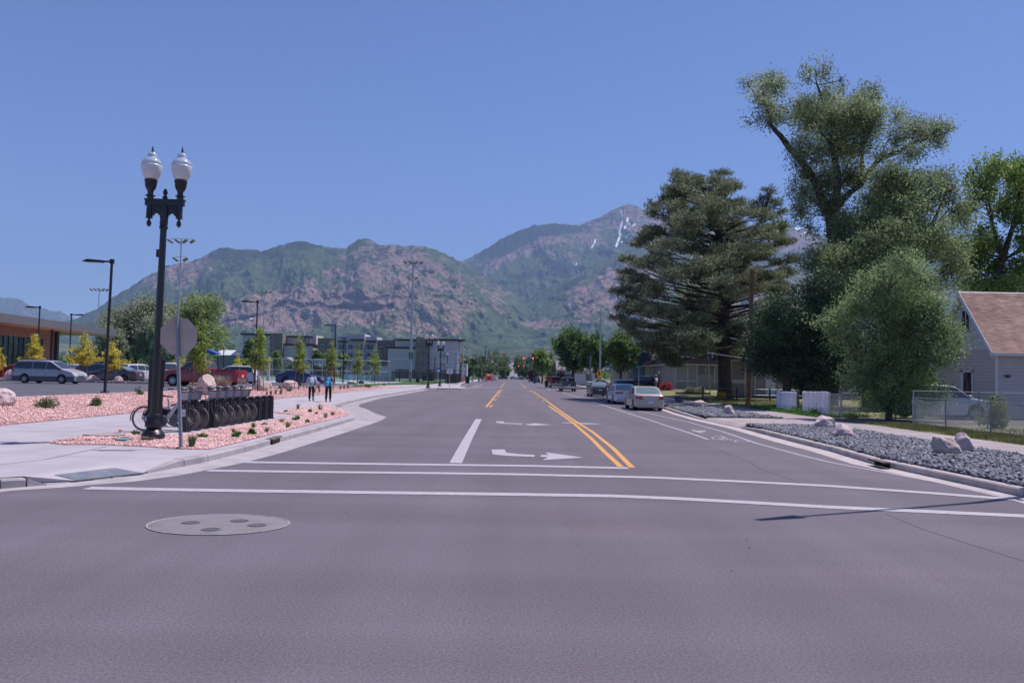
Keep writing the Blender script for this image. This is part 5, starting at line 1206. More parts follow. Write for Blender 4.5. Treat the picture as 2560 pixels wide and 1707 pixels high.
x, y = rearcar(1499.5, 78.5, 4.6); vehicle('grey_sedan', 'dark grey sedan at the kerb before the yellow pedestrian sign', 'car', (x, y, 0), radians(91), 'sedan', 4.6, 1.79, 1.47, R_('graphite_paint', (.075, .08, .10)), wheel=.33, tail_h=.56)
x, y = rearcar(1421.5, 103, 5.5); vehicle('pickup_truck', 'dark pickup with a round sticker on its rear window at the right kerb', 'pickup', (x, y, 0), radians(91), 'cab_pickup', 5.5, 1.95, 1.85, R_('dark_truck_paint', (.055, .06, .07)), wheel=.38, lights='tall', bumper=mt_chrome, gc=.32)
st_ = [o for o in bpy.data.objects if o.type == 'EMPTY' and o.get('label', '').startswith('dark pickup')][0]
B().lathe([(.13, 0), (.001, .004)], (0, 0, 0), 16, 'x').build('sticker', mt_plate, st_, loc=(-.62, .05, 1.5))
x, y = rearcar(1389, 142, 5.4); vehicle('pickup_truck', 'maroon pickup with a white side parked far along the right kerb', 'pickup', (x, y, 0), radians(91), 'cab_pickup', 5.4, 1.95, 1.95, R_('maroon_paint', (.10, .02, .03)), wheel=.38, lights='tall', bumper=mt_chrome, gc=.32)
x, y = rearcar(1341.5, 232, 4.9); vehicle('parked_suv', 'dark green vehicle parked far along the right kerb beside the plum tree', 'car', (x, y, 0), radians(91), 'suv', 4.9, 1.9, 1.75, R_('green_paint', (.03, .06, .055)), wheel=.36, lights='tall')
x, y = rearcar(1328, 258, 4.6); vehicle('parked_car', 'grey car just beyond the dark green one at the far right kerb', 'car', (x, y, 0), radians(91), 'sedan', 4.6, 1.8, 1.5, R_('grey_paint', (.2, .21, .24)), wheel=.33)
vehicle('parked_car', 'white car in the side lot above the roof of the dark grey sedan', 'car', (XD(1504, 122), 122, .17), radians(4), 'sedan', 4.6, 1.8, 1.5, R_('white_paint', (.62, .61, .66)), wheel=.33)
vehicle('parked_suv', 'dark navy vehicle parked at the blue corner of the motel', 'car', (XD(1597, 112), 112, .5), radians(178), 'suv', 4.8, 1.9, 1.75, R_('ink_paint', (.012, .02, .045)), wheel=.35)
vehicle('silver_wagon', 'light silver wagon in the driveway before the grey house', 'car', (XD(2345, 39.6), 39.6, .18), radians(-4), 'suv', 4.55, 1.86, 1.68, R_('light_silver_paint', (.42, .46, .53)), wheel=.35)
# --- far crossing and oncoming traffic
def farv(px, Y, rz, kind, c, nm, lab, L=4.7, z=None):
    vehicle('distant_car', lab, 'car', (XD(px, Y), Y, terr(Y) if z is None else z), radians(rz), kind, L, 1.85, 1.7 if kind == 'suv' else 1.48, R_(nm, c), wheel=.36)
farv(1259, 470, 178, 'suv', (.16, .02, .03), 'far_maroon_paint', 'maroon vehicle crossing the far intersection left of the white one', 5.2)
farv(1283.5, 478, 2, 'suv', (.62, .61, .66), 'white_paint', 'white vehicle crossing in the middle of the far intersection')
farv(1297.5, 460, 90, 'sedan', (.14, .03, .05), 'far_red_paint', 'small dark red car driving away just right of the crossing white vehicle')
farv(1306, 486, 0, 'sedan', (.16, .18, .22), 'far_grey_paint', 'grey sedan crossing between the dark red car and the silver wagon')
farv(1314.5, 480, 0, 'suv', (.42, .42, .46), 'far_silver_paint', 'silver vehicle, rightmost of those crossing the far intersection')
farv(1269.5, 640, -90, 'suv', (.55, .56, .6), 'far_pale_paint', 'pale vehicle coming down the hill road on its left side')
farv(1283, 760, -90, 'sedan', (.3, .32, .38), 'far_steel_paint', 'grey-blue car far up the middle of the hill road')
farv(1296, 730, 90, 'suv', (.35, .38, .42), 'far_fog_paint', 'pale grey car going up the right side of the hill road')
farv(1236, 300, 90, 'suv', (.5, .48, .52), 'far_cream_paint', 'white and dark vehicle ahead of the red equipment trailer')
farv(1250, 440, 90, 'suv', (.03, .05, .05), 'far_black_paint', 'dark vehicle left of the crossing maroon one under the trees')
# ============================================================ STREET FURNITURE
mt_blk = M('black_gloss_metal', (.018, .017, .021), rough=.32, spec=.5, bump=.1, bs=60)
mt_blk2 = M('black_metal', (.02, .019, .023), rough=.5)
mt_globe = M('frosted_globe', (.66, .65, .67), rough=.3, spec=.6, coat=.3)
mt_globe_clear = M('prismatic_globe', (.55, .60, .68), rough=.12, spec=.8, coat=.5, alpha=.62)
mt_galv = M('galvanised_steel', (.38, .41, .45), rough=.5, metal=.5, var=.1, vs=8)
mt_galvd = M('dull_steel', (.26, .29, .33), rough=.6, metal=.4, var=.1, vs=8)
H_ = 6.95
def zm(z): return z if z < 5.635 else 5.635 + (z - 5.635) * .82 if z < 6.2 else 6.098 + (z - 6.2) * .95 if z < 6.885 else 6.749 + (z - 6.885) * .65
def zl(P, f=zm): return [(r, f(z)) for r, z in P]
def twin_lamp(label, loc, rz=0, lean=0.0, group='twin-globe street lamps', big=True, single=False):
    t = thing('street_lamp', label, 'street lamp', loc, rz, group); n = 28 if big else 12
    b = B(); b.lathe([(.265, 0), (.27, .10), (.262, .135), (.235, .16), (.24, .175), (.205, .205), (.165, .24), (.150, .26), (.185, .29), (.198, .32), (.192, .36), (.165, .42), (.135, .48), (.118, .53), (.122, .55), (.135, .565), (.13, .59), (.112, .60)], (0, 0, 0), n, flute=0)
    if big:
        for k in range(20):
            a = 2 * pi * k / 20; b.tube([(cos(a) * .193, sin(a) * .193, .35), (cos(a) * .166, sin(a) * .166, .42), (cos(a) * .137, sin(a) * .137, .48), (cos(a) * .12, sin(a) * .12, .53)], .009, 5)
    b.build('lamp_base', mt_blk, t, smooth=True)
    zb = 5.56
    s = B(); s.lathe([(.092, .58), (.086, 1.5), (.076, 4.4), (.073, 5.0)], (0, 0, 0), n, flute=.06, nf=10 if big else 0)
    s.lathe([(.10, 4.93), (.105, 4.97), (.088, 5.0), (.098, 5.1), (.088, 5.16), (.10, 5.2), (.096, 5.40), (.08, 5.5), (.08, 5.62)], (0, 0, 0), n)
    if big: s.cbox(-.095, 0, 4.35, .07, .10, .18)
    s.build('shaft', mt_blk, t, smooth=True)
    f = B(); f.lathe([(r_, 5.6 + (z_ - 5.6) * .62) for r_, z_ in [(.06, 5.60), (.065, 5.68), (.045, 5.70), (.075, 5.74), (.04, 5.77), (.03, 5.80), (.052, 5.86), (.058, 5.92), (.042, 6.0), (.01, 6.07), (.001, 6.075)]], (0, 0, 0), 12); 
    if not single: f.build('finial', mt_blk, t, smooth=True)
    xs_ = (-.365, .365) if not single else (0,)
    if not single:
        a = B(); a.box(-.47, .47, -.045, .045, 5.50, 5.60); a.box(-.49, .49, -.06, .06, 5.60, 5.635); a.box(-.475, .475, -.055, .055, 5.48, 5.50)
        # scrolled bracket web
        for sx in (-1, 1):
            poly = [(sx * .08, 5.49), (sx * .08, 5.27), (sx * .12, 5.25), (sx * .17, 5.30), (sx * .22, 5.29), (sx * .26, 5.24), (sx * .30, 5.23), (sx * .31, 5.49)]
            a.vprism(poly, -.018, .018)
            if big:
                for k in range(9): a.lathe([(.001, -.032), (.022, -.02), (.022, .02), (.001, .032)], (sx * (.11 + .022 * k), 0, 5.36 + .06 * sin(k * 1.9)), 6, 'y')
        a.build('crossarm', mt_blk, t, smooth=True)
    for x in xs_:
        z0 = 0 if not single else -.30
        h = B()
        if not single:
            h.lathe([(.001, 4.97), (.03, 4.985), (.058, 5.04), (.05, 5.10), (.022, 5.14), (.03, 5.16), (.085, 5.18), (.075, 5.215), (.072, 5.5)], (x, 0, 0), 14)
        h.lathe(zl([(.075, 5.6 + z0), (.078, 5.70 + z0), (.115, 5.72 + z0), (.12, 5.735 + z0), (.07, 5.75 + z0), (.07, 5.86 + z0), (.085, 5.88 + z0), (.12, 5.96 + z0), (.135, 6.03 + z0), (.14, 6.13 + z0), (.155, 6.15 + z0), (.15, 6.18 + z0), (.115, 6.20 + z0)]), (x, 0, 0), n)
        h.build('globe_holder', mt_blk, t, smooth=True)
        g1 = B().lathe(zl([(.125, 6.185 + z0), (.165, 6.24 + z0), (.205, 6.33 + z0), (.235, 6.45 + z0), (.243, 6.53 + z0), (.243, 6.555 + z0)]), (x, 0, 0), 28 if big else 14).build('globe', mt_globe, t, smooth='all')
        g2 = B().lathe(zl([(.243, 6.555 + z0), (.232, 6.62 + z0), (.19, 6.69 + z0), (.135, 6.735 + z0), (.10, 6.745 + z0), (.115, 6.80 + z0), (.10, 6.84 + z0), (.06, 6.87 + z0), (.04, 6.885 + z0)]), (x, 0, 0), 28 if big else 14).build('globe_top', mt_globe_clear, g1, smooth='all')
        B().lathe(zl([(.025, 6.88 + z0), (.028, 6.92 + z0), (.015, 6.94 + z0), (.04, 6.965 + z0), (.016, 6.985 + z0), (.02, 7.02 + z0), (.002, 7.13 + z0)]), (x, 0, 0), 8).build('spike', mt_blk, g1, smooth=True)
    return t
pL = G(382, 1098.5, .15)
lamp = twin_lamp('black twin-globe street lamp towering over the near corner', (pL.x, pL.y, .155), 0, group=None)
# the photographed post leans a little right
tip = PD(412, 505, pL.y) - Vector((pL.x, pL.y, .15)); lamp.rotation_euler = (0, math.atan2(tip.x, 5.5), 0)
sc_ = (PD(412, 499, pL.y).z - .15) / 5.635; lamp.scale = (1, 1, sc_)
pad = B().lathe([(.46, -.02), (.46, .012), (.001, .012)], (0, 0, .15), 32).build('lamp_footing', mt_conc); pad.location = (pL.x, pL.y, 0); tag(pad, 'round pale concrete footing under the near twin-globe lamp', 'footing')
GL = 'far black street lamps with globes'
a = twin_lamp('left one of the two twin-globe lamps standing before the grey apartments', (XD(1071, 100), 100, .16), group=GL, big=False)
dup(a, (XD(1100.5, 117), 117, .16), label='right and slightly smaller of the two twin-globe lamps before the apartments', scale=.98)
dup(a, (XD(1181, 214), 214, .15), label='distant twin-globe lamp left of the traffic signal arm')
dup(a, (XD(1241, 330), 330, .1), label='tiniest twin-globe lamp far up the left side of the road')
twin_lamp('single-globe black lamp showing over the diamond sign', (XD(1117.5, 172), 172, .2), group=GL, big=False, single=True)

# bike-share kiosk panel beside the lamp
k0 = G(357.5, 1081, .15); k1 = G(396, 1081, .15)
kt = thing('kiosk_panel', 'tall flat dark slab of the bike-share kiosk just left of the near lamp', 'kiosk', ((k0.x + k1.x) / 2, k0.y + .25, .15))
hw = (k1.x - k0.x) / 2; hh = PD(385, 896.5, k0.y + .25).z - .15
kb = B(); kb.vprism([(-hw, 0), (hw, 0), (hw, hh), (-hw, hh)], -.05, .05); kb.build('panel', mt_blk2, kt)
kb = B(); kb.vprism([(hw - .02, hh - .02), (hw + .05, hh - .02), (hw + .03, 1.2), (hw - .02, 1.2)], -.03, .03); kb.build('side_fin', mt_blk2, kt)

# shoebox lot lights
def shoebox(label, loc, h, rz=0, arm=1.05, group='dark shoebox lights of the car park', r=.075, lean=0):
    t = thing('lot_light', label, 'light pole', loc, rz, group)
    B().box(-.16, .16, -.16, .16, 0, .12).build('base_cover', mt_blk2, t)
    B().tube([(0, 0, .05), (0, 0, h)], [r, r * .85], 4, phase=pi / 4).build('pole', mt_blk2, t)
    a = B(); a.box(-arm * .42, .05, -.035, .035, h - .16, h - .08); a.box(-.08, .09, -.08, .08, h - .22, h - .0); a.build('arm', mt_blk2, t)
    hd = B(); hd.v = [(-arm * .38, -.08, h - .19), (-arm * .38, .08, h - .19), (-arm * 1.15, -.15, h - .17), (-arm * 1.15, .15, h - .17), (-arm * 1.35, -.07, h - .15), (-arm * 1.35, .07, h - .15),
                      (-arm * .38, -.06, h - .07), (-arm * .38, .06, h - .07), (-arm * 1.1, -.13, h - .03), (-arm * 1.1, .13, h - .03), (-arm * 1.35, -.06, h - .12), (-arm * 1.35, .06, h - .12)]
    hd.f = [(0, 1, 3, 2), (2, 3, 5, 4), (6, 8, 9, 7), (8, 10, 11, 9), (0, 2, 8, 6), (2, 4, 10, 8), (1, 7, 9, 3), (3, 9, 11, 5), (4, 5, 11, 10), (0, 6, 7, 1)]
    hd.build('lamp_head', mt_blk2, t)
    ln_ = B().box(-arm * 1.1, -arm * .5, -.08, .08, h - .192, h - .175).build('lens', mt_clear, t)
    return t
p = BG(262, 984); near_sb = shoebox('nearest tall dark car park light standing on the pink gravel', (p.x, p.y, p.z), PD(276, 648, p.y).z - p.z, 0)
near_sb.rotation_euler = (0, radians(.7), 0)
ft = B().lathe([(.42, -.1), (.42, .06), (.001, .06)], (0, 0, 0), 20).build('light_footing', mt_conc); ft.location = p; tag(ft, 'round concrete footing of the nearest car park light', 'footing')
shoebox('car park light rising behind the silver minivan, head to the left', (XD(93, 77), 77, LOTZ), PD(97, 765, 77).z - LOTZ)
shoebox('car park light before the wooden building, head turned right', (XD(173, 86), 86, LOTZ), PD(180, 784, 86).z - LOTZ, pi)
sb = shoebox('dark light pole with a small camera dome, behind the tail of the red pickup', (XD(638, 68.5), 68.5, .55), PD(643, 751, 68.5).z - .55)
h = PD(643, 751, 68.5).z - .55; cb = B(); cb.tube([(0, 0, h - 1.6), (-.42, 0, h - 1.55)], .03, 6); cb.lathe([(.001, h - 1.78), (.13, h - 1.74), (.16, h - 1.62), (.08, h - 1.55), (.001, h - 1.54)], (-.5, 0, 0), 12); cb.build('camera_dome', mt_plate, sb, smooth=True)
shoebox('dark light pole standing right of the walker with the blue backpack', (XD(836, 98), 98, .45), PD(838, 811, 98).z - .45)
t = thing('park_light', 'short dark post-top light before the white-framed apartment windows', 'light pole', (XD(858, 100), 100, .45)); hp = PD(860, 846, 100).z - .45
B().tube([(0, 0, 0), (0, 0, hp)], .08, 8).build('pole', mt_blk2, t); B().box(-.45, .45, -.12, .12, hp - .04, hp + .06).build('lamp_head', mt_blk2, t)
shoebox('small dark light pole near the end of the wood-clad building', (XD(279, 122), 122, LOTZ), PD(281, 845, 122).z - LOTZ, pi)

# stadium masts
def mast(label, px, top, Y, n, w, tops=1, by=None, heads='floodlight', z0=.5, r=.16, lean=0):
    t = thing('floodlight_mast', label, 'floodlight mast', (XD(px, Y), Y, z0), group='tall pale floodlight masts'); h = PD(px, top, Y).z - z0
    B().tube([(0, 0, 0), (0, 0, h)], [r, r * .5], 8).build('pole', mt_galv, t)
    for j in range(tops):
        zz = h - (0 if j == 0 else h * .13); a = B(); ww = w if j == 0 else w * .45; a.tube([(-ww, 0, zz), (ww, 0, zz)], .05, 5); a.build('crossbar', mt_galv, t)
        nn = n if j == 0 else 2
        for k in range(nn):
            x = -ww + 2 * ww * k / (nn - 1); f = B(); mm = Matrix.Translation((x, 0, zz - .35)) @ Matrix.Rotation(radians(35 if k < nn / 2 else -35), 4, 'Y')
            f.box(-.36, .36, -.25, .25, -.12, .12, mm); f.build('floodlight', M('floodlight_shell', (.20, .19, .10), rough=.5, var=.3, vs=3), t)
    return t
mast('tall floodlight mast just right of the near lamp post', 441, 597, 110, 4, 1.55, 2)
mast('thin floodlight mast left of the near lamp post, above the wooden building', 240, 721, 190, 5, 1.9)
mast('tall floodlight mast standing before the grey apartment block', 1026, 652, 140, 4, 1.45, 2, z0=.45, r=.26)
mast('faint floodlight mast just right of the lot light with the camera dome', 655, 727, 200, 4, 1.5)
mast('faint slim floodlight mast before the right end of the apartments', 1093, 735, 200, 4, 1.3, r=.13)
hb = [o for o in bpy.data.objects if o.name.startswith('floodlight_mast') and o['label'].startswith('tall floodlight mast standing before')][0]
B().box(-.34, .34, -.2, .2, 4.0, 5.2).build('control_box', M('box_green', (.05, .09, .09), rough=.6), hb)

# back of the stop sign
q = G(453.5, 1122, .15); tp_ = PD(442, 796, q.y)
ss = thing('stop_sign', 'bare metal back of a stop sign on a perforated post at the corner', 'road sign', (q.x, q.y, .15)); d = tp_ - Vector((q.x, q.y, .15))
u = d.normalized(); pst = B(); pst.tube([(0, 0, -.1), tuple(d + u * .0)], .042, 4, phase=pi / 4); pst.build('post', mt_galvd, ss)
ho = B()
for k in range(int(d.length / .0508) - 1):
    c = u * (.06 + k * .0508); ho.add([tuple(c + Vector((cos(a) * .0095, -.0315, sin(a) * .0095))) for a in (0, pi / 3, 2 * pi / 3, pi, 4 * pi / 3, 5 * pi / 3)], [(0, 1, 2, 3, 4, 5)])
o = ho.build('punched_hole', M('hole_dark', (.03, .03, .035), rough=.9), ss); o['kind'] = 'stuff'
mt_sback = M('sign_back', (.40, .315, .28), rough=.5, metal=.1, col2=(.48, .385, .34), mixs=1.6)
cz = (PD(445, 840.5, q.y) - Vector((q.x, q.y, .15))); ob = B(); R8 = .395
poly = [(cz.x + R8 / cos(pi / 8) * cos(pi / 8 + k * pi / 4), cz.z + R8 / cos(pi / 8) * sin(pi / 8 + k * pi / 4)) for k in range(8)]
ob.vprism(poly, .035, .038); ob.build('sign_face', mt_sback, ss)
of = B(); of.vprism([(cz.x + (x - cz.x) * .995, cz.z + (z - cz.z) * .995) for x, z in poly], .039, .041); of.build('sign_front', M('stop_red', (.45, .02, .03), rough=.5), ss)
bo = B()
for dz in (-.28, .28): bo.lathe([(.014, -.05), (.001, -.055)], (cz.x * (1 + dz / cz.z * .3), 0, cz.z + dz), 8, 'y')
bo.build('bolt', mt_galv, ss)

# docks and bikes
d1, d12 = G(459, 1079, .15), G(673.5, 1046, .15)
mt_dock = M('dock_black', (.022, .021, .025), rough=.42, coat=.15); mt_dtrim = M('dock_trim', (.16, .13, .12), rough=.5)
DOCKS = [d1.lerp(d12, k / 11) for k in range(12)]
def arch(x0, x1, z1, r, z0=0.0, n=6):
    P = [(x0, z0)]
    for k in range(n + 1):
        a = pi - k * pi / 2 / n; P.append((x0 + r + r * cos(a), z1 - r + r * sin(a)))
    for k in range(n + 1):
        a = pi / 2 - k * pi / 2 / n; P.append((x1 - r + r * cos(a), z1 - r + r * sin(a)))
    P.append((x1, z0)); return P
def make_dock(label, loc):
    t = thing('bike_dock', label, 'bike dock', loc, 0, 'row of black bike docks')
    for y in (-.085, .055): B().vprism(arch(-.09, .10, .84, .07), y, y + .03).build('side_plate', mt_dock, t)
    c = B(); P = arch(-.088, .098, .838, .07); Q = [(x * .8, z) for x, z in P]
    n = len(P); c.v = [(x, -.055, z) for x, z in P[2:-2]] + [(x, .055, z) for x, z in P[2:-2]]; m_ = len(P[2:-2]); c.f = [(i, i + 1, m_ + i + 1, m_ + i) for i in range(m_ - 1)]
    c.build('cap', mt_dock, t)
    e = B(); P = arch(.085, .112, .80, .012); e.box(.10, .112, -.09, -.078, .02, .79); e.box(.10, .112, .078, .09, .02, .79); e.box(-.1, -.088, -.09, -.078, .02, .79); e.build('edge_trim', mt_dtrim, t)
    B().box(-.13, .15, -.11, .11, 0, .025).build('foot', mt_dock, t)
    B().lathe([(.001, -.089), (.022, -.088), (.022, -.084)], (0, 0, .70), 14, 'y').build('emblem', M('emblem_grey', (.22, .23, .25), rough=.4), t)
    return t
dk = make_dock('bike dock behind the stop sign post, with a pale sticker, first of the row', DOCKS[0])
od = ['second', 'third', 'fourth', 'fifth', 'sixth', 'seventh', 'eighth', 'ninth', 'tenth', 'eleventh', 'twelfth and last']
for k in range(1, 12):
    full = k in (1, 3, 4, 5, 6, 7)
    dup(dk, DOCKS[k], label=f'{od[k-1]} black bike dock from the stop sign post, {"holding a bike" if full else "empty"}')
stk = B().box(-.085, .07, -.094, -.09, .42, .62).build('sticker', mt_plate, dk)
sg = B().box(-.07, .05, -.097, -.0945, .48, .515); sg.build('green_print', M('print_green', (.2, .35, .1), rough=.6), stk)

mt_bframe = M('bike_silver', (.52, .52, .57), rough=.35, coat=.3); mt_bpanel = M('basket_panel', (.40, .40, .44), rough=.5); mt_bgrey = M('bike_grey', (.19, .19, .21), rough=.5)
mt_saddle = M('saddle_black', (.02, .02, .022), rough=.6); mt_spoke = M('spoke_steel', (.30, .28, .27), rough=.6); mt_biketyre = M('bike_tyre', (.14, .13, .145), rough=.75)
def wheel_parts(t, x, name):
    R = .345; tb = B(); n = 40
    for k in range(n):
        a = 2 * pi * k / n
        for j in range(6):
            b_ = 2 * pi * j / 6; r = R - .022 + .022 * cos(b_); tb.v.append((x + r * cos(a), .022 * sin(b_), R + r * sin(a)))
    for k in range(n):
        for j in range(6): tb.f.append((k * 6 + j, k * 6 + (j + 1) % 6, ((k + 1) % n) * 6 + (j + 1) % 6, ((k + 1) % n) * 6 + j))
    w = tb.build(name, mt_biketyre, t, smooth='all')
    rb = B()
    for k in range(n):
        a = 2 * pi * k / n
        for r, y in ((R - .04, -.012), (R - .04, .012), (R - .058, .006), (R - .058, -.006)): rb.v.append((x + r * cos(a), y, R + r * sin(a)))
    for k in range(n):
        for j in range(4): rb.f.append((k * 4 + j, k * 4 + (j + 1) % 4, ((k + 1) % n) * 4 + (j + 1) % 4, ((k + 1) % n) * 4 + j))
    rb.build('rim', mt_bgrey, w)
    sp = B()
    for k in range(28):
        a = 2 * pi * k / 28; o_ = .35 * (1 if k % 2 else -1); s_ = .03 if k % 4 < 2 else -.03
        sp.tube([(x + .03 * cos(a + o_), s_, R + .03 * sin(a + o_)), (x + (R - .05) * cos(a), 0, R + (R - .05) * sin(a))], .0028, 3, cap=False)
    o = sp.build('spokes', mt_spoke, w); o['kind'] = 'stuff'
    B().lathe([(.04, -.05), (.04, .05)], (x, 0, R), 10, 'y').build('hub', mt_bgrey, w)
def make_bike(label, loc, rz):
    t = thing('rental_bike', label, 'bicycle', loc, rz, 'silver rental bikes in the docks')
    wheel_parts(t, .58, 'front_wheel'); wheel_parts(t, -.58, 'rear_wheel')
    f = B(); f.tube([(.40, 0, .86), (.05, 0, .40), (-.06, 0, .30)], [.055, .06, .05], 8); f.tube([(-.06, 0, .30), (-.24, 0, .74)], .028, 8)
    for s_ in (-.06, .06): f.tube([(-.08, s_ * .5, .30), (-.58, s_, .345)], .016, 6); f.tube([(-.20, s_ * .4, .62), (-.58, s_, .345)], .012, 6)
    f.tube([(.38, 0, .92), (.44, 0, .74)], .035, 8); f.build('frame', mt_bframe, t, smooth=True)
    B().vprism([(.0, .44), (.13, .60), (-.13, .60), (-.16, .44)], -.02, .02).build('battery_cover', mt_blackp, t)
    k = B()
    for s_ in (-.055, .055): k.tube([(.43, s_ * .6, .76), (.47, s_, .64), (.58, s_, .345)], .016, 6)
    k.build('fork', mt_bgrey, t, smooth=True)
    st = B(); st.tube([(.41, 0, .88), (.36, 0, 1.15)], .026, 8); st.tube([(.36, -.10, 1.17), (.36, .10, 1.17)], .016, 6); st.tube([(.36, .10, 1.17), (.32, .25, 1.18), (.20, .31, 1.17)], .013, 6); st.tube([(.36, -.10, 1.17), (.32, -.25, 1.18), (.20, -.31, 1.17)], .013, 6); hb_ = st.build('handlebar', mt_bgrey, t, smooth=True)
    for s_ in (-1, 1): B().tube([(.27, s_ * .275, 1.175), (.14, s_ * .325, 1.165)], .02, 6).build('grip', mt_saddle, hb_)
    B().lathe([(.001, 1.24), (.05, 1.235), (.12, 1.20), (.135, 1.17), (.09, 1.13), (.001, 1.12)], (.42, 0, 0), 12).build('console', M('console_grey', (.07, .075, .09), rough=.5), hb_, smooth=True)
    bk = B(); bk.v = [(.40, -.17, 1.09), (.40, .17, 1.09), (.66, .19, 1.09), (.66, -.19, 1.09), (.42, -.13, .86), (.42, .13, .86), (.61, .14, .86), (.61, -.14, .86)]
    bk.f = [(4, 5, 6, 7), (0, 4, 7, 3), (1, 2, 6, 5)]; bko = bk.build('basket', mt_bpanel, t)
    fr = B(); fr.tube([(.40, -.17, 1.09), (.40, .17, 1.09), (.66, .19, 1.09), (.66, -.19, 1.09), (.40, -.17, 1.09)], .012, 5); fr.tube([(.42, -.13, .86), (.61, -.14, .86), (.61, .14, .86), (.42, .13, .86)], .012, 5)
    for y0, y1 in ((-.1, -.08), (0, 0), (.1, .08)): fr.tube([(.66, y0 * 1.1, 1.09), (.61, y1, .86)], .006, 4)
    fr.build('basket_frame', mt_blackp, bko)
    s = B(); s.tube([(-.20, 0, .66), (-.27, 0, .90)], .016, 8); s.build('seat_post', mt_spoke, t)
    sd_ = B(); sd_.v = [(-.42, -.09, .93), (-.42, .09, .93), (-.28, .085, .92), (-.28, -.085, .92), (-.10, .025, .91), (-.10, -.025, .91), (-.43, -.08, .975), (-.43, .08, .975), (-.28, .06, .955), (-.28, -.06, .955), (-.10, .015, .94), (-.10, -.015, .94)]
    sd_.f = [(0, 1, 2, 3), (3, 2, 4, 5), (6, 9, 8, 7), (9, 11, 10, 8), (0, 6, 7, 1), (1, 7, 8, 2), (2, 8, 10, 4), (4, 10, 11, 5), (5, 11, 9, 3), (3, 9, 6, 0)]
    sd_.build('saddle', mt_saddle, t, smooth=True)
    for cx_, a0, a1 in ((-.58, radians(20), radians(190)), (.58, radians(60), radians(150))):
        mg = B(); A = np.linspace(a0, a1, 14); o_ = 0
        for a in A:
            for y in (-.035, .035): mg.v.append((cx_ + .375 * cos(a), y, .345 + .375 * sin(a)))
        for i in range(13): mg.f.append((o_ + 2 * i, o_ + 2 * i + 1, o_ + 2 * i + 3, o_ + 2 * i + 2))
        mg.build('mudguard', mt_saddle, t)
    B().vprism([(-.62, .46), (-.40, .62), (-.33, .44), (-.50, .36)], -.045, -.035).build('skirt_guard', mt_saddle, t)
    c = B(); c.lathe([(.13, -.06), (.13, -.04), (.02, -.035)], (-.06, 0, .29), 16, 'y'); c.tube([(-.06, -.07, .29), (.05, -.08, .16)], .012, 6); c.tube([(-.06, .07, .29), (-.17, .08, .42)], .012, 6); c.cbox(.05, -.13, .16, .09, .09, .02); c.cbox(-.17, .13, .42, .09, .09, .02); c.build('crank', mt_bgrey, t)
    return t
bx = lambda k: (DOCKS[k].x - .49, DOCKS[k].y - .02, .15)
bike = make_bike('silver rental bike nearest the lamp post, its whole frame in view', bx(0), radians(2))
for k, lab in ((1, 'second rental bike of the docked row, its wheel right of the perforated post'), (3, 'rental bike just right of the gap in the docked row'), (4, 'rental bike in the fifth dock, second after the gap'), (5, 'rental bike in the sixth dock, in the middle of the group of five'), (6, 'rental bike in the seventh dock, fourth after the gap'), (7, 'last rental bike of the row, beside the empty docks')):
    dup(bike, bx(k), radians(rnd.uniform(-2, 4)), label=lab)

# ---- signals
mt_sigy = M('signal_yellow', (.62, .36, .04), rough=.5); mt_sigb = M('signal_black', (.03, .028, .03), rough=.6)
mt_redlit = M('signal_red_lit', (.8, .02, .02), emit=(1.0, .05, .06, 6.0)); mt_sgreen = M('street_sign_green', (.01, .22, .19), rough=.5)
def signal_head(parent, x, z, back=False, lit=True, y=0, s=1.0):
    sgn = 1 if back else -1
    h = B(); h.cbox(x, y, z, .34 * s, .2, 1.05 * s); o = h.build('signal_head', mt_sigy, parent)
    if not back: B().cbox(x, y + .03, z, .5 * s, .03, 1.22 * s).build('back_plate', mt_sigy, o)
    else: B().cbox(x, y - .06, z, .5 * s, .03, 1.22 * s).build('back_plate', mt_sigb, o)
    if not back:
        for k, zz in enumerate((.34, 0, -.34)):
            B().lathe([(.001, -.115), (.125, -.11), (.125, -.10)], (x, y, z + zz * s), 12, 'y').build('lens', mt_redlit if (k == 0 and lit) else mt_sigb, o)
def mast_arm(label, px, Y, side, reach_px, z, heads, back, sign=None, z0=.15, r=.16, low=None):
    X = XD(px, Y); t = thing('traffic_signal', label, 'traffic signal', (X, Y, z0), group='traffic signals over the far intersections'); zz = z - z0
    B().tube([(0, 0, 0), (0, 0, zz + .6)], [r, r * .75], 8).build('pole', mt_galvd if back else mt_blk2, t)
    xe = XD(reach_px, Y) - X; a = B(); a.tube([(0, 0, zz - (low or 0)), (xe * .45, 0, zz - .05), (xe, 0, zz)], [r * .8, r * .55, r * .35], 8); a.build('arm', mt_galvd if back else mt_blk2, t)
    for hp in heads: signal_head(t, XD(hp, Y) - X, zz - .15, back)
    if sign: B().box(XD(sign[0], Y) - X, XD(sign[1], Y) - X, -.16, -.13, zz - .45, zz - .02).build('street_name_sign', mt_sgreen, t)
    return t
ta = mast_arm('grey signal mast arm reaching right over the road, signals seen from behind', 1139.5, 185, 1, 1262, PD(1240, 889.5, 185).z, (1233.5, 1259.7), True, low=1.9)
mast_arm('black signal pole at the right corner carrying two red lights and a green sign', 1337, 186, -1, 1303, PD(1337, 898, 186).z, (1308, 1332), False, (1312.5, 1327))
ts = thing('traffic_signal', 'grey pole with a yellow side-facing signal at the left of the intersection', 'traffic signal', (XD(1153.5, 192), 192, .15)); hh = PD(1153.5, 886, 192).z - .15
B().tube([(0, 0, 0), (0, 0, hh)], .16, 8).build('pole', mt_galvd, ts); o = B().cbox(.12, 0, hh - .8, .42, .4, 1.15).build('signal_head', mt_sigy, ts)
for k in range(3): B().lathe([(.13, .2), (.15, .45)], (0, 0, hh - .45 - .36 * k), 10, 'x').build('visor', mt_sigy, o)
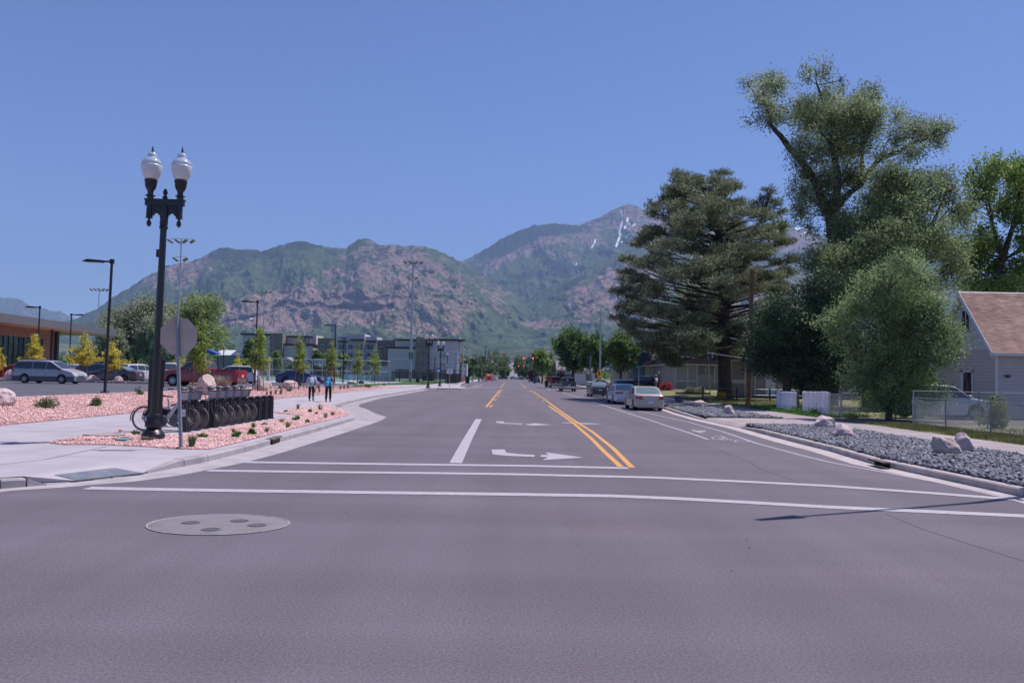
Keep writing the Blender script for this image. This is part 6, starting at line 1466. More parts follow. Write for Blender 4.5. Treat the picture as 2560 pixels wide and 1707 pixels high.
mast_arm('far signal mast arm seen beneath the nearer one, small orange signals', 1227.5, 400, 1, 1290, PD(1240, 917.5, 400).z, (1250.5, 1265.8), True, z0=0)
mast_arm('far pair of red signals with a green sign, lower and smaller', 1337, 402, -1, 1293, PD(1300, 916, 402).z, (1296, 1309.5), False, (1313, 1327), z0=0)
for px, top, Y, lab in ((1204.5, 888, 300, 'wooden utility pole nearest the red barrier'), (1213, 862, 330, 'tallest wooden utility pole, left of the middle of the far road'), (1222, 873, 370, 'third wooden utility pole behind the red trailer'), (1226, 885, 390, 'dark utility pole behind the trailer'), (1357, 868, 290, 'wooden pole under the pale tree at the right of the far road'), (1087, 890, 190, 'brown pole standing before the right end of the apartments')):
    t = thing('utility_pole', lab, 'utility pole', (XD(px, Y), Y, 0)); h = PD(px, top, Y).z; B().tube([(0, 0, 0), (0, 0, h)], [.22, .14], 8).build('pole', M('pole_wood', (.22, .12, .085), rough=.9, var=.2), t)
    if h > 9: B().box(-1.1, 1.1, -.07, .07, h - 1.0, h - .85).build('crossarm', M('pole_wood', (.2,) * 3), t)
# cabinets, barriers, trailer
def cabinet(label, px, Y, w, h, mat, z0=.15, name='utility_cabinet'):
    t = thing(name, label, 'cabinet', (XD(px, Y), Y, z0)); B().box(-w / 2, w / 2, -.4, .4, 0, h).build('body', mat, t); B().box(-w / 2 - .04, w / 2 + .04, -.44, .44, h, h + .06).build('lid', mat, t)
    B().box(-w * .02, w * .02, -.42, -.405, .1, h - .1).build('door_seam', mt_blackp, t); return t
mt_cabg = M('cabinet_green', (.02, .06, .05), rough=.6)
cabinet('tall dark green utility cabinet left of the distant twin-globe lamp', 1169, 170, .85, 1.45, mt_cabg)
cabinet('small grey-green cabinet near the red barrier', 1197.5, 215, .5, .95, mt_galvd)
cabinet('low dark box on the grass behind the iron fence, left one', 1062, 165, 1.0, 1.0, mt_cabg, z0=.55)
cabinet('low dark box behind the iron fence, right one', 1077, 160, 1.1, 1.2, mt_cabg, z0=.55)
cabinet('small dark bin on the grass before the apartments', 1045, 128, .55, .7, mt_cabg, z0=.45, name='ground_box')
mt_saf = M('safety_orange', (.75, .14, .05), rough=.6); mt_barr = M('barrier_red', (.6, .12, .10), rough=.6)
t = thing('barrier', 'red and white slatted barrier at the roadside by the wooden poles', 'barrier', (XD(1211, 235), 235, .1))
for k in range(3): B().box(-.85, .85, -.03, .03, .15 + k * .35, .4 + k * .35).build('barrier_board', mt_barr, t)
for x in (-.7, .7): B().box(x - .05, x + .05, -.2, .2, 0, 1.15).build('leg', mt_galvd, t)
t = thing('spool_trailer', 'orange trailer carrying a tall red cable spool at the left roadside', 'trailer', (XD(1224, 240), 240, 0))
B().box(-.9, 1.0, -1.2, 1.6, .45, .6).build('bed', mt_saf, t)
for z in (0,): B().lathe([(1.05, -.62), (1.05, -.55), (.85, -.5), (.85, .5), (1.05, .55), (1.05, .62)], (-.25, 0, 1.45), 20, 'x').build('spool', mt_barr, t, smooth=True)
for y in (-.5, .5):
    for x in (-.8, .9): B().lathe([(.3, -.09), (.3, .09)], (x, y, .3), 12, 'x').build('wheel', mt_tyre, t)
B().box(.5, .95, -.5, .5, .6, 1.6).build('generator', mt_saf, t)
t = thing('safety_fence', 'orange plastic safety fencing beside the tall green cabinet', 'fence', (XD(1159, 178), 178, .15))
for k in range(4): B().box(-.9 + k * .42, -.6 + k * .42, -.02, .02, .1, 1.1).build('fence_panel', mt_saf, t)
t = thing('warning_sign', 'bright orange diamond sign leaning beside the maroon pickup', 'road sign', (XD(1371.5, 139), 139, .13)); mm = Matrix.Translation((0, 0, 1.35)) @ Matrix.Rotation(radians(52), 4, 'Y')
B().box(-.46, .46, -.01, .01, -.46, .46, mm).build('sign_face', mt_saf, t); B().tube([(0, .02, 0), (0, .02, 1.4)], .03, 6).build('post', mt_galvd, t); B().box(-.1, .12, -.02, -.012, 1.2, 1.5, Matrix.Identity(4)).build('symbol', mt_sigb, t)
t = thing('wheelie_bin', 'dark green wheeled bin behind the orange diamond sign', 'bin', (XD(1366.5, 134), 134, .13)); 
b = B(); b.v = [(-.22, -.25, 0), (.22, -.25, 0), (.22, .25, 0), (-.22, .25, 0), (-.32, -.35, 1.0), (.32, -.35, 1.0), (.32, .35, 1.0), (-.32, .35, 1.0)]; b.f = [(0, 3, 2, 1), (4, 5, 6, 7), (0, 1, 5, 4), (1, 2, 6, 5), (2, 3, 7, 6), (3, 0, 4, 7)]; b.build('body', mt_cabg, t); B().box(-.35, .35, -.38, .38, 1.0, 1.07).build('lid', mt_cabg, t)

# diamond sign back and its plate, left
t = thing('road_sign', 'grey back of a diamond sign with a white plate at the far left corner', 'road sign', (XD(1124, 108), 108, .16))
B().tube([(0, 0, 0), (0, 0, 3.9)], .035, 6).build('post', mt_galv, t); mm = Matrix.Translation((0, .05, PD(1124, 913, 108).z - .16)) @ Matrix.Rotation(radians(45), 4, 'Y'); B().box(-.37, .37, -.01, .01, -.37, .37, mm).build('sign_back', mt_galv, t)
zc_ = PD(1124, 928, 108).z - .16; B().box(-.40, .42, .03, .04, zc_ - .34, zc_ + .34).build('plate', mt_plate, t)
t = thing('bus_sign', 'blue and white bus stop sign between the two apartment-side lamps', 'road sign', (XD(1095.5, 116), 116, .16)); B().tube([(0, 0, 0), (0, 0, 2.7)], .03, 6).build('post', mt_galv, t)
B().box(-.2, .25, -.04, -.03, 2.0, 2.65).build('sign_face', M('bus_blue', (.02, .16, .5), rough=.5), t); B().box(-.15, .2, -.045, -.041, 2.12, 2.38).build('panel', mt_plate, t)
# right side: steel lamp with pedestrian sign
X0 = XD(1499.5, 100); t = thing('steel_lamp', 'tall grey steel lamp post with a long curved arm over the road', 'street lamp', (X0, 100, .14)); hh = PD(1501, 777, 100).z - .14
B().tube([(0, 0, 0), (0, 0, hh)], [.13, .08], 10).build('pole', mt_galv, t); a1 = PD(1418, 749.5, 100) - Vector((X0, 100, .14))
a = B(); a.tube([(0, 0, hh - .15), tuple(Vector((0, 0, hh)).lerp(a1, .5) + Vector((0, 0, .22))), tuple(a1)], [.06, .05, .04], 8); a.build('arm', mt_galv, t); B().box(a1.x - .55, a1.x + .05, -.12, .12, a1.z - .07, a1.z + .03).build('lamp_head', mt_galv, t)
mt_sy = M('sign_yellow', (.85, .42, .01), rough=.5)
zc_ = PD(1498, 934, 99.8).z - .14; mm = Matrix.Translation((-.08, -.16, zc_)) @ Matrix.Rotation(radians(45), 4, 'Y'); ps = thing('pedestrian_sign', 'yellow diamond pedestrian crossing sign with an arrow plate below it', 'road sign', (X0, 100, .14))
B().box(-.33, .33, -.01, .01, -.33, .33, mm).build('sign_face', mt_sy, ps)
pf = B(); pf.lathe([(.045, -.02), (.001, -.021)], (-.08, -.16, zc_ + .24), 10, 'y')
for A, C, w in (((-.08, .18), (-.07, -.02), .05), ((-.08, .15), (-.18, .02), .025), ((-.07, .14), (.03, .03), .025), ((-.08, -.02), (-.17, -.26), .032), ((-.06, -.02), (.02, -.26), .032)):
    pf.tube([(A[0], -.175, zc_ + A[1]), (C[0], -.175, zc_ + C[1])], w, 4)
pf.build('walking_figure', mt_sigb, ps); z2 = PD(1498, 946.5, 99.8).z - .14
B().box(-.36, .2, -.18, -.165, z2 - .14, z2 + .14).build('arrow_plate', mt_sy, ps); ar = B(); ar.tube([(.08, -.19, z2 + .07), (-.2, -.19, z2 - .07)], .02, 4); ar.add([(-.24, -.192, z2 - .09), (-.10, -.192, z2 - .09), (-.2, -.192, z2 + .03)], [(0, 1, 2)]); ar.build('arrow', mt_sigb, ps)
B().tube([(0, -.145, 0), (0, -.145, 3.4)], .03, 4).build('post', mt_galv, ps)
t = thing('bus_sign', 'blue and white bus stop sign beside the yellow pedestrian sign', 'road sign', (XD(1514.5, 103), 103, .14)); zc_ = PD(1517, 921, 103).z - .14
B().tube([(0, 0, 0), (0, 0, zc_ + .3)], .03, 6).build('post', mt_galv, t); B().box(-.1, .52, -.04, -.03, zc_ - .36, zc_ + .36).build('sign_face', M('bus_blue', (.02, .16, .5)), t); B().box(.0, .42, -.045, -.041, zc_ - .2, zc_ + .12).build('panel', mt_plate, t)
t = thing('street_name_sign', 'green street name sign on a thin post before the motel corner', 'road sign', (XD(1597, 92), 92, .3)); zc_ = PD(1597, 917, 92).z - .3
B().tube([(0, 0, 0), (0, 0, zc_)], .03, 6).build('post', mt_galv, t); B().box(-.38, .36, -.02, .02, zc_ - .12, zc_ + .12).build('sign_blade', mt_sgreen, t)
t = thing('utility_pole', 'short grey pole in the shade left of the yellow pedestrian sign', 'utility pole', (XD(1476, 125), 125, .1)); B().tube([(0, 0, 0), (0, 0, 5.2)], .11, 8).build('pole', mt_galvd, t)

# wooden pole with strut, guy and yellow guard
w0 = G(1871, 1010.5, .15); wt = PD(1880, 675, w0.y); t = thing('utility_pole', 'bare wooden utility pole in front of the dark evergreen at the right', 'utility pole', (w0.x, w0.y, .14)); d = wt - Vector((w0.x, w0.y, .14))
B().tube([(0, 0, -.1), (0, 0, .4), tuple(d)], [.21, .19, .14], 12).build('pole', M('pole_wood_light', (.20, .105, .07), rough=.85, var=.3, vs=2, bump=.5, bs=9), t, smooth=True)
s0 = PD(1872.5, 897.5, w0.y) - Vector((w0.x, w0.y, .14)); s1 = PD(1770, 882, 53) - Vector((w0.x, w0.y, .14)); B().tube([tuple(s0), tuple(s1)], .06, 8).build('strut', M('strut_pale', (.55, .46, .45), rough=.6, var=.15), t)
B().tube([tuple(s1.lerp(s0, .10)), tuple(s1.lerp(s0, .10) - Vector((0, 0, .33)))], .04, 6).build('bracket', mt_galv, t)
g0 = G(1777, 1014.5, .15); gg = thing('guy_wire_guard', 'thin yellow guy-wire guard rising from the dark gravel before the pine', 'guy wire', (g0.x, g0.y, .15)); gt = PD(1771.5, 912, 52.6) - Vector((g0.x, g0.y, .15)); e1 = s1 + Vector((w0.x, w0.y, .14)) - Vector((g0.x, g0.y, .15))
B().tube([tuple(gt * .09), tuple(gt)], .035, 6).build('guard', M('guard_yellow', (.72, .40, .03), rough=.5), gg); B().tube([(0, 0, -.1), tuple(gt), tuple(e1)], .012, 4).build('wire', mt_galvd, gg)
# overhead lines at the pole
wires = [((w0.x + d.x, w0.y, 9.5), (w0.x + 18, w0.y + 6, 8.6)), ((w0.x + d.x, w0.y, 8.4), (w0.x + 17, w0.y + 3, 7.4))]
for (a_, c_), wn_ in zip(wires, ('upper', 'lower')):
    P = [Vector(a_).lerp(Vector(c_), i / 10) - Vector((0, 0, .5 * sin(pi * i / 10))) for i in range(11)]
    o = B().tube(P, .014, 4, cap=False).build('overhead_wire', mt_blk2); tag(o, wn_ + ' thin overhead wire running from the wooden pole into the trees', 'wire', 'wires from the wooden pole')

# street light outside the frame whose shadow lies on the road
sp_ = thing('steel_lamp', 'grey street lamp outside the view, its shadow lying across the crosswalk', 'street lamp', (11.1, 15.0, .14))
B().tube([(0, 0, 0), (0, 0, 8.9)], [.11, .07], 10).build('pole', mt_galv, sp_)
tipS = G(1985, 1292, 0) ; hd_ = Vector((tipS.x, tipS.y, 0)) + SUNV * (9.2 / SUNV.z); hd_ -= Vector((11.1, 15.0, .14))
a = B(); a.tube([(0, 0, 8.7), tuple(Vector((0, 0, 9.0)).lerp(hd_, .35) + Vector((0, 0, .25))), tuple(hd_)], [.06, .05, .04], 8); a.build('arm', mt_galv, sp_)
dv = Vector((hd_.x, hd_.y, 0)).normalized(); pv = Vector((-dv.y, dv.x, 0)); hb_ = B()
for s_ in (0, .75):
    for w_ in (-.12, .12):
        for z_ in (-.06, .05): hb_.v.append(tuple(hd_ + dv * (s_ - .1) + pv * (w_ if s_ == 0 else w_ * .5) + Vector((0, 0, z_))))
hb_.f = [(0, 1, 3, 2), (4, 6, 7, 5), (0, 4, 5, 1), (2, 3, 7, 6), (0, 2, 6, 4), (1, 5, 7, 3)]; hb_.build('lamp_head', mt_galv, sp_)
# ============================================================ BUILDINGS
def lap_wall(parent, x0, x1, z0, z1, mat, axis, pos, step=.15, skip=None, out=-1, thick=.034, name='siding_board'):
    """horizontal lap boards; axis 'y': wall faces -y at y=pos spanning x; axis 'x': faces -x at x=pos spanning y"""
    z = z0
    while z < z1 - .01:
        zt_ = min(z + step, z1); segs = [(x0, x1)]
        if skip:
            for (a, b_, c, d) in skip:
                if zt_ > c + .02 and z < d - .02:
                    ns = []
                    for s in segs:
                        if b_ <= s[0] or a >= s[1]: ns.append(s)
                        else:
                            if a > s[0]: ns.append((s[0], a))
                            if b_ < s[1]: ns.append((b_, s[1]))
                    segs = ns
        zt_ -= min(.022, step * .14)
        for a, b_ in segs:
            bb = B()
            if axis == 'y': P = [(a, pos, z), (b_, pos, z), (b_, pos - thick, z), (a, pos - thick, z), (a, pos, zt_), (b_, pos, zt_), (b_, pos - .005, zt_), (a, pos - .005, zt_)]
            else: P = [(pos, a, z), (pos, b_, z), (pos - thick, b_, z), (pos - thick, a, z), (pos, a, zt_), (pos, b_, zt_), (pos - .005, b_, zt_), (pos - .005, a, zt_)]
            bb.v = P; bb.f = [(0, 1, 2, 3), (3, 2, 6, 7), (7, 6, 5, 4), (0, 3, 7, 4), (1, 5, 6, 2)]; bb.build(name, mat, parent)
        z += step
# ---- grey house with steep tan roof (right edge)
mt_sid = M('grey_siding', (.50, .44, .45), rough=.7, var=.05, vs=2); mt_trim = M('white_trim', (.60, .60, .65), rough=.6, var=.04)
mt_shing = M('tan_shingle', (.40, .25, .20), rough=.95, var=.22, vs=1.5, col2=(.32, .20, .165), mixs=.9, bump=.3, bs=40, island=.14, orand=.10)
hx, hy = XD(2491, 40.6), 40.6; HZ = .2; depth = 5.5; eave = PD(2487, 867, hy).z - HZ; pk = PD(2415, 729, hy + depth / 2).z - HZ
house = thing('house', 'small grey-sided house with a steep tan shingle roof at the right edge', 'house', (hx, hy, HZ)); LX = 13.0
B().box(.03, LX, .03, depth - .03, 0, eave - .05).build('wall', mt_sid, house)
bb = B(); bb.v = [(.03, .03, eave - .05), (.03, depth - .03, eave - .05), (.03, depth / 2, pk - .12), (LX, .03, eave - .05), (LX, depth - .03, eave - .05), (LX, depth / 2, pk - .12)]; bb.f = [(0, 1, 2), (3, 5, 4), (0, 2, 5, 3), (1, 4, 5, 2)]; bb.build('gable_wall', M('pale_gable', (.52, .52, .56), rough=.75, var=.06), house)
dy0, dy1 = 2.15, 2.95       # door in the gable wall
lap_wall(house, .0, depth, .0, eave - .0, mt_sid, 'x', .03, step=.17, skip=[(dy0 - .12, dy1 + .12, 0, 2.45)])
lap_wall(house, .0, LX, .0, eave - .12, mt_sid, 'y', .03, step=.17)
z = eave
while z < pk - .3:           # boards of the gable triangle
    w = (pk - z) / (pk - eave) * depth / 2; w2 = (pk - z - .2) / (pk - eave) * depth / 2
    if not (z > eave + 3.5): bb = B(); bb.v = [(.03, depth / 2 - w, z), (.03, depth / 2 + w, z), (.005, depth / 2 - w, z), (.005, depth / 2 + w, z), (.022, depth / 2 - w2, z + .2), (.022, depth / 2 + w2, z + .2)]; bb.f = [(0, 1, 3, 2), (2, 3, 5, 4)]; bb.build('gable_board', M('pale_gable', (.4,) * 3), house)
    z += .2
B().box(-.02, .035, -.02, depth + .02, eave - .08, eave + .02).build('belt_board', mt_trim, house)
bb = B(); bb.box(-.03, .06, -.03, .06, 0, eave - .06); bb.box(-.03, .06, depth - .06, depth + .03, 0, eave - .06); bb.build('corner_trim', mt_trim, house)
door = B().box(-.0, .035, dy0, dy1, .15, 2.35).build('doorway', M('doorway_dark', (.03, .025, .028), rough=.4, var=.5, vs=3, col2=(.14, .11, .11), mixs=2.5, mixlo=.52, mixhi=.62), house)
bb = B(); bb.box(-.035, .03, dy0 - .12, dy0, .1, 2.45); bb.box(-.035, .03, dy1, dy1 + .22, .1, 2.45); bb.box(-.035, .03, dy0 - .12, dy1 + .22, 2.35, 2.46); bb.build('door_frame', mt_trim, house)
wy = depth / 2; wz = eave + .92
gw = B().box(-.005, .03, wy - .42, wy + .30, wz, wz + 1.15).build('attic_window', M('window_dark', (.03, .028, .035), rough=.1, spec=.8), house)
bb = B()
for y0, y1, z0, z1 in ((wy - .48, wy - .40, -.06, 1.2), (wy + .28, wy + .36, -.06, 1.2), (wy - .10, wy - .04, 0, 1.15), (wy - .48, wy + .36, -.06, 0.0), (wy - .48, wy + .36, 1.15, 1.22)): bb.box(-.03, .02, y0, y1, wz + z0, wz + z1)
bb.build('window_frame', mt_trim, gw)
# roof planes, shingle by shingle (largest ones), overhanging
ov, og = .28, .35; run = depth / 2 + ov; rise = (pk - eave) * run / (depth / 2); zE = pk - rise; sl = sqrt(run ** 2 + rise ** 2)
for sgn in (-1, 1):
    y_r = depth / 2; ye = depth / 2 + sgn * run; bb = B(); o_ = .05
    bb.v = [(-og, y_r, pk), (LX, y_r, pk), (LX, ye, zE), (-og, ye, zE), (-og, y_r, pk - .09), (LX, y_r, pk - .09), (LX, ye, zE - .07), (-og, ye, zE - .07)]
    bb.f = [(0, 1, 2, 3), (4, 7, 6, 5), (0, 3, 7, 4), (2, 1, 5, 6), (3, 2, 6, 7)]; rf = bb.build('roof', mt_trim, house)
    if sgn < 0:
        ud = Vector((0, -run, -rise)).normalized(); nrm = Vector((0, -rise, run)).normalized(); rows = int(sl / .145); cnt = 0; stf = B()
        for r in range(rows):
            x = -og + .01 - (.15 if r % 2 else 0)
            while x < LX:
                xa, xb = max(x, -og + .01), min(x + .305, LX)
                if xb - xa > .04:
                    t1 = sl - r * .145; t0 = t1 - .16; h = rnd.uniform(.014, .024); A = Vector((0, y_r, pk)) + ud * t1 + nrm * .004; C = Vector((0, y_r, pk)) + ud * max(t0, 0) + nrm * .004
                    q = [(xa, A.y, A.z), (xb, A.y, A.z), (xb, A.y + nrm.y * h, A.z + nrm.z * h), (xa, A.y + nrm.y * h, A.z + nrm.z * h), (xa, C.y + nrm.y * .004, C.z + nrm.z * .004), (xb, C.y + nrm.y * .004, C.z + nrm.z * .004)]
                    fs = [(0, 1, 2, 3), (3, 2, 5, 4)]
                    if x < 3.9 and r % 1 == 0 and cnt < 300: cnt += 1; B().add(q, fs).build('shingle', mt_shing, rf)
                    else: stf.add(q, fs)
                x += .305 + .005
        o = stf.build('shingle_courses', mt_shing, rf); o['kind'] = 'stuff'
for sgn in (-1, 1):
    bb = B(); ye = depth / 2 + sgn * run
    bb.v = [(-og - .03, depth / 2, pk + .02), (-og - .03, ye, zE + .02), (-og - .03, ye, zE - .26), (-og - .03, depth / 2, pk - .32), (-og, depth / 2, pk + .02), (-og, ye, zE + .02), (-og, ye, zE - .26), (-og, depth / 2, pk - .32)]
    bb.f = [(0, 1, 2, 3), (4, 7, 6, 5), (0, 4, 5, 1), (1, 5, 6, 2), (3, 2, 6, 7)]; bb.build('barge_board', mt_trim, house)
B().box(-og, LX, -ov - .06, -ov + .02, zE - .14, zE - .02).build('gutter', mt_trim, house)
bb = B(); bb.box(-og, LX, -ov + .02, .0, zE - .10, zE - .07); bb.build('soffit', mt_trim, house)
sp_l = B(); sp_l.cbox(.55, -.07, 2.15, .22, .10, .12); sp_l.build('wall_lamp', M('lamp_navy', (.01, .02, .08), rough=.4), house)

# ---- low brown-roofed motel block
mt_beige = M('beige_panel', (.30, .27, .26), rough=.85, var=.05); mt_beige2 = M('tan_panel', (.27, .20, .19), rough=.85, var=.05); mt_mans = M('brown_mansard', (.018, .012, .015), rough=.95, spec=.1, var=.25, vs=2, bump=.4, bs=8); mt_bt = M('cream_trim', (.45, .43, .42), rough=.7)
mo = thing('motel_block', 'low beige panelled building with a dark brown mansard roof behind the lawn', 'building', (20.6, 101, .55)); W_, Dp, EH, RH = 17.0, 22.0, 3.25, 4.05
B().box(0, W_, 0, Dp, 0, EH).build('wall', mt_beige, mo)
n = 0
for k in range(42):      # grooved vertical panels on both faces
    x = .02 + k * .4
    if x < W_ - .4 and not (2.9 < x < 4.9): B().box(x, x + .385, -.03, 0, 0, EH - .06).build('wall_panel', mt_beige if (k // 9) % 2 == 0 else mt_beige, mo)
for k in range(54):
    y = .02 + k * .4
    if y < Dp - .4: B().box(-.03, 0, y, y + .385, 0, EH - .06).build('wall_panel', mt_beige2 if 9 < y < 15 else mt_beige, mo)
for x in (.0, 1.55, 2.75, 4.95, 9.0, 10.1, 13.0): B().box(x, x + .17, -.09, -.0, 0, EH).build('trim_post', mt_bt, mo)
for y in (2.6, 4.6, 7.4, 12.0, 16.0, 18.5, 21.0): B().box(-.09, .0, y, y + .17, 0, EH).build('trim_post', mt_bt, mo)
for x0, x1 in ((.17, 1.55), (1.72, 2.75), (5.12, 8.9)): B().box(x0, x1, -.07, -.031, 1.05, 1.25).build('trim_rail', mt_bt, mo)
wn = B().box(2.95, 4.9, -.04, .02, 1.95, 3.05).build('window', M('motel_window', (.10, .14, .16), rough=.08, spec=.8), mo); B().box(3.85, 3.95, -.06, -.04, 1.95, 3.05).build('window_bar', mt_bt, wn); B().box(2.93, 4.93, -.02, .0, 0, 1.95).build('panel_below', mt_beige, mo)
wn = B().box(9.25, 10.0, -.04, .02, 2.1, 2.95).build('window', M('motel_window', (.1,) * 3), mo); B().box(9.55, 9.62, -.06, -.04, 2.1, 2.95).build('window_bar', mt_bt, wn)
B().box(-.05, -.04, 9.8, 11.2, 2.0, 2.45).build('wall_sign', mt_plate, mo)
bb = B(); o1, o2 = .55, .0
bb.v = [(-o1, -o1, EH), (W_ + o1, -o1, EH), (W_ + o1, Dp + o1, EH), (-o1, Dp + o1, EH), (-o2, -o2, RH), (W_ + o2, -o2, RH), (W_ + o2, Dp + o2, RH), (-o2, Dp + o2, RH)]
bb.f = [(0, 1, 5, 4), (1, 2, 6, 5), (2, 3, 7, 6), (3, 0, 4, 7), (4, 5, 6, 7), (0, 3, 2, 1)]; bb.build('mansard_roof', mt_mans, mo)
bb = B(); bb.box(-o1 - .03, W_ + o1, -o1 - .05, -o1, EH - .12, EH + .02); bb.box(-o1 - .05, -o1, -o1, Dp + o1, EH - .12, EH + .02); bb.build('fascia', mt_bt, mo)
for x, y, s in ((2.2, 3, .8), (4.1, 3.3, 1.0), (8.2, 5, 1.2)): B().cbox(x, y, RH + s * .3, s, s, s * .6).build('roof_unit', M('unit_grey', (.4, .39, .4), rough=.7), mo)
B().box(9.9, 11.8, 2, 3, RH, RH + .35).build('skylight', mt_plate, mo)
bc = B(); 
for k in range(6): bc.box(10.25 + k * .12, 10.29 + k * .12, -.6, -.56, .1, .9)
bc.box(10.2, 11.0, -.62, -.55, .9, .95); bc.build('porch_rail', mt_bt, mo)
# nearer wing of the same row
mw = thing('motel_wing', 'nearer beige wing with brown flat roof right of the pine trunk', 'building', (20.9, 76.5, .35)); W_, Dp, EH, RH = 16, 2.6, 3.35, 4.6
B().box(0, W_, 0, Dp, 0, EH).build('wall', mt_beige, mw)
for k in range(38):
    x = .02 + k * .42
    if x < W_ - .4: B().box(x, x + .40, -.03, 0, 0, EH - .06).build('wall_panel', mt_beige2 if x < 1.3 else mt_beige, mw)
for x in (.0, 1.35, 2.3, 4.6, 7.0, 9.4): B().box(x, x + .15, -.09, 0, 0, EH).build('trim_post', mt_bt, mw)
B().box(.15, 1.35, -.07, -.031, 1.25, 1.6).build('trim_rail', mt_bt, mw); dr = B().box(3.4, 4.3, -.06, -.03, .05, 2.2).build('door', mt_plate, mw)
B().box(-.7, W_, -.7, Dp, EH, EH + .16).build('fascia', mt_bt, mw); bb = B()
bb.v = [(-.65, -.65, EH + .16), (W_, -.65, EH + .16), (W_, Dp, EH + .16), (-.65, Dp, EH + .16), (0, 0, RH), (W_, 0, RH), (W_, Dp, RH), (0, Dp, RH)]; bb.f = [(0, 1, 5, 4), (1, 2, 6, 5), (3, 0, 4, 7), (4, 5, 6, 7)]; bb.build('roof', mt_mans, mw)
# houses behind
def simple_house(name, label, px, Y, w, d, eh, rh, wall, roof, z0=.3, gable='x', wins=(), rz=0):
    t = thing(name, label, 'house', (XD(px, Y), Y, z0), rz); B().box(-w / 2, w / 2, 0, d, 0, eh).build('wall', wall, t); bb = B(); o = .4
    if gable == 'x': bb.v = [(-w / 2 - o, -o, eh - .1), (w / 2 + o, -o, eh - .1), (w / 2 + o, d + o, eh - .1), (-w / 2 - o, d + o, eh - .1), (-w / 2 - o, d / 2, rh), (w / 2 + o, d / 2, rh)]; bb.f = [(0, 1, 5, 4), (2, 3, 4, 5), (0, 4, 3), (1, 2, 5), (0, 3, 2, 1)]
    else: bb.v = [(-w / 2 - o, -o, eh - .1), (w / 2 + o, -o, eh - .1), (w / 2 + o, d + o, eh - .1), (-w / 2 - o, d + o, eh - .1), (0, -o, rh), (0, d + o, rh)]; bb.f = [(0, 4, 5, 3), (1, 2, 5, 4), (0, 1, 4), (2, 3, 5), (0, 3, 2, 1)]
    bb.build('roof', roof, t)
    for x, z, ww, hh in wins: wv = B().box(x - ww / 2, x + ww / 2, -.04, .02, z, z + hh).build('window', M('motel_window', (.1,) * 3), t); B().box(x - ww / 2 - .08, x + ww / 2 + .08, -.06, -.041, z - .08, z).build('sill', mt_bt, wv)
    return t
simple_house('neighbour_house', 'pale house with a dark roof edge left of the blue-sided motel corner', 1590, 135, 6.5, 8, 5.4, 7.0, M('pale_wall', (.42, .37, .36), rough=.8), M('roof_rose', (.30, .19, .17), rough=.9), wins=((-.5, 3.2, 1.0, 1.2), (.7, 3.2, 1.0, 1.2)))
simple_house('neighbour_house', 'white house glimpsed beneath the dark round tree at the right', 1450, 165, 9, 8, 3.2, 5, M('white_wall', (.55, .53, .55), rough=.8), M('roof_grey', (.2, .19, .2), rough=.9), wins=((-2.2, 1.0, 1.2, 1.3), (1.8, 1.0, 1.2, 1.3)))
simple_house('park_pavilion', 'tan gabled pavilion roof behind the court fence', 716, 205, 5.2, 7, 3.4, 5.0, M('tan_wall', (.45, .37, .27), rough=.8), M('roof_pale', (.36, .34, .36), rough=.9), gable='y', z0=.5, wins=((-1.2, 1.2, .9, 1.1),))
simple_house('white_shed', 'long white-roofed building left of the young tree by the red pickup', 572, 250, 9, 6, 6.2, 7.8, M('shed_grey', (.22, .21, .22), rough=.8), M('roof_white', (.6, .6, .63), rough=.6), z0=.5, wins=((-2, 2, 1, 1), (2, 2, 1, 1)))
t = thing('motel_annex', 'dark blue corner wall and steep roof left of the motel', 'building', (XD(1603, 126), 126, .4)); B().box(-1.3, 1.5, 0, 5, 0, 3.2).build('wall', M('blue_wall', (.08, .13, .22), rough=.7), t)
bb = B(); bb.v = [(-1.6, -.3, 3.2), (1.7, -.3, 3.2), (1.7, 5, 3.2), (-1.6, 5, 3.2), (-.6, .3, 6.2), (1.3, .3, 6.2), (1.3, 5, 6.2), (-.6, 5, 6.2)]; bb.f = [(0, 1, 5, 4), (1, 2, 6, 5), (3, 0, 4, 7), (4, 5, 6, 7)]; bb.build('roof', M('roof_ink', (.02, .03, .045), rough=.8), t)

# ---- wood-clad building at the left
mt_fas = M('fascia_metal', (.13, .115, .13), rough=.6, var=.06); mt_wood = M('cedar_board', (.24, .105, .07), orand=.15, rough=.7, var=.22, vs=2.5); mt_soff = M('cedar_soffit', (.52, .22, .10), rough=.65, var=.1, vs=3)
mt_curt = M('curtain_glass', (.028, .055, .055), rough=.06, spec=.9, col2=(.05, .09, .085), mixs=.35); mt_mull = M('mullion_black', (.018, .018, .022), rough=.5)
Y0, Y1 = 84.0, 121.0; A0 = Vector((XD(-60, Y0), Y0, .55)); x1 = XD(288, Y1); ang = atan2(Y1 - Y0, x1 - A0.x)
wb_ = thing('wood_clad_building', 'modern wood-clad building with a flat dark overhanging roof and tall glazing', 'building', tuple(A0), ang); Lb = (Vector((x1, Y1)) - Vector((A0.x, A0.y))).length
zt_ = PD(288, 824, Y1).z - .55; zt0 = PD(0, 783, XD(0, 1) and 89.5).z - .55; zt_ = (zt_ + zt0) / 2; fh = 1.02
B().box(-30, Lb, 0, 22, zt_ - fh, zt_).build('roof', mt_fas, wb_); B().box(-29.9, Lb - .1, .1, 21.9, zt_ - fh - .05, zt_ - fh - .002).build('soffit', mt_soff, wb_)
se = 3.0; Lw = Lb - 13.0
B().box(-30, Lw, se, 21, -.6, zt_ - fh - .05).build('wall', mt_wood, wb_)
z = .0; gl_spans = [(-22, -13.5), (-3.5, 6.6), (9.8, 20.5)]; gh = 4.9
zb = 0.0
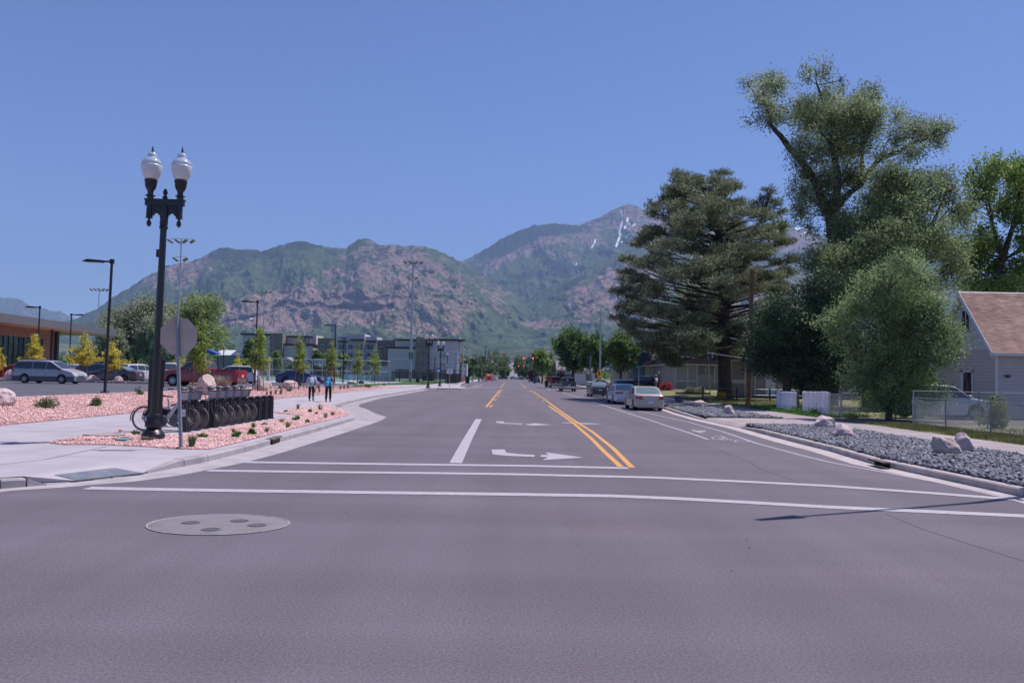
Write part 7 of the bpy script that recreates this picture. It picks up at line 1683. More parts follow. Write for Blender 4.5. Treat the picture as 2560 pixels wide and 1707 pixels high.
while zb < zt_ - fh - .15:
    segs = [(-30, -22), (-13.5, -3.5), (6.6, 9.8), (20.5, Lw)] if zb < gh else [(-30, -8), (-8, 8), (8, Lw)]
    for a, c in segs:
        if c > a: B().box(a + .01, c - .01, se - .035, se, zb + .012, zb + .24).build('cladding_board', mt_wood, wb_)
    zb += .25
for a, c in gl_spans:
    gz_ = B().box(a, c, se - .02, se + .03, 0, gh).build('glazing', mt_curt, wb_); k = int((c - a) / 1.15)
    for j in range(k + 1):
        x = a + (c - a) * j / k; B().box(x - .045, x + .045, se - .12, se - .021, 0, gh).build('mullion', mt_mull, gz_)
    for zz in (1.1, 3.6): B().box(a, c, se - .10, se - .022, zz - .04, zz + .04).build('transom', mt_mull, gz_)
for x in (-14, 2.6, 19.0): B().tube([(x, 1.1, -.6), (x, 1.1, zt_ - fh - .05)], .16, 8).build('column', mt_mull, wb_)
B().box(Lw - .3, Lw + .3, se - .4, se + .2, -.6, zt_ - fh - .05).build('end_post', mt_mull, wb_)
B().box(-16, -3.4, 4, 10, zt_, zt_ + 1.35).build('roof_box', mt_fas, wb_)

# ---- apartments
mt_ag = M('apartment_grey', (.52, .455, .52), rough=.8, var=.03); mt_abr = M('apartment_brick', (.25, .19, .19), rough=.9, var=.3, vs=1.5, bump=.4, bs=8); mt_acr = M('apartment_cream', (.66, .58, .56), rough=.8, var=.04); mt_ablk = M('parapet_black', (.03, .028, .035), rough=.7); mt_atr = M('apartment_trim', (.66, .62, .72), rough=.7)
mt_awin = M('apartment_window', (.12, .17, .20), rough=.1, spec=.7)
c4 = zc(580, 780, 3.92)
def block(root, nm, X0_, X1_, ytop, ybot, Y, mat, parapet=0.0, trims=(), wins=(), dep=10, zroot=.5, trimm=None, edge=False):
    """facade rectangle traced in photo pixels (zoom coordinates), real depth behind it"""
    a = PD(*c4(X0_, ytop), Y); c = PD(*c4(X1_, ytop), Y); zt2 = (a.z + c.z) / 2 - zroot; rx = root.location.x; x0, x1 = a.x - rx, c.x - rx; yy_ = Y - root.location.y
    zbt = 0 if ybot is None else PD(*c4((X0_ + X1_) / 2, ybot), Y).z - zroot
    w = B().box(x0, x1, yy_, yy_ + dep, zbt, zt2).build(nm, mat, root)
    if parapet: B().box(x0 - .5, x1 + .3, yy_ - .6, yy_ + dep, zt2, zt2 + parapet).build('parapet', mt_ablk, w)
    for ty in trims:
        z = PD(*c4((X0_ + X1_) / 2, ty), Y).z - zroot; B().box(x0, x1, yy_ - .05, yy_ - .005, z - .13, z + .13).build('trim_band', mt_atr, w)
    if edge:
        for xx in (x0, x1 - .22): B().box(xx, xx + .22, yy_ - .055, yy_ - .003, zbt, zt2).build('corner_trim', mt_atr, w)
    for (wx0, wx1, wy0, wy1) in wins:
        q0 = PD(*c4(wx0, wy0), Y); q1 = PD(*c4(wx1, wy1), Y); wi = B().box(q0.x - rx, q1.x - rx, yy_ - .04, yy_ + .02, q1.z - zroot, q0.z - zroot).build('window', mt_awin, w)
        fr = B(); xa, xb, za, zb2 = q0.x - rx, q1.x - rx, q1.z - zroot, q0.z - zroot
        fr.box(xa - .1, xa, yy_ - .09, yy_ - .0, za - .1, zb2 + .1); fr.box(xb, xb + .1, yy_ - .09, yy_, za - .1, zb2 + .1); fr.box(xa, xb, yy_ - .09, yy_, zb2, zb2 + .1); fr.box(xa, xb, yy_ - .09, yy_, za - .1, za); fr.box((xa + xb) / 2 - .05, (xa + xb) / 2 + .05, yy_ - .07, yy_ - .041, za, zb2); fr.build('frame', mt_atr if mat is mt_ag else mt_ablk, wi)
    return w
def W2(x, y, w=34, h=36): return (x - w / 2, x + w / 2, y - h / 2, y + h / 2)
Ya = 250
ra = thing('apartment_building', 'left grey and brick apartment block with cream upper storey', 'apartment block', (XD(660, Ya), Ya, .5))
block(ra, 'grey_wing', 102, 375, 226, None, Ya, mt_ag, .5, trims=(330, 440), edge=True)
block(ra, 'brick_tower', 375, 497, 208, None, Ya - 1.5, mt_abr, 0, wins=(W2(466, 290, 34, 34), W2(463, 375, 34, 34), W2(466, 460, 34, 34)))
block(ra, 'cream_storey', 497, 740, 246, 322, Ya + 3, mt_acr, .4, wins=((700, 722, 262, 300),)); block(ra, 'lower_wing', 497, 800, 326, None, Ya, mt_ag, .45, trims=(345, 440), edge=True)
block(ra, 'pale_tower', 770, 826, 230, None, Ya + 5, mt_acr); block(ra, 'roof_unit', 160, 225, 198, 222, Ya + 4, mt_atr, dep=4); block(ra, 'stair_wing', 740, 772, 246, None, Ya + 4, mt_ag, .4)
Yb = 248
rb_ = thing('apartment_building', 'middle apartment block with white-framed balconies between two brick wings', 'apartment block', (XD(868, Yb), Yb, .5))
block(rb_, 'brick_wing', 840, 1024, 255, None, Yb, mt_abr, 0, wins=(W2(890, 322, 46, 32), W2(988, 322, 40, 32), W2(890, 415, 46, 36), W2(890, 500, 46, 36)))
block(rb_, 'grey_bay', 1025, 1130, 235, None, Yb - .5, mt_ag, 0, trims=(280,), edge=True, wins=((1048, 1102, 312, 368), (1048, 1102, 396, 446), (1048, 1102, 480, 530)))
block(rb_, 'tall_bay', 1130, 1302, 214, None, Yb - 1.5, mt_ag, 0, trims=(276, 380, 460), edge=True, wins=((1142, 1180, 314, 368), (1222, 1274, 314, 368), (1142, 1180, 398, 446), (1222, 1274, 398, 446), (1142, 1180, 482, 530), (1222, 1274, 482, 530)))
block(rb_, 'grey_bay', 1302, 1422, 242, None, Yb - .5, mt_ag, 0, trims=(282, 380), edge=True, wins=((1326, 1386, 318, 372), (1326, 1386, 400, 448), (1326, 1386, 482, 530)))
bb = B(); rx = rb_.location.x
for xa, xb, yt in ((1032, 1125, 290), (1150, 1290, 276), (1308, 1412, 290)):
    p, q = PD(*c4(xa, yt), Yb - 3.2), PD(*c4(xb, yt), Yb - 3.2); bb.box(p.x - rx, q.x - rx, -3.2, -.6, p.z - .5, p.z - .15)
bb.build('canopy', mt_ablk, rb_)
for (xa, xb) in ((1036, 1115), (1140, 1290), (1315, 1400)):
    for yt in (368, 448, 530):
        bb = B(); p, q = PD(*c4(xa, yt), Yb - 2.4), PD(*c4(xb, yt), Yb - 2.4); zz = p.z - .5; bb.box(p.x - rx, q.x - rx, -2.5, -.55, zz - .15, zz); bo = bb.build('balcony', mt_atr, rb_)
        rr = B(); rr.box(p.x - rx, q.x - rx, -2.5, -2.44, zz + 1.0, zz + 1.07); nb = int((q.x - p.x) / .35)
        for j in range(nb + 1): rr.box(p.x - rx + j * .35 - .02, p.x - rx + j * .35 + .02, -2.49, -2.45, zz, zz + 1.0)
        rr.build('railing', mt_ablk, bo)
block(rb_, 'brick_wing', 1424, 1606, 275, None, Yb, mt_abr, 0, wins=(W2(1462, 335, 38, 30), W2(1540, 333, 46, 28), W2(1580, 333, 30, 28), W2(1462, 418, 38, 34), W2(1540, 420, 44, 34), W2(1462, 500, 38, 34)))
Yc = 236
rc = thing('apartment_building', 'right grey apartment block with brick bay and balconies on its far end', 'apartment block', (XD(1060, Yc), Yc, .5))
block(rc, 'cream_storey', 1612, 1802, 278, 352, Yc + 3, mt_acr, .4); block(rc, 'lower_wing', 1532, 1802, 356, None, Yc, mt_ag, .45, trims=(376, 462, 552), edge=True)
block(rc, 'brick_bay', 1802, 1926, 248, None, Yc - 1.2, mt_abr, 0, wins=(W2(1830, 328, 26, 30), W2(1893, 330, 30, 30), W2(1830, 415, 26, 30), W2(1893, 418, 30, 30), W2(1830, 500, 26, 30), W2(1893, 500, 30, 30)))
block(rc, 'grey_wing', 1926, 2214, 280, None, Yc, mt_ag, .5, trims=(385, 486, 572), edge=True, wins=((2030, 2092, 404, 450), (2040, 2088, 498, 532), (2104, 2190, 560, 590)))
block(rc, 'base_course', 1515, 2190, 560, None, Yc - .35, mt_abr, dep=.3); block(rc, 'roof_unit', 2155, 2232, 252, 276, Yc + 4, mt_atr, dep=4)
rx = rc.location.x; xe = PD(*c4(2216, 300), Yc).x - rx
for k in range(4):
    zz = 2.9 * k + .4
    for j in range(3):
        bb = B(); y0 = 1.5 + j * 3.2; bb.box(xe, xe + 1.6, y0, y0 + 2.6, zz, zz + .16); bo = bb.build('balcony', mt_atr, rc); B().box(xe + 1.55, xe + 1.6, y0, y0 + 2.6, zz + .16, zz + 1.1).build('railing', mt_ablk, bo)
B().box(xe - .05, xe + 1.9, .2, 10, 11.6, 11.9).build('end_roof', mt_ablk, rc); B().box(xe + 1.6, xe + 1.8, .3, .5, 0, 11.6).build('end_post', mt_acr, rc)
t = thing('small_building', 'small grey block right of the apartments beyond the signal pole', 'building', (XD(1160, 260), 260, .3)); B().box(-.9, .9, 0, 5, 0, 5).build('wall', mt_ag, t); B().box(-1.0, 1.0, -.1, 5, 5, 5.2).build('roof', mt_atr, t)
# billboard
t = thing('billboard', 'roadside billboard with orange and blue panels behind the car park', 'billboard', (XD(546.5, 215), 215, .5)); zt2 = PD(546, 853, 215).z - .5; zb2 = PD(546, 875, 215).z - .5
f_ = B().box(-1.6, 1.55, -.12, .1, zb2, zt2).build('panel', mt_plate, t); B().box(-.1, 1.4, -.14, -.125, zb2 + .25, zt2 - .2).build('poster_orange', M('poster_orange', (.6, .13, .05), rough=.6, col2=(.75, .42, .08), mixs=2.2, mixlo=.5, mixhi=.55), f_)
B().box(-1.3, -.7, -.14, -.125, zb2 + .3, zt2 - .5).build('poster_blue', M('poster_blue', (.05, .09, .3), rough=.6), f_); B().box(1.2, 1.5, -.145, -.14, zb2 + .1, zt2 - .1).build('poster_pink', M('poster_pink', (.6, .2, .3), rough=.6), f_)
for x in (-1.2, 1.2): B().box(x - .1, x + .1, 0, .2, 0, zb2).build('post', mt_mull, t)
t = thing('playground_roof', 'blue and yellow playground canopy over the cab of the red pickup', 'playground', (XD(529, 150), 150, .5)); bb = B(); zz = PD(525, 884, 150).z - .5
bb.v = [(-1.2, 0, zz + .9), (1.1, 0, zz), (-1.2, 0, zz - .3), (-1.2, 2, zz + .9), (1.1, 2, zz), (-1.2, 2, zz - .3)]; bb.f = [(0, 1, 2), (3, 5, 4), (0, 3, 4, 1), (1, 4, 5, 2), (0, 2, 5, 3)]; bb.build('canopy', M('play_blue', (.04, .09, .4)), t); B().box(-1.5, 1.3, -.05, .0, zz - .45, zz - .25).build('beam', M('play_yellow', (.55, .5, .05)), t)
for x in (-1.3, 1.1): B().box(x - .06, x + .06, 0, .12, 0, zz).build('post', mt_mull, t)

# ============================================================ FENCES AND COURT
def iron_fence(label, pts, z0, h, step=.14, post=2.4, mat=None):
    t = thing('iron_fence', label, 'fence', (pts[0][0], pts[0][1], z0)); P = [Vector((p[0] - pts[0][0], p[1] - pts[0][1], 0)) for p in pts]; pk_ = B()
    for a, c in zip(P[:-1], P[1:]):
        L_ = (c - a).length; n_ = max(1, int(L_ / step)); d_ = (c - a).normalized(); nn = Vector((-d_.y, d_.x, 0)) * .02
        for zr in (.12, h - .12, h - .3): 
            B().add([tuple(a - nn + Vector((0, 0, zr))), tuple(c - nn + Vector((0, 0, zr))), tuple(c + nn + Vector((0, 0, zr))), tuple(a + nn + Vector((0, 0, zr))), tuple(a - nn + Vector((0, 0, zr + .045))), tuple(c - nn + Vector((0, 0, zr + .045))), tuple(c + nn + Vector((0, 0, zr + .045))), tuple(a + nn + Vector((0, 0, zr + .045)))], [(0, 3, 2, 1), (4, 5, 6, 7), (0, 1, 5, 4), (2, 3, 7, 6)]).build('rail', mt_blk2, t)
        for k in range(n_): q_ = a.lerp(c, k / n_); pk_.box(q_.x - .012, q_.x + .012, q_.y - .012, q_.y + .012, 0, h)
        for k in range(int(L_ / post) + 1): q_ = a + d_ * k * post; B().box(q_.x - .04, q_.x + .04, q_.y - .04, q_.y + .04, 0, h + .06).build('post', mt_blk2, t)
    o = pk_.build('pickets', mt_blk2, t); o['kind'] = 'stuff'; return t
iron_fence('black iron fence with close pickets curving round the grass corner', [(XD(1085, 126), 126), (XD(1118, 128), 128), (XD(1140, 138), 138), (XD(1150, 156), 156), (XD(1152, 172), 172)], .42, 1.65, step=.09)
iron_fence('long black iron fence along the grass before the apartments', [(XD(917, 134), 134), (XD(1000, 130), 130), (XD(1084, 126), 126)], .45, 1.75)
def chain_fence(label, pts, z0, h, cell=.055, post=3.0, mat=None, sag=0, name='chain_link_fence', wire=.0022, rail=True, tilt=0):
    t = thing(name, label, 'fence', (pts[0][0], pts[0][1], z0)); P = [Vector((p[0] - pts[0][0], p[1] - pts[0][1], 0)) for p in pts]; V_ = []; F_ = []; mat = mat or mt_galv
    for a, c in zip(P[:-1], P[1:]):
        L_ = (c - a).length; d_ = (c - a).normalized(); n_ = int((L_ + h) / cell)
        for sgn in (1, -1):
            for k in range(n_):
                s0 = k * cell - h if sgn > 0 else k * cell; s1 = s0 + h * sgn
                (u0, v0), (u1, v1) = (s0, 0.0), (s1, h)
                def cut(u0, v0, u1, v1):
                    for lim, lo in ((0, True), (L_, False)):
                        if lo and u0 < lim and u1 > lim: tt = (lim - u0) / (u1 - u0); u0, v0 = lim, v0 + (v1 - v0) * tt
                        elif lo and u1 < lim and u0 > lim: tt = (lim - u0) / (u1 - u0); u1, v1 = lim, v0 + (v1 - v0) * tt
                        elif not lo and u0 < lim and u1 > lim: tt = (lim - u0) / (u1 - u0); u1, v1 = lim, v0 + (v1 - v0) * tt
                        elif not lo and u1 < lim and u0 > lim: tt = (lim - u0) / (u1 - u0); u0, v0 = lim, v0 + (v1 - v0) * tt
                    return u0, v0, u1, v1
                u0, v0, u1, v1 = cut(u0, v0, u1, v1)
                if max(u0, u1) > L_ + .01 or min(u0, u1) < -.01: continue
                sg = lambda u, v: -sag * sin(pi * (u % post) / post) * v / h
                p0 = a + d_ * u0 + Vector((0, 0, v0 + sg(u0, v0))); p1 = a + d_ * u1 + Vector((0, 0, v1 + sg(u1, v1))); nn = Vector((-d_.y, d_.x, 0)) * wire; ee = d_ * wire
                o = len(V_); V_ += [p0 + nn, p0 - nn * .5 + ee, p0 - nn * .5 - ee, p1 + nn, p1 - nn * .5 + ee, p1 - nn * .5 - ee]; F_ += [(o, o + 1, o + 4, o + 3), (o + 1, o + 2, o + 5, o + 4), (o + 2, o, o + 3, o + 5)]
        npst = max(1, int(round(L_ / post)))
        for k in range(npst + 1): q_ = a.lerp(c, k / npst); B().tube([tuple(q_ + Vector((0, 0, -.1))), tuple(q_ + Vector((tilt, 0, h + .04)))], .026, 8).build('post', mat, t)
        if rail: B().tube([tuple(a + Vector((0, 0, h))), tuple(c + Vector((0, 0, h)))], .018, 6).build('rail', mat, t)
    if V_:
        o = link('mesh_wire', np_mesh('mesh_wire', np.array([tuple(v) for v in V_]), np.array(F_), mat), t); o['kind'] = 'stuff'
    return t
chain_fence('sagging chain-link fence along the sidewalk grass before the grey house', [(16.9, 33.7), (16.65, 30.7), (16.7, 27.9), (16.8, 22.0)], .17, 1.12, sag=.10, wire=.0026)
chain_fence('chain-link fence running back to the house, beside the silver wagon', [(16.95, 33.75), (19.4, 33.2), (32, 32.8)], .19, 1.38, wire=.0024)
gt_ = chain_fence('short chain-link panel joined to the white picket fence', [(15.7, 39.4), (15.75, 38.3)], .17, 1.12, wire=.0024)
chain_fence('half-open chain-link gate left of the silverberry tree', [(15.75, 38.25), (17.35, 39.9)], .2, 1.15, post=4, wire=.0022, name='chain_link_gate', tilt=.06)
# tall court fence
tc = thing('court_fence', 'tall pale chain-link fence round the ball court, with two long rails', 'fence', (XD(655, 108), 108, .55)); xr_ = XD(990, 118) - XD(655, 108)
for z_ in (3.05, 1.55, .1): B().tube([(0, 0, z_), (xr_, 4, z_)], .03, 5).build('rail', mt_galv, tc)
for k in range(14): B().tube([(xr_ * k / 13, 4 * k / 13, 0), (xr_ * k / 13, 4 * k / 13, 3.1)], .035, 6).build('post', mt_galv, tc)
bb = B()
for k in range(120): x = xr_ * k / 120; bb.tube([(x, 4 * k / 120, .1), (x + .15, 4 * k / 120, 3.05)], .006, 3, cap=False)
o = bb.build('mesh_wire', mt_galv, tc); o['kind'] = 'stuff'
B().tube([(XD(671, 104) - tc.location.x, -4, 0), (XD(671, 104) - tc.location.x, -4, 3.2)], .22, 8).build('court_column', M('column_pale', (.4, .38, .38), rough=.8), tc)
for px, Y, w, zt_px, lab in ((799, 126, 1.8, 897, 'nearer basketball hoop with clear backboard behind the walkers'), (848, 170, 1.8, 902.5, 'farther basketball hoop, right of the nearer one')):
    t = thing('basketball_hoop', lab, 'basketball hoop', (XD(px, Y), Y, .6), group='basketball hoops'); z1 = PD(px, zt_px, Y).z - .6; B().tube([(.1, .9, 0), (.1, .9, z1 - .9), (.1, .1, z1 - .4)], .09, 6).build('pole', mt_blk2, t)
    bd = B(); bd.box(-.9, .9, -.03, .0, z1 - 1.05, z1 - 1.0); bd.box(-.9, .9, -.03, 0, z1 - .05, z1); bd.box(-.9, -.85, -.03, 0, z1 - 1.0, z1 - .05); bd.box(.85, .9, -.03, 0, z1 - 1.0, z1 - .05); bd.box(-.025, .025, -.03, 0, z1 - 1.0, z1 - .05); bd.build('backboard_frame', mt_plate, t)
    B().box(-.85, .85, -.02, -.01, z1 - 1.0, z1 - .05).build('backboard', M('clear_board', (.5, .55, .55), rough=.1, alpha=.25), t); B().lathe([(.22, -.01), (.24, 0), (.22, .01)], (.1, -.3, z1 - .85), 14).build('rim', mt_saf, t)
    n_ = B(); n_.lathe([(.22, z1 - .86), (.14, z1 - 1.25)], (.1, -.3, 0), 10); n_.build('net', mt_plate, t)
t = thing('canvas_screen', 'grey corrugated screen behind the young trees', 'screen', (XD(928, 131), 131, .5))
for k in range(15): B().box(k * .27 - .1, k * .27 + .15, -.03 - .02 * (k % 2), 0, 0, 2.35 + k * .03).build('screen_panel', M('screen_grey', (.35, .35, .38), rough=.6), t)
t = thing('low_wall', 'pale low wall behind the court fence', 'wall', (XD(858, 150), 150, .55))
for k in range(8): B().box(k * .95, k * .95 + .92, 0, .3, 0, .95).build('wall_block', mt_plate if k % 3 else mt_bt, t)
# white picket fence
mt_pick = M('picket_white', (.74, .71, .77), orand=.12, rough=.7, var=.12, vs=3, col2=(.44, .39, .39), mixs=2.5, mixlo=.62, mixhi=.75)
wf = thing('picket_fence', 'peeling white board fence with a gap, under the dark evergreen', 'fence', (15.65, 39.6, .18)); k = 0; y = 0.0
while y < 7.6:
    if not (3.3 < y < 4.3):
        h = 1.22 - .02 * y + rnd.uniform(-.015, .015); o = B(); o.v = [(-.012, y, 0), (.012, y, 0), (.012, y + .115, 0), (-.012, y + .115, 0), (-.012, y, h - .03), (.012, y, h - .03), (.012, y + .115, h - .03), (-.012, y + .115, h - .03), (-.012, y + .03, h), (.012, y + .03, h), (.012, y + .085, h), (-.012, y + .085, h)]
        o.f = [(0, 4, 5, 1), (1, 5, 6, 2), (2, 6, 7, 3), (3, 7, 4, 0), (4, 8, 9, 5), (5, 9, 10, 6), (6, 10, 11, 7), (7, 11, 8, 4), (8, 11, 10, 9)]; o.build('picket', mt_pick, wf)
    y += .15
for y0, y1 in ((0, 3.3), (4.3, 7.6)):
    for z_ in (.3, .95): B().box(.014, .06, y0, y1, z_, z_ + .09).build('rail', mt_pick, wf)
for y in (0, 3.35, 4.3, 7.6): B().box(.03, .13, y - .05, y + .05, 0, 1.2).build('post', mt_bark if y == 4.3 else mt_pick, wf)
# thin dark wire fence round the pine
t = thing('wire_fence', 'low thin wire fence with dark posts at the foot of the pine', 'fence', (XD(1757.5, 69), 69, .15)); x9 = 9.0
for k, px in enumerate((1757.5, 1842, 1925, 2010)): q_ = XD(px, 69) - t.location.x; B().box(q_ - .05, q_ + .05, -.05, .05, 0, 1.12).build('post', mt_mull, t)
for z_ in (.5, 1.0): B().tube([(0, 0, z_), (XD(2010, 69) - t.location.x, 0, z_)], .014, 4).build('wire', mt_galv, t)
# rent sign
t = thing('rent_sign', 'small black and yellow yard sign reading RENT at the foot of the pine', 'sign', (XD(1805, 62), 62, .15)); zt2 = PD(1805, 980, 62).z - .15; zb2 = PD(1805, 995, 62).z - .15
B().box(-.31, .31, -.012, .012, zb2, zt2).build('board', M('rent_yellow', (.30, .20, .01), rough=.5), t)
for x in (-.30, .30): B().tube([(x, 0, 0), (x, 0, zb2)], .012, 5).build('leg', mt_blk2, t)
def text(parent, s, x, y, z, size, mat, name='lettering'):
    cu = bpy.data.curves.new(name, 'FONT'); cu.body = s; cu.size = size; cu.align_x = 'CENTER'; cu.align_y = 'CENTER'; cu.extrude = .002
    o = bpy.data.objects.new(name, cu); dg = bpy.context.evaluated_depsgraph_get(); COL.objects.link(o); bpy.context.view_layer.update(); me = bpy.data.meshes.new_from_object(o.evaluated_get(bpy.context.evaluated_depsgraph_get())); bpy.data.objects.remove(o)
    for v in me.vertices: v.co = Vector((v.co.x + x, y, v.co.y + z))
    me.materials.clear(); me.materials.append(mat); return link(name, me, parent)
text(t, 'RENT', 0, -.02, zt2 - .13, .23, mt_sigb); B().box(-.27, .27, -.02, -.014, zb2 + .09, zb2 + .20).build('black_line', mt_sigb, t); B().box(-.2, .2, -.02, -.014, zb2 + .03, zb2 + .06).build('black_line', mt_sigb, t)

# ============================================================ BOULDERS
mt_bl = M('pink_boulder', (.60, .47, .47), rough=.9, var=.18, vs=2.2, bump=1.0, bs=6, col2=(.44, .33, .325), mixs=1.6, mixlo=.45, mixhi=.7); mt_bg = M('grey_boulder', (.085, .09, .12), rough=.85, var=.3, vs=3, bump=1.0, bs=6)
mt_btan = M('tan_boulder', (.58, .46, .42), rough=.9, var=.15, vs=2.5, bump=1.0, bs=5, col2=(.48, .37, .34), mixs=2.4)
def boulder(label, c, w, h, seed, mat=None, dep=None, cat='boulder', lean=0, group=None):
    import bmesh
    bm = bmesh.new(); bmesh.ops.create_icosphere(bm, subdivisions=4, radius=1); g_ = np.random.default_rng(seed); pl = []
    for k in range(11):
        d = g_.normal(size=3); d[2] = abs(d[2]) * .9 - .15; d /= np.linalg.norm(d); pl.append((Vector(d), g_.uniform(.66, .90)))
    for v in bm.verts:
        for n_, d_ in pl:
            e = v.co.dot(n_) - d_
            if e > 0: v.co -= n_ * e * .93
        v.co += v.co.normalized() * (mnoise.noise(v.co * 2.2 + Vector((seed, 0, 0))) * .09 + mnoise.noise(v.co * 7 + Vector((0, seed, 0))) * .03)
    xs_ = [v.co.x for v in bm.verts]; zs_ = [v.co.z for v in bm.verts]; sx = w / (max(xs_) - min(xs_)); sz = h * 1.3 / (max(zs_) - min(zs_)); z0 = min(zs_)
    for v in bm.verts: v.co = Vector(((v.co.x - (max(xs_) + min(xs_)) / 2) * sx + lean * v.co.z * .3, v.co.y * (dep or w) * .5, (v.co.z - z0) * sz - h * .3))
    me = bpy.data.meshes.new('boulder'); bm.to_mesh(me); bm.free(); me.materials.append(mat or mt_bl); me.polygons.foreach_set('use_smooth', [True] * len(me.polygons)); me.set_sharp_from_angle(angle=radians(32))
    o = link('boulder', me); o.location = c; return tag(o, label, cat, group)
def bpx(label, x0, x1, ytop, ybot, seed, zf=None, mat=None, group=None, lean=0, Y=None, z=None):
    cxp = (x0 + x1) / 2
    if Y: p = Vector((XD(cxp, Y), Y, z))
    elif zf == 'bed': p = BG(cxp, ybot)
    else: p = G(cxp, ybot, .15)
    w = (x1 - x0) * p.y / FPX; h = (ybot - ytop) * p.y / FPX; return boulder(label, (p.x, p.y + w * .35, p.z), w, h, seed, mat, group=group, lean=lean)
GB = 'boulders on the right gravel beds'; GB2 = 'boulders on the pink gravel'
bpx('pinkish boulder just behind the tail of the gold sedan', 1661, 1691, 994, 1010, 1, group=GB); bpx('dark blue-grey boulder beside the pinkish one behind the gold sedan', 1683, 1707, 990, 1007, 2, mat=mt_bg, group=GB)
bpx('cracked pink boulder left of the foot of the yellow guy guard', 1734, 1768, 1000, 1019, 3, group=GB); bpx('pointed grey-pink boulder at the far end of the driveway bed', 1811, 1838.5, 1012, 1037, 4, group=GB)
bpx('left boulder of the pair in the middle of the dark gravel bed', 2041, 2093, 1039, 1071, 5, group=GB); bpx('right, paler boulder of the pair in the middle of the dark gravel bed', 2087.5, 2144, 1059, 1095, 6, group=GB)
bpx('paler rear boulder of the large leaning pair nearest the chain-link fence', 2388, 2445, 1082, 1131, 8, group=GB, lean=.3); bpx('front boulder leaning against the large pale one nearest the camera', 2344, 2409, 1092, 1139, 7, group=GB, mat=mt_btan, lean=-.5)
bpx('boulder cut by the left edge of the photograph', -62, 17, 970, 1014, 9, 'bed', group=GB2); bpx('largest tan boulder, behind the docked bikes under the young tree', 479, 535, 935, 984, 10, 'bed', mat=mt_btan, group=GB2)
bpx('broad boulder under the young tree behind the red pickup tail', 628, 673, 948, 976.5, 11, 'bed', mat=mt_btan, group=GB2); bpx('pale pointed boulder in front of the blue sedan', 700, 742, 950, 970, 12, 'bed', group=GB2)
bpx('small rounded boulder between the two walkers', 785, 803, 953, 967, 13, 'bed', group=GB2); bpx('low pink boulder beyond the walkers, left of a darker one', 866, 889, 951, 961, 14, 'bed', group=GB2); bpx('dark grey boulder farthest along the pink gravel', 894, 910, 950, 962, 15, 'bed', mat=mt_bg, group=GB2)
for i, (x0, x1, yt, lab) in enumerate([(7, 33, 929, 'boulder on the car park island left of the minivan wheel'), (211, 246, 938, 'boulder on the island right of the minivan bonnet'), (283, 304, 940, 'small pale boulder on the island under the golden tree')]): bpx(lab, x0, x1, yt, 954, 20 + i, group='boulders on the car park island', Y=67.3, z=LOTZ + .12)

# ============================================================ PLANTS
lf_shrub = leafmat('shrub_leaf', (.06, .11, .035), (.17, .25, .09), .3, 3); lf_sedum = leafmat('sedum_leaf', (.06, .17, .035), (.17, .36, .08), .3, 5); lf_tuft = leafmat('dry_grass', (.15, .14, .07), (.34, .29, .19), .3, 5); lf_pale = leafmat('pale_grass', (.30, .22, .18), (.50, .38, .32), .3, 4)
lf_red = leafmat('red_bloom', (.16, .018, .02), (.62, .07, .07), .3, 2.5, .6); lf_feather = leafmat('feather_grass', (.12, .19, .07), (.30, .36, .22), .3, 2); lf_lawn = leafmat('lawn_blade', (.09, .13, .035), (.30, .27, .12), .3, 1.5); lf_staghorn = leafmat('sumac_leaf', (.10, .17, .035), (.28, .30, .08), .35, 2)
def plant(name, label, p, w, h, kind, n, seed, lm, group=None, ls=None):
    g_ = np.random.default_rng(seed); root = thing(name, label, 'plant', tuple(p), group=group)
    if kind == 'tuft':
        a = g_.uniform(0, 2 * pi, n); r = w * .5 * g_.random(n) ** .6; ln = h * g_.uniform(.6, 1.05, n); tip = np.stack([np.cos(a) * r, np.sin(a) * r, ln], 1); bs2 = np.stack([np.cos(a) * r * .3, np.sin(a) * r * .3, 0 * a], 1)
        mid = (tip + bs2) / 2 + np.array([0, 0, h * .12]); d = np.stack([-np.sin(a), np.cos(a), 0 * a], 1) * (ls or .006)
        V_ = np.stack([bs2 - d, bs2 + d, mid + d * .9, mid - d * .9, mid - d * .9, mid + d * .9, tip + d * .2, tip - d * .2], 1).reshape(-1, 3)
        leafobj('blades', V_, lm, root)
        B().lathe([(w * .14, -.03), (w * .12, .03), (.001, .06)], (0, 0, 0), 8).build('crown', lm, root)
    else:
        st_b = B(); C_ = []
        for k in range(max(6, n // 60)):
            d = g_.normal(size=3); d[2] = abs(d[2]) + .25; d /= np.linalg.norm(d); e = Vector((d[0] * w * .5, d[1] * w * .5, d[2] * h * .9)) * g_.uniform(.55, 1); st_b.tube([(0, 0, 0), tuple(e * .5 + Vector((0, 0, .02))), tuple(e)], [.008, .006, .003], 4, cap=False); C_.append(np.array(e))
        st_b.build('stems', mt_bark, root); C_ = np.array(C_); per = n // len(C_) + 1; L_ = np.repeat(C_, per, 0); t_ = g_.random(len(L_))[:, None]; L_ = L_ * (.45 + .6 * t_) + g_.normal(size=L_.shape) * w * .06; L_[:, 2] = np.maximum(L_[:, 2], .01)
        leafobj('leaves', leaves(L_, ls or .05, g_, .5), lm, root)
    return root
c1 = zc(0, 940, 2.352)
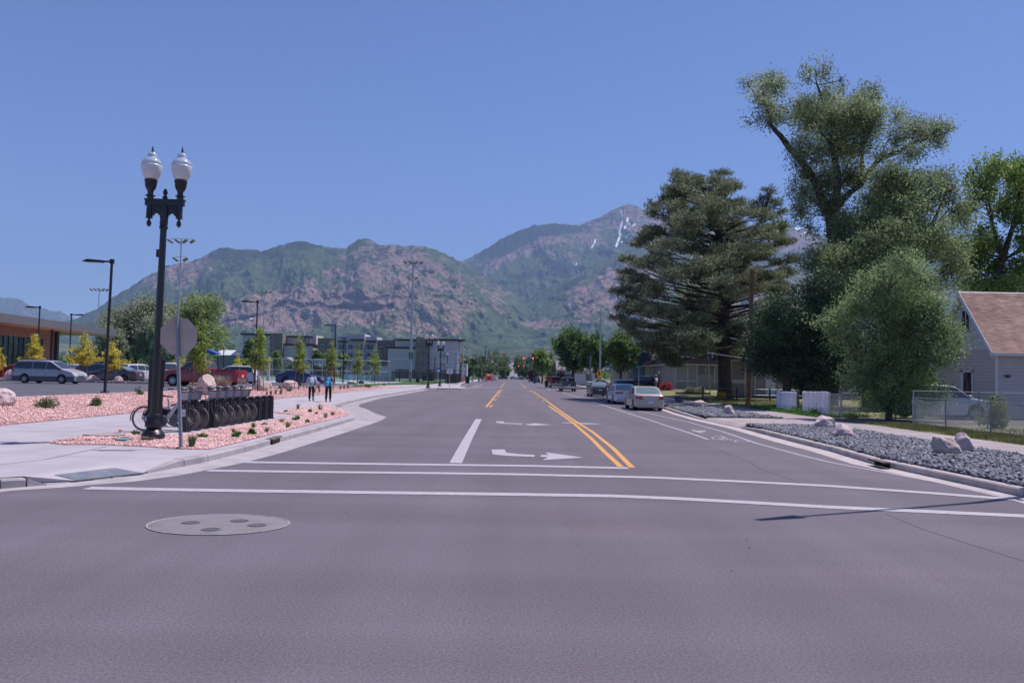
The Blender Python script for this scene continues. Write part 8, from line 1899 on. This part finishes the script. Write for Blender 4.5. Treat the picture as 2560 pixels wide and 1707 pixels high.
for i, (x, y, w, h, k, lab) in enumerate([(1195, 362, 58, 25, 's', 'low green clump just right of the stop sign post'), (1393, 360, 58, 36, 's', 'bright green clump in the middle of the near gravel bed'), (1480, 345, 58, 33, 's', 'green clump to the right of the brightest one, below the sixth dock'), (1556, 289, 34, 14, 's', 'tiny green plant at the edge of the dock pad'), (1740, 260, 50, 24, 's', 'spreading green plant beyond the last dock'), (1808, 276, 28, 20, 's', 'small green plant closest to the kerb'), (1820, 214, 28, 22, 's', 'green plant near the tip of the gravel bed'), (1680, 212, 26, 14, 's', 'small green plant behind the empty docks'), (792, 345, 60, 18, 'p', 'pale green creeping plant left of the lamp base')]):
    p = G(*c1(x, y), .16); k_ = p.y / FPX / 2.352; plant('sedum_plant', lab, p, w * k_ * 1.2, h * k_ * 1.25, 's', 700, 500 + i, lf_sedum if k == 's' else lf_shrub, 'low green plants in the near gravel bed', ls=.045)
for i, (x, y, w, h, lab) in enumerate([(1128, 418, 62, 76, 'large tan and green grass tuft right of the stop sign post'), (875, 378, 84, 26, 'dry tuft growing against the lamp base'), (1372, 334, 32, 30, 'small grey tuft above the brightest green clump'), (1490, 307, 34, 36, 'wispy tuft at the pad edge below the seventh bike'), (1568, 334, 40, 36, 'pale wispy tuft right of two green clumps'), (1655, 272, 46, 24, 'olive tuft beyond the last bike'), (1692, 304, 42, 40, 'wispy tuft near the kerb drain'), (1915, 250, 36, 40, 'thin tuft near the kerb, toward the bed tip'), (1955, 232, 40, 28, 'grey tuft at the right tip of the near bed'), (1882, 200, 44, 38, 'olive tuft by the walkway corner'), (1752, 196, 30, 36, 'thin tuft on the walkway edge of the near bed'), (1860, 226, 26, 20, 'small tuft in the middle of the bed tip')]):
    p = G(*c1(x, y), .16); k_ = p.y / FPX / 2.352; plant('grass_tuft', lab, p, w * k_ * 1.3, h * k_, 'tuft', 170 if i < 2 else 70, 540 + i, lf_tuft if i % 3 else lf_shrub, 'dry grass tufts in the near gravel bed', ls=.006)
z0_ = zc(580, 780, 3.92)
for i, (px, py, w, h, lab) in enumerate([(114, 1020, 62, 34, 'broad green bush on the pink gravel below the minivan'), (238, 1016, 36, 30, 'green bush on the pink gravel below the nearest car park light'), (343, 987, 26, 24, 'dark bush left of the kiosk slab'), (724, 979, 26, 13, 'green shrub below the pale pointed boulder'), (700, 972, 16, 12, 'small shrub beside the broad boulder'), (752, 968, 18, 20, 'shrub at the foot of the third young tree'), (884, 964, 26, 14, 'green shrub by the low pink boulder'), (963, 966, 18, 12, 'last shrub of the gravel before the fence'), (921, 969, 20, 12, 'olive shrub beneath the last young tree')]):
    p = BG(px, py); k_ = p.y / FPX; plant('green_bush', lab, p, w * k_ * 1.05, h * k_ * 1.05, 's', 1300 if i < 2 else 420, 570 + i, lf_shrub, 'green bushes on the pink gravel', ls=.065 if i > 1 else .055)
for i, (px, py, w, h, lm) in enumerate([(667, 989, 8, 12, 0), (677, 988, 9, 13, 0), (689, 986, 10, 14, 0), (702, 986, 13, 15, 0), (786, 982, 9, 12, 0), (798, 981, 8, 14, 0), (796, 972, 14, 16, 0), (851, 974, 8, 12, 0), (860, 973, 8, 12, 0), (870, 971, 14, 14, 0), (915, 969, 10, 12, 0), (555, 974, 46, 38, 1), (567, 976, 30, 30, 1)]):
    p = BG(px, py); k_ = p.y / FPX; plant('grass_tuft', ('taller' if i == 11 else 'lower right') + ' pinkish feathery grass between the largest boulder and the red pickup wheel' if lm else 'short olive grass tuft along the walkway side of the pink gravel, ' + ORD[i] + ' of the row', p, w * k_ * 1.1, h * k_, 'tuft', 330 if lm else 60, 600 + i, lf_pale if lm else lf_tuft, 'feathery grasses by the boulder' if lm else 'olive grass tufts along the walkway', ls=.012)
p = Vector((XD(1664.5, 94), 94, .5)); plant('red_bush', 'big round bush covered in red blossom before the motel wall', p, 1.9, 1.35, 's', 5200, 620, lf_red, ls=.085)
plant('feather_bush', 'mound of pale green feathery grass on the lawn, left half', (XD(1727, 85), 85, .42), 1.8, .8, 's', 2600, 621, lf_feather, 'feathery grass mounds on the lawn', ls=.1); plant('feather_bush', 'mound of pale green feathery grass on the lawn, right half', (XD(1750, 85.5), 85.5, .42), 1.8, .75, 's', 2600, 622, lf_feather, 'feathery grass mounds on the lawn', ls=.1)
plant('sumac_plant', 'tall yellow-green leafy shoot behind the chain-link fence by the house corner', (XD(2462, 32.5), 31.8, .18), 1.3, 1.65, 's', 1500, 623, lf_staghorn, ls=.11)
plant('weed_clump', 'dark green weeds at the foot of the white board fence', (15.35, 40.5, .16), .9, .4, 's', 900, 624, lf_sedum, ls=.07); plant('weed_clump', 'weeds round the posts of the chain-link gate', (16.2, 38.0, .16), 1.6, .32, 's', 900, 625, lf_shrub, ls=.07)
plant('weed_clump', 'green weeds in the gap of the white board fence', (15.3, 43.4, .16), 1.0, .4, 's', 800, 626, lf_sedum, ls=.07)
t = thing('stone_edging', 'low dark stone edging round the feathery grass on the lawn', 'edging', (XD(1690, 82), 82, .37))
for k in range(13): B().box(k * .27, k * .27 + .25, 0, .3, 0, .2 + rnd.uniform(-.02, .02)).build('stone', M('edging_stone', (.12, .09, .085), rough=.9, var=.3), t)
t = thing('stone_edging', 'pale stone step under the red bush', 'edging', (XD(1652, 93), 92.6, .45))
for k in range(8): B().box(k * .3, k * .3 + .28, 0, .3, 0, .14).build('stone', mt_conc_old, t)
# grass blades on the near lawn strips
def blades(name, poly, n, h, lm, seed, z=.16):
    g_ = np.random.default_rng(seed); xs_ = [p[0] for p in poly]; ys_ = [p[1] for p in poly]; X = g_.uniform(min(xs_), max(xs_), n); Y = g_.uniform(min(ys_), max(ys_), n)
    k = inside_np(poly, X, Y) & (np.sin(X * 2.1 + np.sin(Y * 1.3)) + np.sin(Y * 1.7) + g_.normal(size=n) * .9 > -.7); X, Y = X[k], Y[k]; m = len(X); a = g_.uniform(0, 2 * pi, m); hh = h * g_.uniform(.5, 1.2, m); w = .008 + .010 * g_.random(m)
    b0 = np.stack([X, Y, np.full(m, z)], 1); d = np.stack([np.cos(a), np.sin(a), 0 * a], 1) * w[:, None]; tp2 = b0 + np.stack([g_.normal(size=m) * .03, g_.normal(size=m) * .03, hh], 1)
    V_ = np.stack([b0 - d, b0 + d, tp2 + d * .3, tp2 - d * .3], 1).reshape(-1, 3); o = leafobj(name, V_, lm, None); o['kind'] = 'stuff'
blades('sidewalk_grass', [(14.85, 12), (17.2, 12), (17.2, 33.8), (14.85, 33.6)], 42000, .10, lf_lawn, 71)
blades('yard_grass', [(17.2, 12), (30, 12), (30, 30), (17.2, 30)], 26000, .13, lf_lawn, 72)
blades('fence_grass', [(14.85, 38.4), (15.6, 38.2), (18, 40), (15.6, 50), (14.85, 50)], 14000, .16, lf_sedum, 73)
blades('lawn_grass', [(14.85, 50), (24, 50), (24, 74), (14.85, 74)], 20000, .09, lf_lawn, 74, z=.17)

# kerb inlets, lids and small debris
def inlet(label, px0, px1, py, line_dx, w):
    a, c = G(*px0, 0), G(*px1, 0); t = thing('kerb_inlet', label, 'drain', (a.x, a.y, 0)); d = Vector((c.x - a.x, c.y - a.y, 0)); u = d.normalized(); n_ = Vector((-u.y, u.x, 0)) * (.02 if line_dx > 0 else -.02)
    P = [Vector((0, 0, .015)) - n_ * w, d + Vector((0, 0, .015)) - n_ * w, d + Vector((0, 0, .115)) - n_ * w, Vector((0, 0, .115)) - n_ * w]
    B().add([tuple(p) for p in P] + [tuple(p + n_ * 1.5) for p in P], [(0, 1, 2, 3), (0, 4, 5, 1), (1, 5, 6, 2), (2, 6, 7, 3), (3, 7, 4, 0)]).build('opening', M('drain_black', (.008, .008, .008), rough=1), t)
    Q = [Vector((0, 0, .117)) - n_ * (w + .2), d + Vector((0, 0, .117)) - n_ * (w + .2), d + Vector((0, 0, .149)) - n_ * w, Vector((0, 0, .149)) - n_ * w]
    Q += [q_ + n_ * 9 for q_ in Q]; B().add([tuple(q_) for q_ in Q], [(0, 1, 2, 3), (3, 2, 6, 7), (0, 4, 5, 1), (0, 3, 7, 4), (1, 5, 6, 2)]).build('steel_hood', M('rusty_steel', (.14, .10, .085), rough=.8, var=.3, vs=8), t)
inlet('dark kerb inlet drain in the left kerb beside the pink gravel', (676, 1112), (701, 1103), 0, 1, 2.6)
inlet('dark kerb inlet drain in the right kerb below the dark gravel', (2188, 1163), (2224, 1173), 0, -1, 1)
p0 = G(*c1(500, 352), .15); lid = thing('vault_lid', 'beige concrete vault lid set in the gravel left of the lamp', 'lid', (0, 0, 0)); P = [G(*c1(x, y), .165) for x, y in ((485, 352), (600, 358), (745, 352), (640, 338))]
B().prism([(p.x, p.y) for p in P], .14, .205).build('slab', mt_conc_old, lid)
P = [G(*c1(x, y), .165) for x, y in ((678, 384), (742, 386), (785, 374), (720, 370))]; tl = thing('valve_box_lid', 'teal plastic valve box lid in the pink gravel left of the lamp', 'lid', (0, 0, 0)); B().prism([(p.x, p.y) for p in P], .14, .215).build('cover', M('teal_plastic', (.12, .26, .28), rough=.6), tl)
p = G(*c1(708, 326), .16); b = B().lathe([(.001, .0), (.06, .02), (.05, .05), (.001, .06)], (0, 0, 0), 8).build('red_litter'); b.data.materials.append(mt_saf); b.location = p; tag(b, 'scrap of orange-red litter beside the vault lid', 'litter')
g_ = np.random.default_rng(91); bb = B()
for k in range(26):
    x, y = g_.uniform(-7, 9), g_.uniform(5, 20); s_ = g_.uniform(.003, .009); bb.cbox(x, y, s_ * .5, s_ * 1.6, s_, s_)
o = bb.build('road_grit', mt_crack); o['kind'] = 'stuff'
for px, lab in ((19, 'left yellow bollard behind the red car'), (28.6, 'right yellow bollard behind the red car')):
    t = B().lathe([(.11, 0), (.11, 1.0), (.08, 1.08), (.001, 1.12)], (0, 0, 0), 12).build('bollard', mt_sy, None, smooth=True); t.location = (XD(px, 82), 82, .75); tag(t, lab, 'bollard', 'yellow bollards by the wooden building')

# ============================================================ PEOPLE
def person(label, loc, rz, joints, skin, shirt, trousers, shoes, hair, head_r=.105, pose=None, cap=None, backpack=None, scale=1.0):
    """body grown from a jointed skeleton; clothes are skins of their own over it"""
    root = thing('person', label, 'person', loc, rz)
    def skin_mesh(name, chains, mat, sub=2, rootv=0):
        vs, es, rs = [], [], []; idx = {}
        def vid(p, r):
            k = tuple(round(c, 3) for c in p)
            if k not in idx: idx[k] = len(vs); vs.append(p); rs.append(r)
            return idx[k]
        for ch in chains:
            pr = None
            for (p, r) in ch:
                i = vid(p, r)
                if pr is not None and pr != i: es.append((pr, i))
                pr = i
        me = bpy.data.meshes.new(name); me.from_pydata(vs, es, []); o = link(name, me, root); md = o.modifiers.new('skin', 'SKIN'); md.use_smooth_shade = True
        for i, sv in enumerate(me.skin_vertices[0].data): r = rs[i]; sv.radius = (r, r) if not isinstance(r, tuple) else r; sv.use_root = (i == 0)
        o.modifiers.new('sub', 'SUBSURF').levels = sub; o.modifiers['sub'].render_levels = sub
        bpy.context.view_layer.update(); m2 = bpy.data.meshes.new_from_object(o.evaluated_get(bpy.context.evaluated_depsgraph_get())); o.modifiers.clear(); o.data = m2; m2.materials.clear(); m2.materials.append(mat); m2.polygons.foreach_set('use_smooth', [True] * len(m2.polygons)); return o
    J = joints; up = lambda a, b_, t: tuple(Vector(a).lerp(Vector(b_), t))
    P, C_, N_, H = J['pelvis'], J['chest'], J['neck'], J['head']
    body = [[(P, .13), (up(P, C_, .5), .125), (C_, .145), (up(C_, N_, .6), .075), (N_, .052), (up(N_, H, .6), .055)]]
    for s in 'lr':
        body.append([(P, .13), (J['hip' + s], .088), (J['knee' + s], .056), (J['ankle' + s], .038)])
        body.append([(C_, .145), (J['sh' + s], .062), (J['el' + s], .042), (J['wr' + s], .028)])
    bo = skin_mesh('body', body, skin)
    for s in 'lr':      # hands: palm, four fingers, thumb
        w = Vector(J['wr' + s]); d = (w - Vector(J['el' + s])).normalized(); sd_ = Vector((0, 1, 0)); ch = [[(tuple(w), .024), (tuple(w + d * .05), .034), (tuple(w + d * .09), .03)]]
        hb2 = B(); hb2.tube([tuple(w), tuple(w + d * .045), tuple(w + d * .09)], [.026, .036, .032], 8)
        for k, ln in enumerate((.065, .075, .07, .055)):
            o_ = sd_ * (.03 - .02 * k); a_ = w + d * .085 + o_; m_ = a_ + d * ln * .55 ; e_ = m_ + (d * .75 + Vector((.35, 0, 0))).normalized() * ln * .45; hb2.tube([tuple(a_), tuple(m_), tuple(e_)], [.0095, .009, .007], 6)
        hb2.tube([tuple(w + d * .03 + sd_ * .025), tuple(w + d * .06 + sd_ * .055), tuple(w + d * .09 + sd_ * .06)], [.012, .011, .008], 6); hb2.build('hand', skin, root, smooth='all')
    hd = B(); hz = Vector(H); prof = [(.001, -.125), (.045, -.115), (.075, -.08), (.092, -.02), (.098, .04), (.088, .09), (.055, .125), (.001, .138)]
    hd.lathe(prof, H, 16); hd.v = [((x - H[0]) * 1.08 + H[0], (y - H[1]) * .88 + H[1], z) for x, y, z in hd.v]
    hd.tube([tuple(hz + Vector((.10, 0, .02))), tuple(hz + Vector((.122, 0, -.02)))], [.010, .016], 6)
    for s in (-1, 1): hd.lathe([(.001, -.01), (.026, -.004), (.024, .008), (.001, .012)], tuple(hz + Vector((-.005, s * .088, 0))), 8, 'y')
    ho_ = hd.build('head', skin, root, smooth='all')
    fe = B()
    for s in (-1, 1): fe.lathe([(.001, -.008), (.010, 0), (.001, .008)], tuple(hz + Vector((.096, s * .035, .02))), 6, 'x')
    fe.cbox(H[0] + .098, H[1], H[2] - .055, .008, .045, .008); fe.build('eyes_and_mouth', mt_sigb, ho_)
    hr = B(); hr.lathe([(.101, .02), (.107, .06), (.092, .105), (.058, .142), (.001, .152)], (H[0] - .012, H[1], H[2]), 16); hr.lathe([(.06, -.05), (.09, -.02), (.095, .05)], (H[0] - .03, H[1], H[2]), 12); hr.build('hair', hair, ho_, smooth='all')
    if cap: cb_ = B(); cb_.lathe([(.108, .045), (.114, .08), (.10, .12), (.06, .158), (.001, .165)], (H[0] - .008, H[1], H[2]), 16); cb_.cbox(H[0] + .13, H[1], H[2] + .055, .10, .14, .012); cb_.build('cap', cap, ho_, smooth=True)
    top = [[(up(P, C_, -.12), (.165, .15)), (up(P, C_, .5), (.155, .15)), (C_, (.165, .17)), (up(C_, N_, .75), .085)]]
    for s in 'lr': slv = J.get('sleeve', 1.0); top.append([(C_, (.165, .17)), (J['sh' + s], .085), (up(J['sh' + s], J['el' + s], min(1, slv * 1.0)), .064)] + ([(up(J['el' + s], J['wr' + s], .9), .048)] if slv >= 1 else []))
    skin_mesh('shirt', top, shirt)
    tr_ = [[(up(P, C_, .22), (.15, .14)), (P, (.155, .14))]]
    for s in 'lr': tr_.append([(P, (.155, .14)), (J['hip' + s], .107), (J['knee' + s], .080), (up(J['knee' + s], J['ankle' + s], .93), .068)])
    skin_mesh('trousers', tr_, trousers)
    for s in 'lr':
        a_ = Vector(J['ankle' + s]); f_ = Vector(J.get('toe' + s, (1, 0, 0))).normalized(); hb3 = B(); hb3.tube([tuple(a_ - f_ * .07 - Vector((0, 0, .03))), tuple(a_ - Vector((0, 0, .03))), tuple(a_ + f_ * .11 - Vector((0, 0, .045))), tuple(a_ + f_ * .19 - Vector((0, 0, .05)))], [.04, .05, .045, .03], 8); hb3.build('shoe', shoes, root, smooth='all')
    if backpack:
        bm_, tr2 = backpack; bx_ = C_[0] - .235; bk2 = B(); bk2.tube([(bx_, 0, C_[2] - .36), (bx_ - .02, 0, C_[2] - .30), (bx_ - .03, 0, C_[2] - .12), (bx_ - .01, 0, C_[2] + .06), (bx_ + .02, 0, C_[2] + .13)], [.10, .155, .165, .14, .07], 12); bk2.v = [(bx_ + (x - bx_) * .85, y, z) for x, y, z in bk2.v]
        bp_ = bk2.build('backpack', bm_, root, smooth='all'); B().tube([(bx_ - .12, 0, C_[2] - .30), (bx_ - .15, 0, C_[2] - .18), (bx_ - .12, 0, C_[2] - .06)], [.07, .10, .06], 10).build('pocket', tr2, bp_, smooth='all')
        for s in (-1, 1): B().tube([(bx_ + .03, s * .1, C_[2] - .25), (C_[0] + .02, s * .16, C_[2] - .2), (C_[0] + .15, s * .12, C_[2]), (C_[0] + .06, s * .1, C_[2] + .17), (bx_ + .03, s * .08, C_[2] + .1)], .018, 6).build('strap', tr2, bp_, smooth='all')
    root.scale = (scale,) * 3; return root
# x forward, y left, z up
J1 = dict(pelvis=(0, 0, .93), chest=(.02, 0, 1.25), neck=(.03, 0, 1.47), head=(.05, 0, 1.62), hipl=(0, .09, .88), kneel=(.10, .10, .49), anklel=(.06, .10, .08), hipr=(0, -.09, .88), kneer=(.04, -.11, .50), ankler=(-.24, -.14, .19), toer=(.6, -.1, -.8),
          shl=(.02, .20, 1.38), ell=(-.04, .27, 1.10), wrl=(.02, .27, .86), shr=(.02, -.20, 1.38), elr=(.0, -.28, 1.10), wrr=(.08, -.27, .86), sleeve=1.0)
J2 = dict(pelvis=(0, 0, .93), chest=(.03, 0, 1.26), neck=(.05, 0, 1.48), head=(.06, 0, 1.63), hipl=(0, .10, .88), kneel=(-.02, .10, .48), anklel=(-.16, .09, .09), hipr=(0, -.10, .88), kneer=(.10, -.10, .50), ankler=(.10, -.10, .08),
          shl=(.03, .20, 1.39), ell=(.06, .26, 1.12), wrl=(.18, .22, .93), shr=(.03, -.20, 1.39), elr=(-.04, -.26, 1.12), wrr=(-.02, -.28, .87), sleeve=.6)
mt_skin1 = M('skin_light', (.48, .26, .20), rough=.6); mt_skin2 = M('skin_brown', (.26, .13, .10), rough=.6); mt_skin3 = M('skin_dark', (.12, .06, .045), rough=.6)
mt_lav = M('lavender_hoodie', (.46, .43, .60), rough=.85, var=.06, vs=5); mt_tr = M('black_trousers', (.022, .018, .022), rough=.9, var=.1); mt_shoe = M('dark_shoe', (.03, .025, .035), rough=.6); mt_hair = M('dark_hair', (.03, .02, .02), rough=.7)
pA = G(777.5, 1002, .15); pB = G(820, 1004.5, .15)
person('person in a pale lavender hoodie and black trousers walking away with a patterned grey backpack', (pA.x, pA.y, .15), UP + .15, J1, mt_skin1, mt_lav, mt_tr, mt_shoe, mt_hair, cap=M('cap_plum', (.10, .07, .10), rough=.8), backpack=(M('patterned_pack', (.22, .34, .38), rough=.8, col2=(.55, .55, .6), mixs=16, mixlo=.47, mixhi=.53), M('pack_grey', (.33, .33, .40), rough=.8, col2=(.12, .30, .34), mixs=18)), scale=.985)
person('person in a grey short-sleeved shirt and black trousers walking away with a bright blue backpack', (pB.x, pB.y, .15), UP + .05, J2, mt_skin2, M('grey_shirt', (.19, .16, .19), rough=.9, var=.1), mt_tr, mt_shoe, M('auburn_hair', (.11, .04, .04), rough=.8), backpack=(M('pack_blue', (.0, .22, .48), rough=.7), M('pack_sky', (.10, .36, .62), rough=.7)), scale=1.0)
person('person in a white shirt and pale cap standing before the motel, behind the gold sedan', (XD(1641, 94), 94, .47), pi * .8, dict(J2, anklel=(.0, .1, .08), kneel=(.02, .1, .48), ankler=(0, -.1, .08), kneer=(.02, -.1, .48)), mt_skin3, M('white_shirt', (.6, .6, .62), rough=.85), M('grey_trousers', (.2, .2, .23), rough=.9), mt_shoe, mt_hair, cap=M('cap_pale', (.4, .45, .42), rough=.8), scale=1.02)
